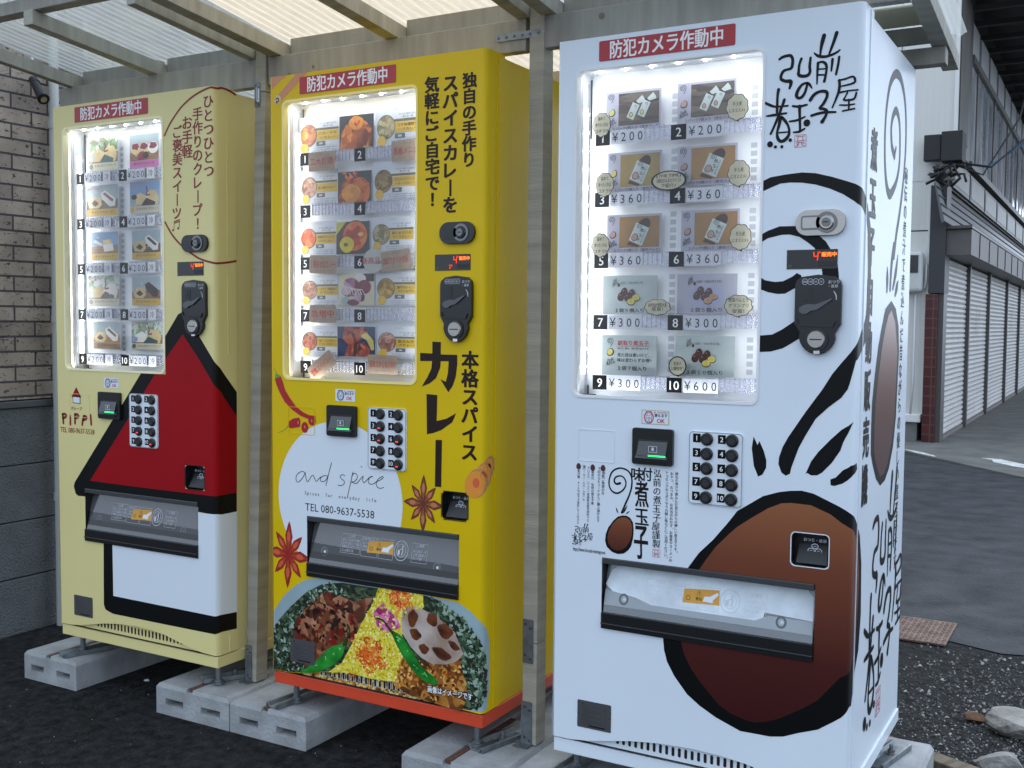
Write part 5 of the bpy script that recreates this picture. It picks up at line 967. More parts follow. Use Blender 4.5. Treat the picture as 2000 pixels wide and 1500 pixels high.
def info(i):
    def art(mb, F, x, y, w, h):
        stroke(mb, F, P2(x, y, w, h, [(.42, .09), (.46, .06), (.50, .09), (.56, .06), (.60, .09)]), SLT, .0004, .0006)
        for q in range(2): text(mb, F, ('\u30b9\u30d1\u30a4\u30b9\u306e\u9999\u308a\u3068\u65e8\u307f\u3092' if q == 0 else '\u697d\u3057\u3080\u4e00\u54c1'), x + w * .72, y + h * (.21 + q * .065), h * .055, INK, .0006, 0, width=w * (.40 if q == 0 else .22), res=1)
        rect(mb, F, x + w * .42, y + h * .325, x + w * .985, y + h * .385, OLB, .0006); rect(mb, F, x + w * .44, y + h * .40, x + w * .985, y + h * .66, YLC, .0005)
        s = TL[i]; n = (len(s) + 1) // 2
        if len(s) > 8: text(mb, F, s[:n], x + w * .715, y + h * .475, h * .085, BRN, .0009, 1, width=w * .44); text(mb, F, s[n:], x + w * .715, y + h * .585, h * .085, BRN, .0009, 1, width=w * .40)
        else: text(mb, F, s, x + w * .715, y + h * .53, h * .09, BRN, .0009, 1, width=w * .46)
        rect(mb, F, x + w * .44, y + h * .68, x + w * .66, y + h * .80, SLT, .0006); text(mb, F, '\u4fa1\u683c', x + w * .55, y + h * .74, h * .06, WHT, .0009, 1); rect(mb, F, x + w * .67, y + h * .68, x + w * .97, y + h * .80, LGP, .0006)
        poly(mb, F, ell(x + w * .245, y + h * .50, w * .205, h * .30, 26), DKG if i in (4, 8) else SLT, .0006); poly(mb, F, ell(x + w * .245, y + h * .50, w * .19, h * .28, 26), CD[(0, 1, 2, 3, 0, 1, 2, 4, 4, 2)[i]] if i not in (4, 8) else CU[2 if i == 4 else 4], .0009)
        if i in (0,): poly(mb, F, ell(x + w * .15, y + h * .5, w * .09, h * .13, 16), ORG, .0012)
        poly(mb, F, ell(x + w * .15, y + h * .84, w * .095, h * .13, 20), YRO, .0012)
        for q in range(3): text(mb, F, '\u30b9\u30d1\u30a4\u30b9\u3092\u52b9\u304b\u305b\u305f\u624b\u4f5c\u308a\u306e\u5473\u3067\u3059'[q:], x + w * .66, y + h * (.855 + q * .055), h * .042, INK, .0006, 0, width=w * .60, res=1)
    return art
def photo(j):
    def art(mb, F, x, y, w, h):
        rect(mb, F, x + w * .01, y + h * .01, x + w * .99, y + h * .99, (DKG, DKG, DKG, CRB, NAVY)[j], .0003)
        if j < 2:
            poly(mb, F, P2(x, y, w, h, [(.02, .98), (.08, .5), (.2, .28), (.45, .18), (.75, .2), (.93, .4), (.95, .75), (.85, .98)]), CU[j], .0006)
            if j == 0: poly(mb, F, ell(x + w * .50, y + h * .24, w * .20, h * .21, 20, 0, .06, 3), ORG, .0009); stroke(mb, F, P2(x, y, w, h, [(.42, .12), (.5, .3), (.58, .2)]), CU[2], .0012, w * .07)
            else: poly(mb, F, ell(x + w * .40, y + h * .66, w * .27, h * .28, 22, 0, .04, 3), ORG, .0009); scatter(mb, F, P2(x, y, w, h, [(.2, .02), (.55, .02), (.6, .25), (.3, .3)]), 24, .002, .004, [BER, CU[2]], .0012, 3, 2.5)
        elif j == 2:
            poly(mb, F, P2(x, y, w, h, [(.01, .01), (.3, .01), (.01, .4)]), mat('photo_lime', '#b8b84a', .3), .0005)
            poly(mb, F, ell(x + w * .55, y + h * .48, w * .42, h * .50, 26, -.5), CHO, .0006); poly(mb, F, ell(x + w * .56, y + h * .45, w * .37, h * .44, 26, -.5), CU[2], .0009); poly(mb, F, ell(x + w * .33, y + h * .70, w * .21, h * .25, 20, 0, .04, 3), mat('photo_yellow_rice', '#ccbc20', .3, noise=.15, nscale=60), .0012)
            poly(mb, F, ell(x + w * .74, y + h * .40, w * .08, h * .06, 12), LEM, .0015); poly(mb, F, ell(x + w * .3, y + h * .70, w * .07, h * .06, 10), OLB, .0016)
        elif j == 3:
            rect(mb, F, x + w * .62, y + h * .01, x + w * .99, y + h * .25, CHO, .0005); poly(mb, F, ell(x + w * .60, y + h * .16, w * .17, h * .16, 18), CRW, .0008); poly(mb, F, ell(x + w * .72, y + h * .42, w * .19, h * .22, 20), BER, .0012)
            poly(mb, F, ell(x + w * .40, y + h * .42, w * .26, h * .28, 22, .4, .05, 3), CU[3], .0010); poly(mb, F, ell(x + w * .26, y + h * .56, w * .17, h * .16, 18, .2, .05, 5), CU[3], .0014)
            for q in range(7): stroke(mb, F, P2(x, y, w, h, [(.15 + q * .07, .36 + q * .03), (.24 + q * .07, .50), (.26 + q * .08, .66)]), CRW, .0017 + q * .00003, w * .018)
            poly(mb, F, ell(x + w * .58, y + h * .72, w * .17, h * .15, 18, .3, .05, 5), CU[3], .0014); poly(mb, F, ell(x + w * .42, y + h * .90, w * .17, h * .10, 18), BER, .0013); poly(mb, F, ell(x + w * .2, y + h * .85, w * .13, h * .13, 16), SKYP, .0012)
        else:
            poly(mb, F, P2(x, y, w, h, [(.2, .02), (.7, .02), (.82, .2), (.6, .45), (.45, .6), (.42, .98), (.2, .98), (.3, .6), (.14, .4)]), CU[4], .0006); poly(mb, F, P2(x, y, w, h, [(.5, .62), (.7, .5), (.86, .75), (.82, .98), (.5, .98)]), CU[4], .0008); poly(mb, F, P2(x, y, w, h, [(.64, .28), (.78, .2), (.95, .45), (.97, .75), (.90, .78), (.78, .45), (.66, .36)]), LEM, .0012)
            poly(mb, F, P2(x, y, w, h, [(.44, .55), (.54, .52), (.52, .9), (.44, .95)]), CHO, .0010)
    return art
PBI = Plane(.1059, .066); PBJ = Plane(.1059, .0625)
rb = [(q4([(0.0456,0.1069),(0.1921,0.2115)]), q4([(0.194,0.1154),(0.3149,0.2091)]), q4([(0.3164,0.1024),(0.4678,0.212)])), (q4([(0.0508,0.2568),(0.1866,0.355)]), q4([(0.1885,0.2695),(0.3082,0.3607)]), q4([(0.3062,0.2502),(0.4568,0.3554)])), (q4([(0.0484,0.4025),(0.1828,0.498)]), q4([(0.1829,0.4077),(0.3014,0.4994)]), q4([(0.2977,0.3995),(0.4474,0.4947)])),
      (q4([(0.0517,0.5522),(0.1882,0.6421)]), q4([(0.1919,0.5528),(0.3174,0.6421)]), q4([(0.3172,0.5476),(0.4665,0.6422)])), (q4([(0.0513,0.6996),(0.1863,0.7882)]), q4([(0.1864,0.6999),(0.3212,0.7851)]), q4([(0.321,0.6972),(0.4705,0.7871)]))]
ORD = ['top', 'second', 'middle', 'fourth', 'bottom']
NP = ['orange curry with a round of rice at the top', 'red curry beside a ball of orange rice', 'tomato curry in a black bowl with yellow rice', 'cut red onions', 'tandoori chicken with lemon on a blue plate']
ND = ['butter chicken', 'beef', 'two-sauce', 'spicy pork', 'coconut chicken', 'keema', 'pork vindaloo', 'lemon chicken', 'tandoori chicken', 'red onion pickle']
for i, (l_, c_, r_) in enumerate(rb):
    card('c', 'yellow-titled menu card, left end of the %s row in the yellow machine' % ORD[i], PBI, (l_[0], l_[1], min(l_[2], c_[0] - .0005), l_[3]), None, MB_, 0, 'printed menu cards in the yellow machine', info(2 * i))
    card('c', 'yellow machine photo card of ' + NP[i], PBJ, c_, None, MB_, 0, 'food photo cards in the yellow machine', photo(i))
    card('c', 'yellow-titled menu card, right end of the %s row in the yellow machine' % ORD[i], PBI, (max(r_[0], c_[2] + .0005), r_[1], min(r_[2], .498), r_[3]), None, MB_, 0, 'printed menu cards in the yellow machine', info(2 * i + 1))
RIN = mat('red_marker', (.42, .025, .03), .6)
PBK = Plane(.1059, .035)
for pc, w_, h_, s, ro, nm in (([(0.1536,0.2401)], .095, .053, '\u4e8c\u5927\u5de8\u982d', 0, 'top left corner'), ([(0.4464,0.2298)], .105, .056, '\u770b\u677f\u30e1\u30cb\u30e5\u30fc', -.04, 'top right, cut by the window edge'), ([(0.1577,0.5273)], .098, .052, '\uff11\u756a\u597d\u304d\u306a\u30ab\u30ec\u30fc', .03, 'long red line, left of the middle row'), ([(0.4089,0.5204)], .098, .054, '\u307b\u307c\u30a2\u30b5\u30ea\u304c\u4e3b\u5f79', -.10, 'just right of the round white note'),
                              ([(0.1565,0.6656)], .096, .050, '\u6025\u5897\u4e2d', .0, 'three characters, left of the fourth row'), ([(0.1526,0.8129)], .100, .048, '\u6fc3\u539a\u30b9\u30d1\u30a4\u30b7\u30fc', -.62, 'tilted steeply'), ([(0.3652,0.8029)], .100, .052, '\u5fd8\u308c\u3066\u3084\u3057\u306a\u3044\u304b\uff1f', .02, 'bottom right')):
    mb = flat(); c, s_ = math.cos(ro), math.sin(ro); u, v = pc[0]; o_ = [(u + a * c - b * s_, v + a * s_ + b * c) for a, b in rr(-w_ / 2, -h_ / 2, w_ / 2, h_ / 2, .006)]
    mb.prism([(a, PBK.h0 + HF - b) for a, b in o_], PBK.y, PBK.y + .0008, KRAFT); text(mb, PBK, s, u, v, .022, RIN, .0006, 1, width=w_ * .86, rot=ro)
    for q in (-1, 1): text(mb, PBK, '\u301c\u301c\u301c\u301c', u - s_ * q * h_ * .34, v + c * q * h_ * .34, .008, mat('faint_brown_ink', '#8a7058', .8), .0004, 0, width=w_ * .6, rot=ro, res=1)
    o = mb.build('handwritten_note', None, loc=MB_.location); tag(o, 'brown kraft paper note in the yellow machine, ' + nm, 'note', 'kraft paper notes in the yellow machine')
mb = flat(); u, v = [(0.3318,0.5201)][0]; mb.prism([(a, PBK.h0 + HF - b) for a, b in ell(u, v, .036, .033, 26)], PBK.y + .003, PBK.y + .0038, mat('pale_paper', '#b9bcb8', .7)); F_ = Plane(.1059, .038)
text(mb, F_, '\u65b0\u5546\u54c1', u - .008, v, .021, RIN, .0006, 1); text(mb, F_, '\u5165\u8377', u + .024, v + .004, .009, GNP, .0006, 1)
tag(mb.build('handwritten_note', None, loc=MB_.location), 'round white paper note in the middle of the yellow machine display', 'note')
# egg cards
PCI = Plane(.094, .066)
LIL = mat('lilac_card', '#b4b4c4', .35); SGR = mat('sage_card', '#b4c0c0', .35); EYL = mat('photo_egg_yellow', '#c9c070', .3); EPK = mat('photo_egg_pink', '#b89484', .3); DKE = mat('photo_dark_egg', '#4a2420', .18, noise=.2, nscale=30); WBK = pic('photo_planks', ['#3c3430', '#5a5048', '#6e6458'], 22, stretch=(1, 1, 5)); OCH = mat('photo_ochre', '#8f7040', .3, noise=.2, nscale=8, c2='#a89a54'); OCB = mat('photo_tan', '#94703e', .3, noise=.15, nscale=8)
PKG = mat('photo_package_white', '#c6d2d0', .3); YOK = mat('photo_yolk', '#c8b020', .3); YOP = mat('photo_yolk_orange', '#c08440', .3); WRED = mat('title_red_ink', '#b03040', .5)
def mini_logo(mb, F, x, y, w, h, k): shopname(mb, F, x, y, x + w, y + h, k, 1.25)
def curl(mb, F, x, y, s, k, m=INK): stroke(mb, F, [(x + a * s, y + b * s) for a, b in ((.45, .30), (.36, .34), (.30, .26), (.38, .14), (.55, .14), (.62, .30), (.52, .46), (.32, .48), (.16, .32), (.22, .08), (.50, -.02), (.76, .10), (.78, .35), (.66, .60), (.52, .85))], m, k, s * .05)
def egc(kind):
    def art(mb, F, x, y, w, h):
        if kind in (0, 1, 2, 3, 4, 5):
            curl(mb, F, x + w * .02, y + h * .06, w * .16, .0004); poly(mb, F, egg_poly(x + w * .115, y + h * .52, w * .060, h * .095, 20, .2), INK, .0004); poly(mb, F, egg_poly(x + w * .113, y + h * .515, w * .050, h * .080, 20, .2), EYL if kind in (0, 2) else EPK, .0007)
            mini_logo(mb, F, x + w * .03, y + h * .66, w * .16, h * .20, .0004)
            a, b, c, d = x + w * .235, y + h * .06, x + w * .965, y + h * .86
            rect(mb, F, a, b, c, d, (WBK, WBK, OCH, OCB, OCB, OCB)[kind], .0004)
            def pk_(cx, cy, sw, sh, ro, eg):
                T_ = lambda p: (cx + p[0] * math.cos(ro) - p[1] * math.sin(ro), cy + p[0] * math.sin(ro) + p[1] * math.cos(ro)); return [T_(p) for p in ((-sw, -sh), (sw, -sh), (sw, sh), (-sw, sh))], T_
            if kind < 2:
                for q, dx in enumerate((-.10, .10)):
                    cx, cy = x + w * (.60 + dx), y + h * (.52 - .04 * q); poly(mb, F, egg_poly(cx + w * .05, cy - h * .18, w * .05, h * .08, 14), CHO, .0007 + q * .0009); poly(mb, F, P2(cx, cy, w, h, [(.05, -.24), (.16, -.38), (.20, -.30), (.22, -.22), (.10, -.18)]), PKG, .0008 + q * .0009)
                    pp, T_ = pk_(cx, cy, w * .068, h * .20, .45, 0); poly(mb, F, pp, PKG, .0010 + q * .0009); poly(mb, F, egg_poly(*T_((-w * .01, h * .10)), w * .036, h * .065, 14), INK, .0012 + q * .0009); poly(mb, F, egg_poly(*T_((-w * .01, h * .10)), w * .028, h * .052, 14), EPK if kind else EYL, .0014 + q * .0009)
                    curl(mb, F, *T_((-w * .03, -h * .14)), w * .07, .0013 + q * .0009)
            else:
                cx, cy = x + w * .60, y + h * .48; poly(mb, F, egg_poly(cx + w * .08, cy - h * .20, w * .12, h * .17, 20, .4), CHO, .0007); poly(mb, F, P2(cx, cy, w, h, [(-.18, .22), (-.22, .30), (-.02, .38), (.0, .34)]), CHO, .0008)
                pp, T_ = pk_(cx, cy + h * .04, w * .13, h * .25, .42, 0); poly(mb, F, pp, PKG, .0010); poly(mb, F, egg_poly(*T_((-w * .05, h * .12)), w * .062, h * .098, 20, .1), INK, .0012); poly(mb, F, egg_poly(*T_((-w * .05, h * .12)), w * .052, h * .084, 20, .1), EPK, .0014)
                curl(mb, F, *T_((-w * .12, -h * .20)), w * .14, .0013); vtext(mb, F, '\u716e\u7389\u5b50', T_((w * .03, -h * .12)), T_((w * .03, h * .14)), h * .10, INK, .0013, 1); vtext(mb, F, '\u5f18\u524d\u306e\u716e\u7389\u5b50\u5c4b', T_((w * .085, -h * .17)), T_((w * .085, h * .17)), h * .05, INK, .0013)
            text(mb, F, '\uff11\u30d1\u30c3\u30af%s\u500b\u5165\u308a\uff08\u771f\u7a7a\u30d1\u30c3\u30af\uff09' % ('3' if kind < 2 else '5'), x + w * .56, y + h * .93, h * .085, INK, .0006, 1, width=w * .84)
        elif kind in (6, 7, 9):
            mini_logo(mb, F, x + w * .18, y + h * .06, w * .10, h * .22, .0004); poly(mb, F, egg_poly(x + w * .30, y + h * .24, w * .022, h * .045, 14), CHO, .0010)
            text(mb, F, '\uff08\u5f18\u524d\uff09\u300c\u5f18\u524d\u306e\u716e\u7389\u5b50\u5c4b\u300d', x + w * .54, y + h * .19, h * .065, GNP, .0006, 1, width=w * .42)
            if kind == 7: poly(mb, F, ell(x + w * .5, y + h * .55, w * .30, h * .27, 30), mat('lilac_plate', '#aab0cc', .3), .0004)
            for q, (a, b) in enumerate(((.40, .42), (.34, .54), (.54, .46), (.47, .56))): poly(mb, F, egg_poly(x + a * w, y + b * h, w * .062, h * .115, 20, .1), DKE, .0006 + q * .0003); poly(mb, F, ell(x + (a - .015) * w, y + (b - .04) * h, w * .012, h * .012, 8), EPK, .0008 + q * .0003)
            for q, (a, b) in enumerate(((.62, .58), (.53, .68))): poly(mb, F, ell(x + a * w, y + b * h, w * .075, h * .085, 20), DKE, .0016 + q * .0005); poly(mb, F, ell(x + a * w, y + (b - .012) * h, w * .068, h * .075, 20), EYL if kind != 7 else EPK, .0018 + q * .0005); poly(mb, F, ell(x + a * w, y + (b - .012) * h, w * .035, h * .042, 14), YOK if kind != 7 else YOP, .0020 + q * .0005)
            text(mb, F, '\uff11\u888b\uff15\u500b\u5165\u308a' if kind != 9 else '\uff11\u888b\uff11\uff10\u500b\u5165\u308a', x + w * .50, y + h * .90, h * .12, INK, .0006, 1, width=w * (.52 if kind != 9 else .60))
        else:
            curl(mb, F, x + w * .08, y + h * .08, w * .16, .0004); poly(mb, F, egg_poly(x + w * .16, y + h * .42, w * .065, h * .095, 20, .2), INK, .0004); poly(mb, F, egg_poly(x + w * .155, y + h * .415, w * .054, h * .080, 20, .2), EYL, .0007); mini_logo(mb, F, x + w * .08, y + h * .56, w * .17, h * .20, .0004)
            text(mb, F, '\u8a33\u6709\u308a\u716e\u7389\u5b50', x + w * .575, y + h * .19, h * .13, WRED, .0006, 2, width=w * .56); rect(mb, F, x + w * .29, y + h * .265, x + w * .86, y + h * .272, WRED, .0006)
            text(mb, F, '\u203b\u30ad\u30ba\u3001\u5272\u308c\u3001\u5265\u3052\u7b49\u304c\u3042\u308a\u307e\u3059\u3002', x + w * .58, y + h * .325, h * .055, INK, .0006, 1, width=w * .58); text(mb, F, '\u898b\u305f\u76ee\u306f\u60aa\u3044\u3051\u3069\u2026', x + w * .60, y + h * .49, h * .10, INK, .0006, 1, width=w * .62); text(mb, F, '\u5473\u306f\u5909\u308f\u3089\u305a\u304a\u5f97!!', x + w * .60, y + h * .615, h * .10, INK, .0006, 1, width=w * .62); text(mb, F, '\uff11\u888b\uff17\u500b\u5165\u308a', x + w * .56, y + h * .82, h * .12, INK, .0006, 1, width=w * .52)
    return art
rc = [q4([(0.0926,0.1176),(0.2353,0.1195),(0.2331,0.2123),(0.0939,0.2071)]), q4([(0.276,0.1141),(0.4174,0.1158),(0.417,0.2076),(0.2789,0.2018)]), q4([(0.1002,0.2628),(0.2391,0.2641),(0.2369,0.3586)]), q4([(0.2787,0.2598),(0.4229,0.2634),(0.2816,0.3515)]), q4([(0.0997,0.4119),(0.2405,0.4117),(0.1038,0.5036)]), q4([(0.2903,0.4091),(0.4309,0.4129),(0.2921,0.5034)]), q4([(0.0909,0.5581),(0.2327,0.5589),(0.0937,0.6518)]), q4([(0.2829,0.5572),(0.428,0.557),(0.2846,0.6499)]), q4([(0.0904,0.7044),(0.2339,0.7025),(0.0932,0.7998)]), q4([(0.2818,0.703),(0.4262,0.701),(0.2835,0.7963)])]
NC = ['two egg pouches on planks and a yellow drawn egg', 'two egg pouches on planks and a pink drawn egg', 'a wrapped egg bag on a green and ochre ground', 'a wrapped egg bag on tan wood, right of the oval note', 'a wrapped egg bag on tan wood, left of the third row', 'a wrapped egg bag on tan wood, right of the third row', 'brown eggs and yellow halves on sage', 'brown eggs and orange halves on a lilac plate', 'red title writing and no photo', 'brown eggs and yellow halves beside the round balloon note']
for i, r in enumerate(rc): card('c', 'white machine card with ' + NC[i], PCI, r, None, MC, 0, 'product cards in the white machine', egc(i), (LIL, LIL, LIL, LIL, LIL, LIL, SGR, LIL, SGR, SGR)[i])
PCB = Plane(.094, .035)
W3 = ['\u6e29\u3081\u3066', '\u98df\u3079\u305f\u3044\u65b9\u306f', '\u30b3\u30c1\u30e9!!']; W2 = ['\u624b\u571f\u7523', '\u306b\u30aa\u30b9\u30b9\u30e1\u266a']
for pc, rx, ry, L_, wob, nm in (([(0.0959,0.1988)], .022, .027, W3, .05, 'cloud note at the left of the top row'), ([(0.1061,0.3417)], .022, .027, W3, .05, 'cloud note at the left of the second row'), ([(0.0974,0.4857)], .022, .027, W3, .05, 'cloud note at the left of the third row'),
                                ([(0.4301,0.1867)], .024, .0275, W2, .05, 'flower note at the right of the top row'), ([(0.4367,0.3339)], .024, .0275, W2, .05, 'flower note at the right of the second row'), ([(0.4433,0.4771)], .024, .0275, W2, .05, 'flower note at the right of the third row'),
                                ([(0.2693,0.3408)], .040, .021, ['\u3010THE TIME\u3011', '\u300a\u9031\u520a\u3055\u3093\u307e\u3068\u30de\u30c4\u30b3\u300b', '\u3067\u7d39\u4ecb\u266a'], 0, 'oval note with a thick black rim'),
                                ([(0.2465,0.6347)], .031, .0175, ['\u304a\u5f01\u5f53\u304a\u60e3\u83dc\u5927\u8cde', '\u53d7\u8cde\uff01'], .06, 'wide cloud note between the two cards of the fourth row'), ([(0.4419,0.6312)], .031, .023, ['\u60e3\u83dc\u3079\u3093\u3068\u3046', '\u30b0\u30e9\u30f3\u30d7\u30ea', '\u53d7\u8cde\uff01'], .05, 'cloud note at the right end of the fourth row'), ([(0.2987,0.7719)], .020, .021, ['\u304a\u307e\u3051', '\uff11\u500b\u4ed8\u304d\uff01'], 0, 'round balloon note on the bottom row')):
    mb = flat(); u, v = pc[0]; n_ = 56
    def bub(q): return [(u + math.cos(t_) * rx * q * (1 + wob * abs(math.sin(t_ * 4.5 + .4)) * 2 - wob), v + math.sin(t_) * ry * q * (1 + wob * abs(math.sin(t_ * 4.5 + .4)) * 2 - wob)) for t_ in [2 * math.pi * i / n_ for i in range(n_)]]
    mb.prism([(a, PCB.h0 + HF - b) for a, b in bub(1.05 if wob else 1.10)], PCB.y, PCB.y + .0008, INK); poly(mb, PCB, bub(.99 if wob else .97), CRM, .0003)
    poly(mb, PCB, [(u - .004, v + ry * .98), (u + .005, v + ry * .98), (u + .003, v + ry * 1.22)], INK, .0002)
    for j, l_ in enumerate(L_): text(mb, PCB, l_, u, v + (j - (len(L_) - 1) / 2) * ry * .55, .010, BLI_ if False else INK, .0006, 1, width=rx * (1.5 if len(l_) > 4 else .9), res=2)
    o = mb.build('paper_note', None, loc=MC.location); tag(o, 'cream paper ' + nm + ', white machine', 'note', 'speech bubble notes in the white machine')

# ------------------------------------------------------------------ timber canopy over the machines
cn = empty('timber_canopy', 'painted timber canopy with corrugated plastic roof sheets over three vending machines', 'canopy', (-.6, .4, .095))
OX, OY, OZ = -.6, .4, .095
def cb(name, x0, x1, y0, y1, z0, z1, m, bev=.002, par=None, label=None, zs=0.):
    b = MB(); b.box(x0 - OX, x1 - OX, y0 - OY, y1 - OY, z0 - OZ, z1 - OZ, m)
    if zs: b.v = [(x, y, z + (y + OY - .115) * zs) for x, y, z in b.v]
    return b.build(name, par or cn, bevel=bev, label=label)
YF = .115; SL = -.106
for x0, x1 in ((-1.968, -1.081), (-1.032, -.1585), (-.1085, .778)): cb('front_beam', x0, x1, YF, YF + .032, 1.913, 1.995, WOODX)
def post(xb, xt, w, d, yb, yt, zj, bevel=.002):
    def seg(z0, z1, dx=0, dy=0):
        b = MB(); vs = []
        for z in (z0, z1):
            t = (z - .095) / 1.9; x = xb + (xt - xb) * t + dx; y = yb + (yt - yb) * t + dy
            vs += [(x - OX, y - OY, z - OZ), (x + w - OX, y - OY, z - OZ), (x + w - OX, y + d - OY, z - OZ), (x - OX, y + d - OY, z - OZ)]
        b.add(vs, [(0, 3, 2, 1), (4, 5, 6, 7), (0, 1, 5, 4), (1, 2, 6, 5), (2, 3, 7, 6), (3, 0, 4, 7)], WOOD); return b
    o = seg(.0985, zj - .0008).build('post', cn, bevel=bevel); seg(zj + .0008, 2.03, .0006, -.0005).build('post', cn, bevel=bevel)
    return o
p1 = post(-1.129, -1.0785, .0395, .050, .112, .112, 1.895, .0015)
p2 = post(-.152, -.146, .0420, .052, .117, .112, .372, .0015)
for x in (-1.80, -1.0, .60):
    b = MB(); b.box(x - OX, x + .045 - OX, .70 - OY, .745 - OY, .0 if x > -1.5 else 0, 1.90 - OZ, WOOD); b.build('post', cn, bevel=.002)
cb('rear_beam', -1.968, .778, .655, .700, 1.893, 1.9375, WOODX)
RX = [(-1.9312, -1.9012), (-1.5375, -1.4985), (-1.1160, -1.0840), (-1.0285, -.9826), (-.6045, -.5617), (-.1857, -.1464), (-.1150, -.0724), (.312, .352), (.742, .784)]
for x0, x1 in RX: cb('rafter', x0, x1, -.333, .86, 1.9955, 2.037, WOODY, .0015, zs=SL)
for (x0, x1), (x2, x3) in zip(RX[:-1], RX[1:]):
    if x2 - x1 < .1: continue
    cb('noggin', x1 + .001, x2 - .001, .155, .185, 2.004, 2.052, WOODX)
    cb('noggin', x1 + .001, x2 - .001, .625, .650, 1.944, 1.985, WOODX)
for x0, x1 in ((-1.965, -1.075), (-1.045, -.135), (-.125, .80)): cb('header', x0, x1, -.326, -.283, 2.0845, 2.122, WOODX)
def sheet(nm, x0, x1, m, lab):
    nx = int((x1 - x0) / .0036); ys = [-.40, -.30, .0, .17, .45, .80]; b = MB(); b.fixn = False; vs = []
    for j, y in enumerate(ys):
        z = 2.128 - (y + .3) * .138 if y <= .17 else 2.0632 - (y - .17) * .106
        for i in range(nx + 1):
            x = x0 + (x1 - x0) * i / nx; vs.append((x - OX, y - OY, z + .0045 * math.sin(2 * math.pi * x / .032) - OZ))
    n = nx + 1; b.add(vs, [(j * n + i, j * n + i + 1, (j + 1) * n + i + 1, (j + 1) * n + i) for j in range(len(ys) - 1) for i in range(nx)], m, True)
    return b.build(nm, cn, label=lab)
S1 = clear('clear_corrugated_plastic', (.70, .73, .72, 1), .10, .22, diff=.08, transl=.30, dcol=(.62, .65, .63, 1), fres=False)
S2 = clear('warm_corrugated_plastic', (1., .88, .68, 1), .03, .25, diff=.02, transl=.42, dcol=(1., .86, .66, 1), fres=False)
sheet('roof_sheet', -1.985, -1.045, S1, 'clear grey corrugated roof sheet by the brick wall'); sheet('roof_sheet', -1.040, -.13, S2, 'warm cream corrugated roof sheet over the yellow machine'); sheet('roof_sheet', -.125, .81, S1, 'grey corrugated roof sheet over the white machine')
cb('ceiling_board', .36, .741, .46, .64, 1.992, 1.998, mat('beige_board', (.42, .38, .27), .7, noise=.08, nscale=8), zs=0)
# screws, straps and brackets
def plate(name, pts, holes, F, par, m=STL, th=.0022, k=0.):
    b = MB(); n = len(pts); vs = [F(a, c, k) for a, c in pts] + [F(a, c, k + th) for a, c in pts]; tri = tessellate_polygon([[Vector((a, c, 0)) for a, c in pts]])
    b.add(vs, [tuple(t) for t in tri] + [tuple(n + q for q in t)[::-1] for t in tri] + [(i, (i + 1) % n, n + (i + 1) % n, n + i) for i in range(n)], m)
    for a, c in holes: b.cyl(F(a, c, k + th), F(a, c, k + th + .0018), .0042, DST, 10, r2=.003); b.cyl(F(a, c, k + th + .0018), F(a, c, k + th + .0021), .0018, SLOT, 6)
    return b.build(name, par)
FB_ = lambda y: (lambda a, c, kk: (a - OX, y - kk - OY, c - OZ))
plate('metal_strap', rr(-.247, 1.943, -.112, 1.962, .008), [(-.238 + i * .0235, 1.9525) for i in range(6)], FB_(YF - .0005), cn, k=.001)
plate('post_plate', rr(-1.0815, 1.852, -1.060, 1.925, .003), [(-1.075, 1.915), (-1.066, 1.909), (-1.075, 1.866), (-1.066, 1.860)], FB_(.1118), cn, k=.0005)
plate('post_plate', rr(-.1500, .318, -.1195, .435, .003), [(-.142, .423), (-.127, .413), (-.142, .340), (-.127, .330)], FB_(.1155), cn, m=mat('dark_zinc', (.16, .17, .18), .5, metal=.7, noise=.2, nscale=60), k=.0005)
for x0, x1, z1 in ((-.1535, -.1215, .213), (-1.1305, -1.104, .212)):
    h = [(x0 + .011, z1 - .013), (x1 - .006, z1 - .021), (x0 + .011, .118), (x1 - .006, .110)]
    plate('post_anchor', rr(x0, .096, x1, z1, .003), h, FB_(.1112 if x0 < -1 else .1165), cn, k=.0005)
    b = MB(); b.box(x0 - .012 - OX, x1 - OX, .090 - OY, .1105 - OY, .0962 - OZ, .099 - OZ, STL); b.box(x0 - .02 - OX, x0 - .002 - OX, .115 - OY, .15 - OY, .0962 - OZ, .0985 - OZ, STL); b.build('post_anchor_foot', cn)
b = MB(); 
for x, z in ((.055, 1.972), (-.95, 1.935), (-.86, 1.948)): b.cyl((x - OX, YF - OY, z - OZ), (x - OX, YF - .0012 - OY, z - OZ), .008 if x > 0 else .005, mat('timber_knot', (.16, .13, .10), .8), 12)
b.build('timber_knot', cn)
pl_ = flat(); PS = Tilt((-1.0765 - OX, .1088 - OY, 1.912 - OZ), (1, 0, 0), (0, 0, -1)); rect(pl_, PS, .004, 0, .014, .045, WHV, .0); rect(pl_, PS, .007, .006, .009, .04, INK, .0004); pl_.build('plate_sticker', cn)
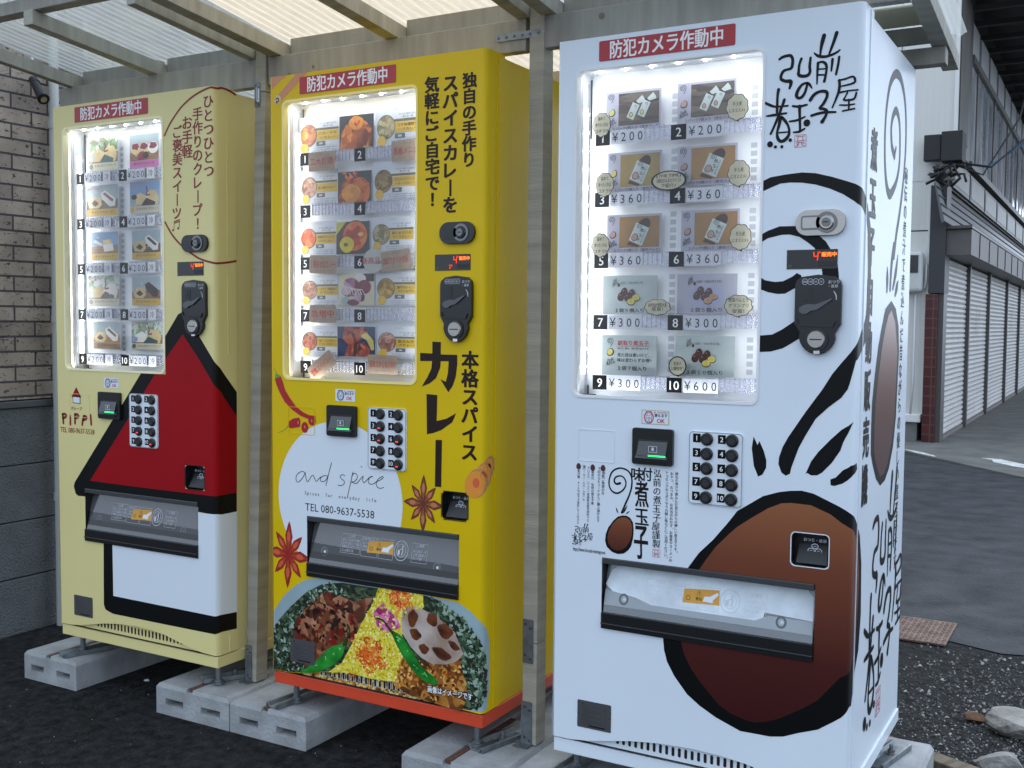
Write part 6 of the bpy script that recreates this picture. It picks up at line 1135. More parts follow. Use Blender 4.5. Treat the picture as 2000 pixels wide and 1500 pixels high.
# machine anchor channels
def channel(x0, x1, y0, y1, ang, lab, bolt=True, par=None):
    cx, cy = (x0 + x1) / 2, (y0 + y1) / 2; L_, W_ = (x1 - x0) / 2, (y1 - y0) / 2
    b = MB(); z = .0035
    pr_ = [(-W_, -.0), (-W_, .014), (-W_ + .006, .014), (-W_ + .014, .003), (W_ - .014, .003), (W_ - .006, .014), (W_, .014), (W_, 0), (W_ - .003, 0), (W_ - .003, .010), (W_ - .012, .0), (-W_ + .012, 0), (-W_ + .003, .010), (-W_ + .003, 0)]
    n = len(pr_); vs = [(-L_, a, c) for a, c in pr_] + [(L_, a, c) for a, c in pr_]; tri = tessellate_polygon([[Vector((a, c, 0)) for a, c in pr_]])
    b.add(vs, [tuple(t) for t in tri] + [tuple(n + q for q in t)[::-1] for t in tri] + [(i, (i + 1) % n, n + (i + 1) % n, n + i) for i in range(n)], STL)
    if bolt: b.cyl((L_ * .25, 0, .003), (L_ * .25, 0, .006), .015, BST, 20); b.cyl((L_ * .25, 0, .006), (L_ * .25, 0, .014), .0095, STL, 6); b.cyl((L_ * .25, 0, .014), (L_ * .25, 0, .026), .005, STL, 10)
    o = b.build('anchor_channel', None, bevel=.0008); o.location = (cx, cy, .0965); o.rotation_euler = (0, 0, ang); tag(o, lab, 'steel bracket', 'steel anchor channels under the machines'); return o
channel(-1.88, -1.70, .035, .085, math.radians(72), 'zinc steel channel under the left foot of the cream machine', False)
channel(-1.275, -1.115, .078, .128, math.radians(56), 'zinc steel channel with a bolt under the right foot of the cream machine')
channel(-.98, -.80, .04, .09, math.radians(84), 'zinc steel channel under the left foot of the yellow machine', False)
channel(-.295, -.130, .062, .120, math.radians(74), 'zinc steel channel with a bolt under the right foot of the yellow machine')
channel(-.06, .12, .03, .08, math.radians(86), 'zinc steel channel under the left foot of the white machine', False)
channel(.615, .80, .50, .555, math.radians(78), 'grey steel channel with a shiny washer under the rear foot of the white machine')
# precast foundation blocks
def block(x0, w, yf, lab, L_=.92):
    b = MB(); h = .095; H_ = w / 2; f = .012; nx0 = w * .42; nx1 = w * .50
    def gp(a): return a
    top_ = [(0, 0), (0, h - f), (f * .8, h), (nx0, h), (nx0, h - .012), (nx1, h - .012), (nx1, h), (w - f * .8, h), (w, h - f), (w, 0)]
    holes = [[(w * .13, .030), (w * .38, .030), (w * .38, .052), (w * .13, .052)], [(w * .62, .030), (w * .88, .030), (w * .88, .052), (w * .62, .052)]]
    loops = [[Vector((a, c, 0)) for a, c in l] for l in [top_] + holes]; tri = tessellate_polygon(loops); flatp = [(p.x, p.y) for l in loops for p in l]
    b.add([(a, .006 if c > h - .001 else 0, c) for a, c in flatp], [tuple(t) for t in tri], CONC)
    n = len(top_); b.add([(a, .006 if c > h - .001 else 0, c) for a, c in top_] + [(a, L_, c) for a, c in top_], [(i, (i + 1) % n, n + (i + 1) % n, n + i) for i in range(n)] + [tuple(range(n, 2 * n))], CONC)
    for hl in holes:
        b.add([(a, 0, c) for a, c in hl] + [(a + (.006 if i in (0, 3) else -.006), .05, c + (.003 if i < 2 else -.003)) for i, (a, c) in enumerate(hl)], [(0, 1, 5, 4), (1, 2, 6, 5), (2, 3, 7, 6), (3, 0, 4, 7)], CONC)
        q = [(a + (.006 if i in (0, 3) else -.006), .045, c + (.003 if i < 2 else -.003)) for i, (a, c) in enumerate(hl)]; b.add(q, [(0, 1, 2, 3)], mat('dark_block_hole', (.03, .03, .028), .9, noise=.5, nscale=80))
    o = b.build('foundation_block', None, loc=(x0, yf, 0)); tag(o, lab, 'concrete block', 'precast concrete foundation blocks')
    bm = o.modifiers.new('bevel', 'BEVEL'); bm.width = .0025; bm.segments = 2; bm.limit_method = 'ANGLE'; bm.angle_limit = math.radians(50)
    s_ = MB(); s_.box(nx0 + .004, nx1 - .004, .012, .35, h - .011, h - .001, RST); s_.build('cast_in_rail', o); return o
block(-1.993, .262, -.038, 'grey two-hole concrete block under the left side of the cream machine, by the brick wall')
block(-1.362, .304, -.036, 'grey two-hole concrete block under the right side of the cream machine')
block(-1.054, .290, -.036, 'grey two-hole concrete block under the left side of the yellow machine')
block(-.402, .300, -.080, 'grey concrete block under the right side of the yellow machine, at the bottom edge')
block(-.098, .300, -.080, 'grey concrete block under the left side of the white machine')
block(.500, .300, -.10, 'pale concrete block under the right side of the white machine, by the gravel', .78)

# ------------------------------------------------------------------ ground
ASP = mat('dark_asphalt', (.007, .0075, .008), .95, noise=.45, nscale=26, bump=1.5, bscale=55, detail=14, c2=(.026, .028, .029), spec=.12)
RDM = mat('road_asphalt', (.028, .031, .035), .9, noise=.3, nscale=5, bump=1., bscale=70, detail=12, c2=(.058, .062, .068), spec=.2)
b = MB(); b.box(-60, 60, -60, 90, -.3, 0, ASP); struct(b.build('ground'))
def sheet2(nm, pts, z, m): b = flat(); b.add([(x, y, z) for x, y in pts], [tuple(t) for t in tessellate_polygon([[Vector((x, y, 0)) for x, y in pts]])], m); b.fixn = True; o = b.build(nm); return struct(o)
R = random.Random(2); edge = [(-3 + i * .35, 2.15 + R.uniform(-.10, .10) + .1 * math.sin(i)) for i in range(24)]
sheet2('road', edge + [(20, 1.9), (20, 4.0), (.75, 6.95), (-.55, 8.46), (-1.5, 9.6), (-20, 9.6), (-20, 2.2)], .004, RDM)
APR = mat('apron_concrete', (.085, .088, .082), .9, noise=.3, nscale=3, bump=.4, bscale=40, detail=8, c2=(.15, .15, .14))
b = MB(); pts = [(-20, 9.45), (-1.4, 9.45), (-.55, 8.42), (.55, 7.12), (3, 4.3), (20, 2), (40, 60), (-20, 60)]; b.prism(pts, -.05, .018, APR, 'xy'); struct(b.build('pavement'))
b = MB(); b.prism([(-.62, 8.60), (-.45, 8.33), (-.25, 8.12), (-.28, 8.2), (-.42, 8.42)], .019, .024, mat('worn_white_paint', (.55, .57, .56), .8, noise=.3, nscale=12), 'xy'); b.prism([(.12, 8.25), (.28, 8.25), (.5, 7.95), (.75, 7.7), (.72, 7.45), (.45, 7.75), (.24, 8.0), (.22, 8.15)], .019, .024, mat('worn_white_paint', 0), 'xy'); struct(b.build('road_marking'))
# brick wall at the left
def bricks():
    m = bpy.data.materials.new('tan_brick_facing'); m.use_nodes = True; nt = m.node_tree; p = nt.nodes['Principled BSDF']; N = nt.nodes.new; L = nt.links.new; p.inputs['Roughness'].default_value = .85
    tc = N('ShaderNodeTexCoord'); sp = N('ShaderNodeSeparateXYZ'); cb_ = N('ShaderNodeCombineXYZ'); L(tc.outputs['Object'], sp.inputs[0]); L(sp.outputs[1], cb_.inputs[0]); L(sp.outputs[2], cb_.inputs[1])
    bt = N('ShaderNodeTexBrick'); bt.inputs['Scale'].default_value = 1; bt.inputs['Brick Width'].default_value = .158; bt.inputs['Row Height'].default_value = .0573; bt.inputs['Mortar Size'].default_value = .0042; bt.inputs['Mortar Smooth'].default_value = .12; bt.offset = .45
    bt.inputs['Color1'].default_value = (.35, .31, .26, 1); bt.inputs['Color2'].default_value = (.235, .20, .17, 1); bt.inputs['Mortar'].default_value = (.055, .052, .055, 1); bt.inputs['Bias'].default_value = -.1
    L(cb_.outputs[0], bt.inputs['Vector'])
    n1 = N('ShaderNodeTexNoise'); n1.inputs['Scale'].default_value = 42; n1.inputs['Detail'].default_value = 6; n1.inputs['Distortion'].default_value = 1.2; mp = N('ShaderNodeMapping'); mp.inputs['Scale'].default_value = (1, 1.0, 1.9); L(tc.outputs['Object'], mp.inputs[0]); L(mp.outputs[0], n1.inputs['Vector'])
    r = N('ShaderNodeValToRGB'); r.color_ramp.elements[0].position = .60; r.color_ramp.elements[1].position = .66; r.color_ramp.elements[0].color = (1, 1, 1, 1); r.color_ramp.elements[1].color = (.25, .2, .2, 1); L(n1.outputs[0], r.inputs[0])
    n2 = N('ShaderNodeTexNoise'); n2.inputs['Scale'].default_value = 9; n2.inputs['Detail'].default_value = 5; L(tc.outputs['Object'], n2.inputs['Vector']); r2 = N('ShaderNodeValToRGB'); r2.color_ramp.elements[0].position = .3; r2.color_ramp.elements[0].color = (.72, .70, .70, 1); r2.color_ramp.elements[1].position = .7; r2.color_ramp.elements[1].color = (1.2, 1.15, 1.1, 1); L(n2.outputs[0], r2.inputs[0])
    m1 = N('ShaderNodeMixRGB'); m1.blend_type = 'MULTIPLY'; m1.inputs[0].default_value = 1; L(bt.outputs['Color'], m1.inputs[1]); L(r.outputs[0], m1.inputs[2]); m2 = N('ShaderNodeMixRGB'); m2.blend_type = 'MULTIPLY'; m2.inputs[0].default_value = 1; L(m1.outputs[0], m2.inputs[1]); L(r2.outputs[0], m2.inputs[2]); L(m2.outputs[0], p.inputs['Base Color'])
    iv = N('ShaderNodeMath'); iv.operation = 'SUBTRACT'; iv.inputs[0].default_value = 1; L(bt.outputs['Fac'], iv.inputs[1]); ad = N('ShaderNodeMath'); ad.operation = 'MULTIPLY_ADD'; ad.inputs[1].default_value = .35; L(r.outputs[0], ad.inputs[0]); L(iv.outputs[0], ad.inputs[2])
    bp = N('ShaderNodeBump'); bp.inputs['Distance'].default_value = .006; bp.inputs['Strength'].default_value = 1; L(ad.outputs[0], bp.inputs['Height']); L(bp.outputs[0], p.inputs['Normal']); return m
wl = empty('brick_clad_wall', 'tan brick-faced house wall above a dark grey panelled base, at the left', 'house wall', (-2.465, .6, 0))
b = MB(); b.box(-.30, 0, -.95, 6, .905, 3.4, bricks()); b.build('brick_facing', wl)
PANEL = mat('grey_base_panel', (.105, .115, .12), .75, noise=.15, nscale=9, bump=.9, bscale=130, detail=3)
for z0, z1 in ((-.02, .214), (.2185, .4335), (.4375, .6515), (.6555, .872)):
    b = MB(); b.box(-.30, .001, -.95, 6, z0, z1, PANEL); b.build('base_panel', wl, bevel=.003)
b = MB(); b.box(-.30, .012, -.95, 6, .874, .900, mat('grey_ledge', (.06, .066, .073), .55)); b.build('wall_ledge', wl, bevel=.003)
b = MB(); b.box(-.30, -.01, -.95, 6, -.02, .9, SLOT); b.build('panel_joint_backing', wl)
b = MB(); b.box(.0, .035, -.145, .02, 2.195, 2.26, mat('dark_sash', (.05, .045, .045), .4)); b.box(.002, .037, -.13, .005, 2.205, 2.25, mat('dark_pane', (.02, .025, .025), .1)); b.build('window', wl)
# downpipe and camera
PVC = mat('grey_white_pvc', (.42, .44, .43), .4)
b = MB(); b.cyl((0, 0, .0), (0, 0, 2.55), .0185, PVC, 18); 
for z in (1.95, 1.2, .5): b.cyl((0, 0, z), (0, 0, z + .03), .022, PVC, 18)
o = b.build('downpipe', None, loc=(-2.430, .4447, 0)); tag(o, 'pale grey plastic downpipe on the brick wall behind the cream machine', 'downpipe')
b = MB(); b.cyl((0, 0, 1.0), (0, 0, 2.4), .012, PVC, 14); tag(b.build('conduit_pipe', None, loc=(-2.44, .60, 0)), 'thin white pipe on the brick wall, seen below the clear roof sheet', 'pipe')
cm = empty('security_camera', 'small black security camera hanging from a curved grey arm by the brick wall', 'camera', (-2.40, .34, 2.10))
b = MB(); A_, B_ = Vector((-.02, .012, .010)), Vector((.062, -.012, -.062)); b.cyl(A_, B_, .014, MPL, 20, r2=.021); b.cyl(B_, B_ + (B_ - A_).normalized() * .008, .022, DPL, 20); b.cyl(A_ + Vector((-.012, .005, .012)), A_ + Vector((.008, 0, -.006)), .017, MPL, 16); b.build('camera_body', cm)
b = MB(); b.cyl(B_ + (B_ - A_).normalized() * .0085, B_ + (B_ - A_).normalized() * .011, .012, CHR, 16); b.build('lens', cm)
b = MB(); b.tube([(-.065, .02, .105), (-.028, .01, .100), (-.018, .008, .075), (-.020, .010, .045), (-.028, .012, .022)], .0065, PVC, 8); b.build('mounting_arm', cm)
# steel cover plate, stones and rubble
CHQ = mat('rusty_chequer_plate', (.13, .085, .068), .7, metal=.2, noise=.35, nscale=22, detail=8)
b = MB(); b.box(.0, .60, -.02, .32, 0, .007, CHQ)
for i in range(30):
    for j in range(16):
        x, y = .012 + i * .0198, -.008 + j * .0205; s_ = 1 if (i + j) % 2 else -1
        b.box(-.007, .007, -.0022, .0022, .007, .0088, CHQ, Matrix.Translation((x, y, 0)) @ Matrix.Rotation(s_ * .785, 4, 'Z'))
o = b.build('chequer_plate', None, loc=(.058, 1.985, .0045)); tag(o, 'rusty brown chequered steel cover plate lying on the asphalt', 'cover plate')
def rock(nm, loc, sz, seed, m, lab, cat, group=None, sub=3):
    bm = bmesh.new(); bmesh.ops.create_icosphere(bm, subdivisions=sub, radius=1); R = random.Random(seed); pl = [(Vector((R.gauss(0, 1), R.gauss(0, 1), R.gauss(0, 1))).normalized(), R.uniform(.55, .9)) for _ in range(11)]
    for v in bm.verts:
        for n_, d in pl:
            q = v.co.dot(n_) - d
            if q > 0: v.co -= n_ * q
        v.co += Vector((R.uniform(-1, 1), R.uniform(-1, 1), R.uniform(-1, 1))) * .03
        v.co = Vector((v.co.x * sz[0], v.co.y * sz[1], v.co.z * sz[2]))
    me = bpy.data.meshes.new(nm); bm.to_mesh(me); bm.free(); me.materials.append(m); o = bpy.data.objects.new(nm, me); COL.objects.link(o); o.location = loc
    if lab: tag(o, lab, cat, group)
    return o
RUB = mat('pale_rubble', (.22, .215, .20), .95, noise=.35, nscale=14, bump=.8, bscale=60, detail=8)
o = rock('concrete_lump', (.985, 1.15, .03), (.13, .075, .045), 5, RUB, 'large pale broken concrete lump in the gravel at the right edge', 'rubble'); o.rotation_euler = (0, .05, -.35)
o = rock('concrete_lump', (.945, .86, .012), (.075, .05, .035), 9, RUB, 'flat broken concrete lump at the bottom right corner', 'rubble')
o = rock('broken_brick', (.845, 1.20, .012), (.045, .028, .018), 12, mat('rusty_brown', (.12, .06, .03), .9, noise=.4, nscale=30), 'rust-brown broken brick end beside the pale concrete lump', 'brick'); o.rotation_euler = (0, 0, .5)
for i, (x, y, z, lab) in enumerate(((.44, 1.93, .016, 'small white stone beside the corner of the rusty cover plate'), (-1.62, .155, .012, 'pale stone on the dark asphalt under the cream machine'), (-.86, .60, .012, 'pale stone chip on the dark asphalt behind the middle block'))):
    rock('stone', (x, y, 0), (z, z * .8, z * .6), 20 + i, mat('white_stone', (.5, .5, .5), .9, noise=.2, nscale=30), lab, 'stone', None, 2)
TMB = mat('old_brown_timber', (.11, .085, .06), .9, noise=.35, nscale=6, bump=.6, bscale=30, stretch=(9, 1, 1))
b = MB(); b.box(-.5, .6, -.03, .03, 0, .045, TMB); o = b.build('timber_offcut', None, loc=(1.05, .62, 0), bevel=.004); o.rotation_euler = (0, 0, -.42); tag(o, 'weathered brown timber lying behind the pale block at the bottom right', 'timber')
# gravel
def gravel(nm, n, fx, smin, smax, cols, seed):
    R = random.Random(seed); b = MB(); base = [Vector((1, 0, -.3)), Vector((-.5, .87, -.3)), Vector((-.5, -.87, -.3)), Vector((.1, 0, .8)), Vector((-.2, .5, .5)), Vector((.5, .5, .2)), Vector((0, -.6, .4))]
    for i in range(n):
        x, y = fx(R); s_ = R.uniform(smin, smax) * (1 if R.random() < .85 else 1.8); M_ = Matrix.Translation((x, y, s_ * .3)) @ Matrix.Rotation(R.uniform(0, 6.28), 4, 'Z') @ Matrix.Rotation(R.uniform(-.5, .5), 4, 'X')
        vs = [M_ @ Vector((p.x * s_ * R.uniform(.7, 1.3), p.y * s_ * R.uniform(.6, 1.1), p.z * s_ * R.uniform(.5, 1))) for p in base]
        b.add(vs, [(0, 5, 3), (5, 4, 3), (4, 1, 3), (1, 2, 3), (2, 6, 3), (6, 0, 3), (0, 1, 5), (1, 4, 5), (2, 0, 6)], R.choice(cols))
    o = b.build(nm); o['label'] = 'loose grey and white gravel'; o['category'] = 'gravel'; o['kind'] = 'stuff'; return o
GC = [mat('gravel_%d' % i, c, .9) for i, c in enumerate(((.03, .03, .031), (.07, .07, .072), (.13, .13, .125), (.05, .045, .04), (.30, .30, .29), (.10, .10, .105)))]
def gx(R):
    while True:
        x, y = R.uniform(.55, 1.7), R.uniform(.55, 2.0); d = (y - .9) / 1.0
        if R.random() < max(0, min(1, 1.25 - abs(y - 1.15) * 1.3)) * min(1, (x - .45) * 3): return x, y
gravel('gravel', 8500, gx, .0018, .0056, GC, 3)
def sx_(R):
    while True:
        x, y = R.uniform(-2.4, 1.5), R.uniform(-.5, 2.6)
        return x, y
gravel('scattered_grit', 700, sx_, .0012, .0032, GC[1:3] + GC[4:5], 4)['label'] = 'sparse pale grit scattered on the dark asphalt'

# ------------------------------------------------------------------ buildings across the street
DKW = mat('dark_brown_timber', (.030, .028, .027), .6, noise=.2, nscale=6); GRM = mat('grey_brown_metal', (.105, .098, .095), .5, noise=.12, nscale=5); FRM = mat('bronze_frame', (.075, .070, .066), .45)
SHT = mat('white_shutter', (.56, .55, .54), .5, noise=.06, nscale=3); SHB = mat('shutter_rail', (.17, .155, .14), .5)
X1 = -.40
sb = empty('shop_building', 'dark two-storey shop building with a long row of closed white roller shutters', 'building', (X1, 9.6, 0))
def bb(name, x0, x1, y0, y1, z0, z1, m, par=None, bev=0, label=None):
    b = MB(); b.box(x0 - X1, x1 - X1, y0 - 9.6, y1 - 9.6, z0, z1, m); return b.build(name, par or sb, bevel=bev, label=label)
bb('wall', -5, X1 - .06, 9.75, 34, 0, 4.9, DKW)
bb('door_frame', X1 - .06, X1 - .01, 9.46, 9.70, 0.02, 1.948, FRM)
ys = [9.72, 11.49, 13.71, 16.32, 18.7, 21.2, 23.8, 26.5]
for i, (a, c) in enumerate(zip(ys[:-1], ys[1:])):
    b = MB(); n = 33; H_ = 1.93
    for k in range(n):
        z0 = .06 + k * (H_ - .06) / n; z1 = .06 + (k + 1) * (H_ - .06) / n; zm = (z0 + z1) / 2
        ya, yb = a + .05 - 9.6, c - .05 - 9.6; xs = -.045
        vs = [(xs, ya, z0), (xs, yb, z0), (xs + .016, ya, zm - .006), (xs + .016, yb, zm - .006), (xs + .013, ya, z1 - .010), (xs + .013, yb, z1 - .010), (xs - .004, ya, z1), (xs - .004, yb, z1)]
        b.add(vs, [(0, 1, 3, 2), (2, 3, 5, 4), (4, 5, 7, 6)], SHT)
    b.fixn = False; sh = b.build('roller_shutter', sb)
    bb('shutter_rail', X1 - .05, X1 + .008, c - .045, c + .045, .02, 1.948, FRM); bb('shutter_bottom_bar', X1 - .05, X1 - .022, a + .05, c - .05, .02, .06, SHB)
    if i in (1, 3):
        b = flat(); SP_ = Tilt(((X1 + .0) - X1, (a + c) / 2 - 9.6 - .1, 1.5), (0, 1, 0), (0, 0, -1)); rect(b, SP_, 0, 0, .07, .38, mat('pale_notice', (.50, .50, .46), .7), 0); rect(b, SP_, .01, .05, .05, .24, mat('amber_sticker', 0) if i == 1 else LGP, .002); b.build('notice_strip', sb)
bb('fascia_box', X1 - .05, X1 + .23, 9.50, 34, 1.95, 2.21, GRM)
for k in range(24): bb('fascia_seam', X1 + .231, X1 + .238, 10.2 + k * .95, 10.22 + k * .95, 1.955, 2.205, DKW) if k < 14 else None
LX0, LX1 = -.07, .03
b = MB(); b.prism([(LX0, 2.60), (LX1 - .03, 2.24), (LX1, 2.26), (LX0, 2.66)], 9.05 - 9.6, 34 - 9.6, mat('slate_metal_roof', (.085, .092, .105), .35, noise=.1, nscale=4), 'xz')
b.v = [(x, y, z) for x, y, z in b.v]
for k in range(4):
    t_ = (k + .7) / 4.6; x_ = LX0 + (LX1 - LX0) * t_; z_ = 2.655 - .40 * t_; b.box(x_, x_ + .012, 9.04 - 9.6, 34 - 9.6, z_ + .004, z_ + .014, DKW)
b.build('lean_to_roof', sb)
bb('fascia_board', X1 - .04, X1 + .24, 9.45, 34, 2.215, 2.245, FRM)
bb('upper_wall', X1 - .5, X1 - .03, 9.62, 34, 2.66, 3.06, DKW)
for k in range(9):
    y0 = 9.75 + k * 1.5; f_ = MB()
    f_.box(-.03, .0, y0 - 9.6, y0 + 1.4 - 9.6, 2.68, 2.98, FRM); f_.box(-.001, .004, y0 + .06 - 9.6, y0 + 1.34 - 9.6, 2.72, 2.94, mat('dusty_pane', (.11, .115, .105), .4, noise=.2, nscale=3)); f_.build('transom_panel', sb)
bb('corner_column', X1 - .45, X1 + .02, 9.62, 10.9, 3.06, 5.2, FRM); bb('upper_panel', X1 + .021, X1 + .03, 9.9, 10.6, 3.2, 4.75, mat('grey_board', (.10, .095, .09), .6, noise=.15, nscale=3))
bb('window_sill', X1 - .1, X1 + .05, 10.9, 34, 3.02, 3.09, FRM); bb('window_head', X1 - .1, X1 + .04, 10.9, 34, 4.20, 4.28, FRM)
WG = bpy.data.materials.new('painted_sky_window_glass'); WG.use_nodes = True; nt = WG.node_tree; p_ = nt.nodes['Principled BSDF']; p_.inputs['Roughness'].default_value = .08; p_.inputs['Specular IOR Level'].default_value = 1.0
tc = nt.nodes.new('ShaderNodeTexCoord'); wv = nt.nodes.new('ShaderNodeTexNoise'); wv.inputs['Scale'].default_value = .8; wv.inputs['Detail'].default_value = 3; nt.links.new(tc.outputs['Object'], wv.inputs[0]); rp = nt.nodes.new('ShaderNodeValToRGB'); rp.color_ramp.elements[0].position = .42; rp.color_ramp.elements[0].color = (.42, .46, .52, 1); rp.color_ramp.elements[1].position = .6; rp.color_ramp.elements[1].color = (.72, .73, .75, 1); nt.links.new(wv.outputs[0], rp.inputs[0]); nt.links.new(rp.outputs[0], p_.inputs['Base Color'])  # pale patchy base colour paints the sky reflected in the panes
bw = nt.nodes.new('ShaderNodeBump'); bw.inputs['Strength'].default_value = .25; bw.inputs['Distance'].default_value = .2; nt.links.new(wv.outputs[0], bw.inputs['Height']); nt.links.new(bw.outputs[0], p_.inputs['Normal'])
for k in range(20):
    y0 = 10.95 + k * .62; w_ = MB(); w_.box(-.04, -.004, y0 - 9.6, y0 + .60 - 9.6, 3.09, 4.20, WG); wo = w_.build('window_pane', sb)
    f_ = MB(); f_.box(-.035, .004 if k % 3 else .012, y0 + .585 - 9.6, y0 + .625 - 9.6, 3.09, 4.20, mat('aluminium_mullion', (.26, .27, .28), .4, metal=.6) if k % 3 else FRM); f_.build('mullion', wo)
bb('upper_band', X1 - .4, X1 - .04, 10.9, 34, 4.28, 5.3, DKW)
for k in range(16):
    y0 = 11.05 + k * 1.02; w_ = MB(); w_.box(-.04, -.02, y0 - 9.6, y0 + .80 - 9.6, 4.34, 4.72, mat('white_infill', (.50, .51, .53), .5)); w_.build('clerestory_pane', sb)
b = MB(); b.prism([(-.6, 5.15), (1.35, 4.72), (1.35, 4.80), (-.6, 5.30)], 9.9 - 9.6, 34 - 9.6, DKW, 'xz')
for k in range(34): b.box(-.3, 1.25, 10.1 + k * .7 - 9.6, 10.16 + k * .7 - 9.6, 4.74, 4.80, mat('eave_rafter', (.045, .042, .04), .7))
b.build('roof_eave', sb)
b = MB(); b.prism([(-.4, 5.25), (1.9, 5.0), (4.2, 5.5), (-.4, 6.4)], 10.0 - 9.6, 34 - 9.6, DKW, 'xz'); b.build('roof', sb)
# red tiled pillar
TLM = bpy.data.materials.new('dark_red_tile'); TLM.use_nodes = True; nt = TLM.node_tree; p_ = nt.nodes['Principled BSDF']; p_.inputs['Roughness'].default_value = .35
tc = nt.nodes.new('ShaderNodeTexCoord'); sp = nt.nodes.new('ShaderNodeSeparateXYZ'); c_ = nt.nodes.new('ShaderNodeCombineXYZ'); nt.links.new(tc.outputs['Object'], sp.inputs[0]); nt.links.new(sp.outputs[0], c_.inputs[0]); nt.links.new(sp.outputs[2], c_.inputs[1])
bt = nt.nodes.new('ShaderNodeTexBrick'); bt.offset = 0; bt.inputs['Scale'].default_value = 1; bt.inputs['Brick Width'].default_value = .10; bt.inputs['Row Height'].default_value = .10; bt.inputs['Mortar Size'].default_value = .006; bt.inputs['Color1'].default_value = (.050, .009, .010, 1); bt.inputs['Color2'].default_value = (.075, .014, .014, 1); bt.inputs['Mortar'].default_value = (.09, .05, .05, 1); nt.links.new(c_.outputs[0], bt.inputs[0]); nt.links.new(bt.outputs[0], p_.inputs['Base Color'])
bb('tiled_pillar', X1 - .18, X1 - .06, 9.40, 9.74, 0, 1.55, TLM, bev=.004); bb('dark_corner_panel', X1 - .16, X1 - .005, 9.42, 9.74, 1.56, 2.66, mat('charcoal_sheet', (.032, .034, .04), .5))
# white house end wall
ww = empty('white_clad_house', 'white house end wall of vertical siding behind the shop corner', 'house', (-2.5, 9.55, 0))
WSD = mat('white_siding', (.60, .61, .58), .6, noise=.05, nscale=2, bump=.25, bscale=3, stretch=(60, 1, .5))
def wb(name, x0, x1, y0, y1, z0, z1, m, par=None, bev=0): b = MB(); b.box(x0 + 2.5, x1 + 2.5, y0 - 9.55, y1 - 9.55, z0, z1, m); return b.build(name, par or ww, bevel=bev)
wb('lower_wall', -8, -.555, 9.50, 9.62, .30, 2.20, WSD); wb('upper_wall', -8, -.345, 9.50, 9.60, 2.72, 7.5, WSD); wb('upper_wall', -8, -.53, 9.505, 9.60, 2.215, 2.72, WSD)
wb('corner_trim', -.585, -.54, 9.47, 9.50, .05, 2.7, mat('white_trim', (.66, .67, .66), .5)); wb('corner_trim', -.37, -.335, 9.47, 9.50, 2.72, 7.5, mat('white_trim', 0))
wb('plinth', -8, -.64, 9.49, 9.62, 0, .22, mat('grey_plinth', (.17, .18, .18), .8, noise=.15, nscale=8)); wb('base_trim', -8, -.60, 9.44, 9.51, .215, .30, mat('white_trim', 0), bev=.01)
for x in (-.9, -1.35, -1.8): wb('wall_seam', x, x + .008, 9.497, 9.50, .3, 7.5, GPL)
gm = MB(); gm.box(-.30, .0, -.12, 0, 0, .42, mat('pale_meter_case', (.50, .53, .52), .45)); o = gm.build('meter_box', None, loc=(-.615, 9.495, 1.57), bevel=.04, seg=4); tag(o, 'pale grey meter box with a dark window on the white house wall', 'meter box')
g2_ = MB(); g2_.box(-.26, -.04, -.128, -.118, .20, .38, mat('dark_meter_glass', (.02, .022, .025), .15)); g2_.build('meter_window', o)
g3_ = MB(); g3_.tube([(-.02, -.05, .06), (.02, -.05, .04), (.03, -.05, .12), (.03, -.05, .3)], .012, PVC, 8); g3_.tube([(-.07, -.04, -.02), (-.07, -.04, -.9), (-.09, -.04, -1.3)], .011, LGP, 8); g3_.build('pipe', o)
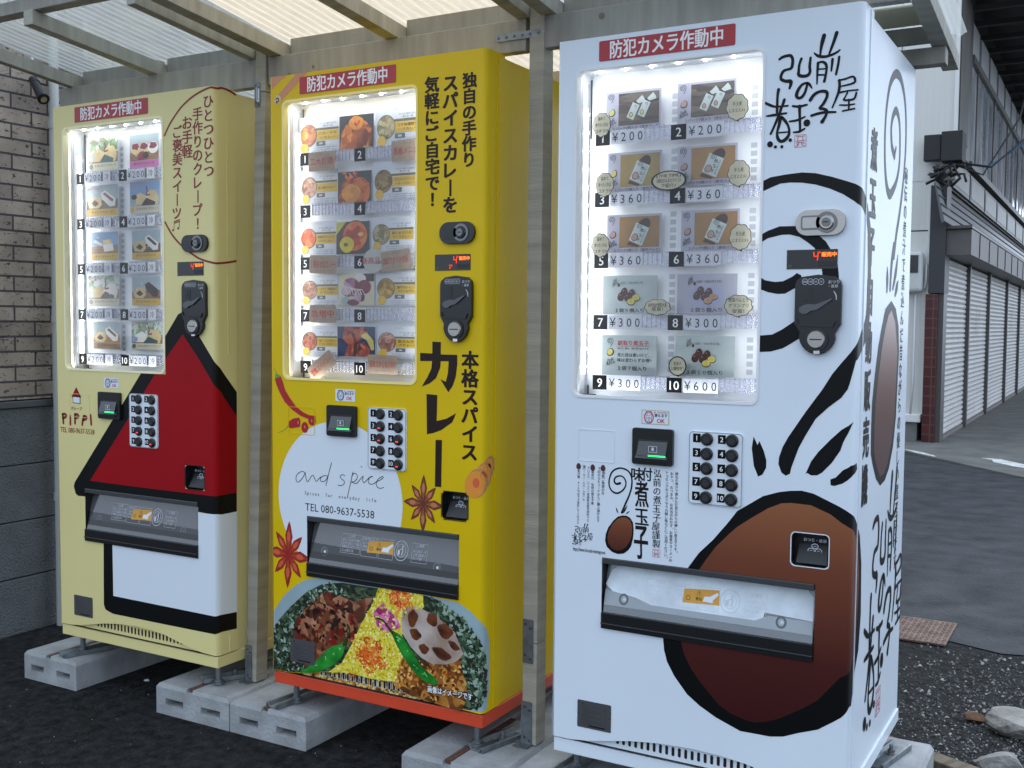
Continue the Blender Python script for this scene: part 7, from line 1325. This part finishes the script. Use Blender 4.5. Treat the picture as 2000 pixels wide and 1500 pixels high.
# dark boxed bracket with a bundle of cables
bx_ = empty('cable_box', 'black boxed bracket with bundled cables at the corner of the white wall', 'cable box', (-.44, 9.35, 2.86))
b = MB(); b.box(-.02, .18, -.05, .25, .02, .32, mat('black_tarpaulin', (.010, .011, .013), .6, bump=.5, bscale=8)); b.box(-.19, -.025, -.02, .1, .04, .30, mat('black_tarpaulin', 0)); b.build('box', bx_, bevel=.008)
R = random.Random(8); CBL = mat('black_cable', (.012, .012, .013), .5); CBB = mat('blue_cable', (.03, .09, .20), .5)
b = MB()
for i in range(26): p0 = Vector((R.uniform(-.12, .16), R.uniform(-.1, .1), R.uniform(-.14, .0))); b.tube([p0, p0 + Vector((R.uniform(-.06, .06), R.uniform(-.04, .04), R.uniform(-.07, .03))), p0 + Vector((R.uniform(-.1, .1), 0, R.uniform(-.12, .02)))], R.uniform(.008, .02), CBL, 6)
b.build('cable_bundle', bx_)
b = MB()
for i, (m_, dx) in enumerate(((CBB, 0), (CBB, .015), (CBL, .03), (CBL, -.02))):
    c0 = Vector((.05 + dx, .0, .02)); b.tube([c0, c0 + Vector((.35, .2, -.05)), c0 + Vector((.75, .6, .3 + dx * 3)), c0 + Vector((.80, 1.0, .9)), c0 + Vector((.72, 1.2, 1.25))] if i != 3 else [c0, c0 + Vector((.3, .4, -.1)), c0 + Vector((.6, .7, .5)), c0 + Vector((.7, 1.1, 1.2))], .010, m_, 6)
b.build('loose_cable', bx_)
b = MB(); b.tube([(.55, 10.6, 4.15), (.75, 10.3, 4.75), (1.0, 9.9, 5.1), (1.6, 9.3, 5.5), (3.5, 8.5, 6.2)], .022, CBL, 8); tag(b.build('overhead_cable'), 'thick black overhead cable rising past the dark eaves', 'cable')

# printed card inks are duller than the bright display light would make them
SKIP = {BRN, INK, WHT, LGP, WHV, BLK, GRN}; seen = set()
for o in COL.objects:
    if o.type == 'MESH' and o.name.split('.')[0] in ('product_card',):
        for m in o.data.materials:
            if m in SKIP or m in seen: continue
            seen.add(m); nt = m.node_tree; p = nt.nodes.get('Principled BSDF')
            p.inputs['Base Color'].default_value = tuple(c * .85 for c in p.inputs['Base Color'].default_value[:3]) + (1,)
            for nd in nt.nodes:
                if nd.type == 'VALTORGB':
                    for e in nd.color_ramp.elements: e.color = tuple(c * .85 for c in e.color[:3]) + (1,)
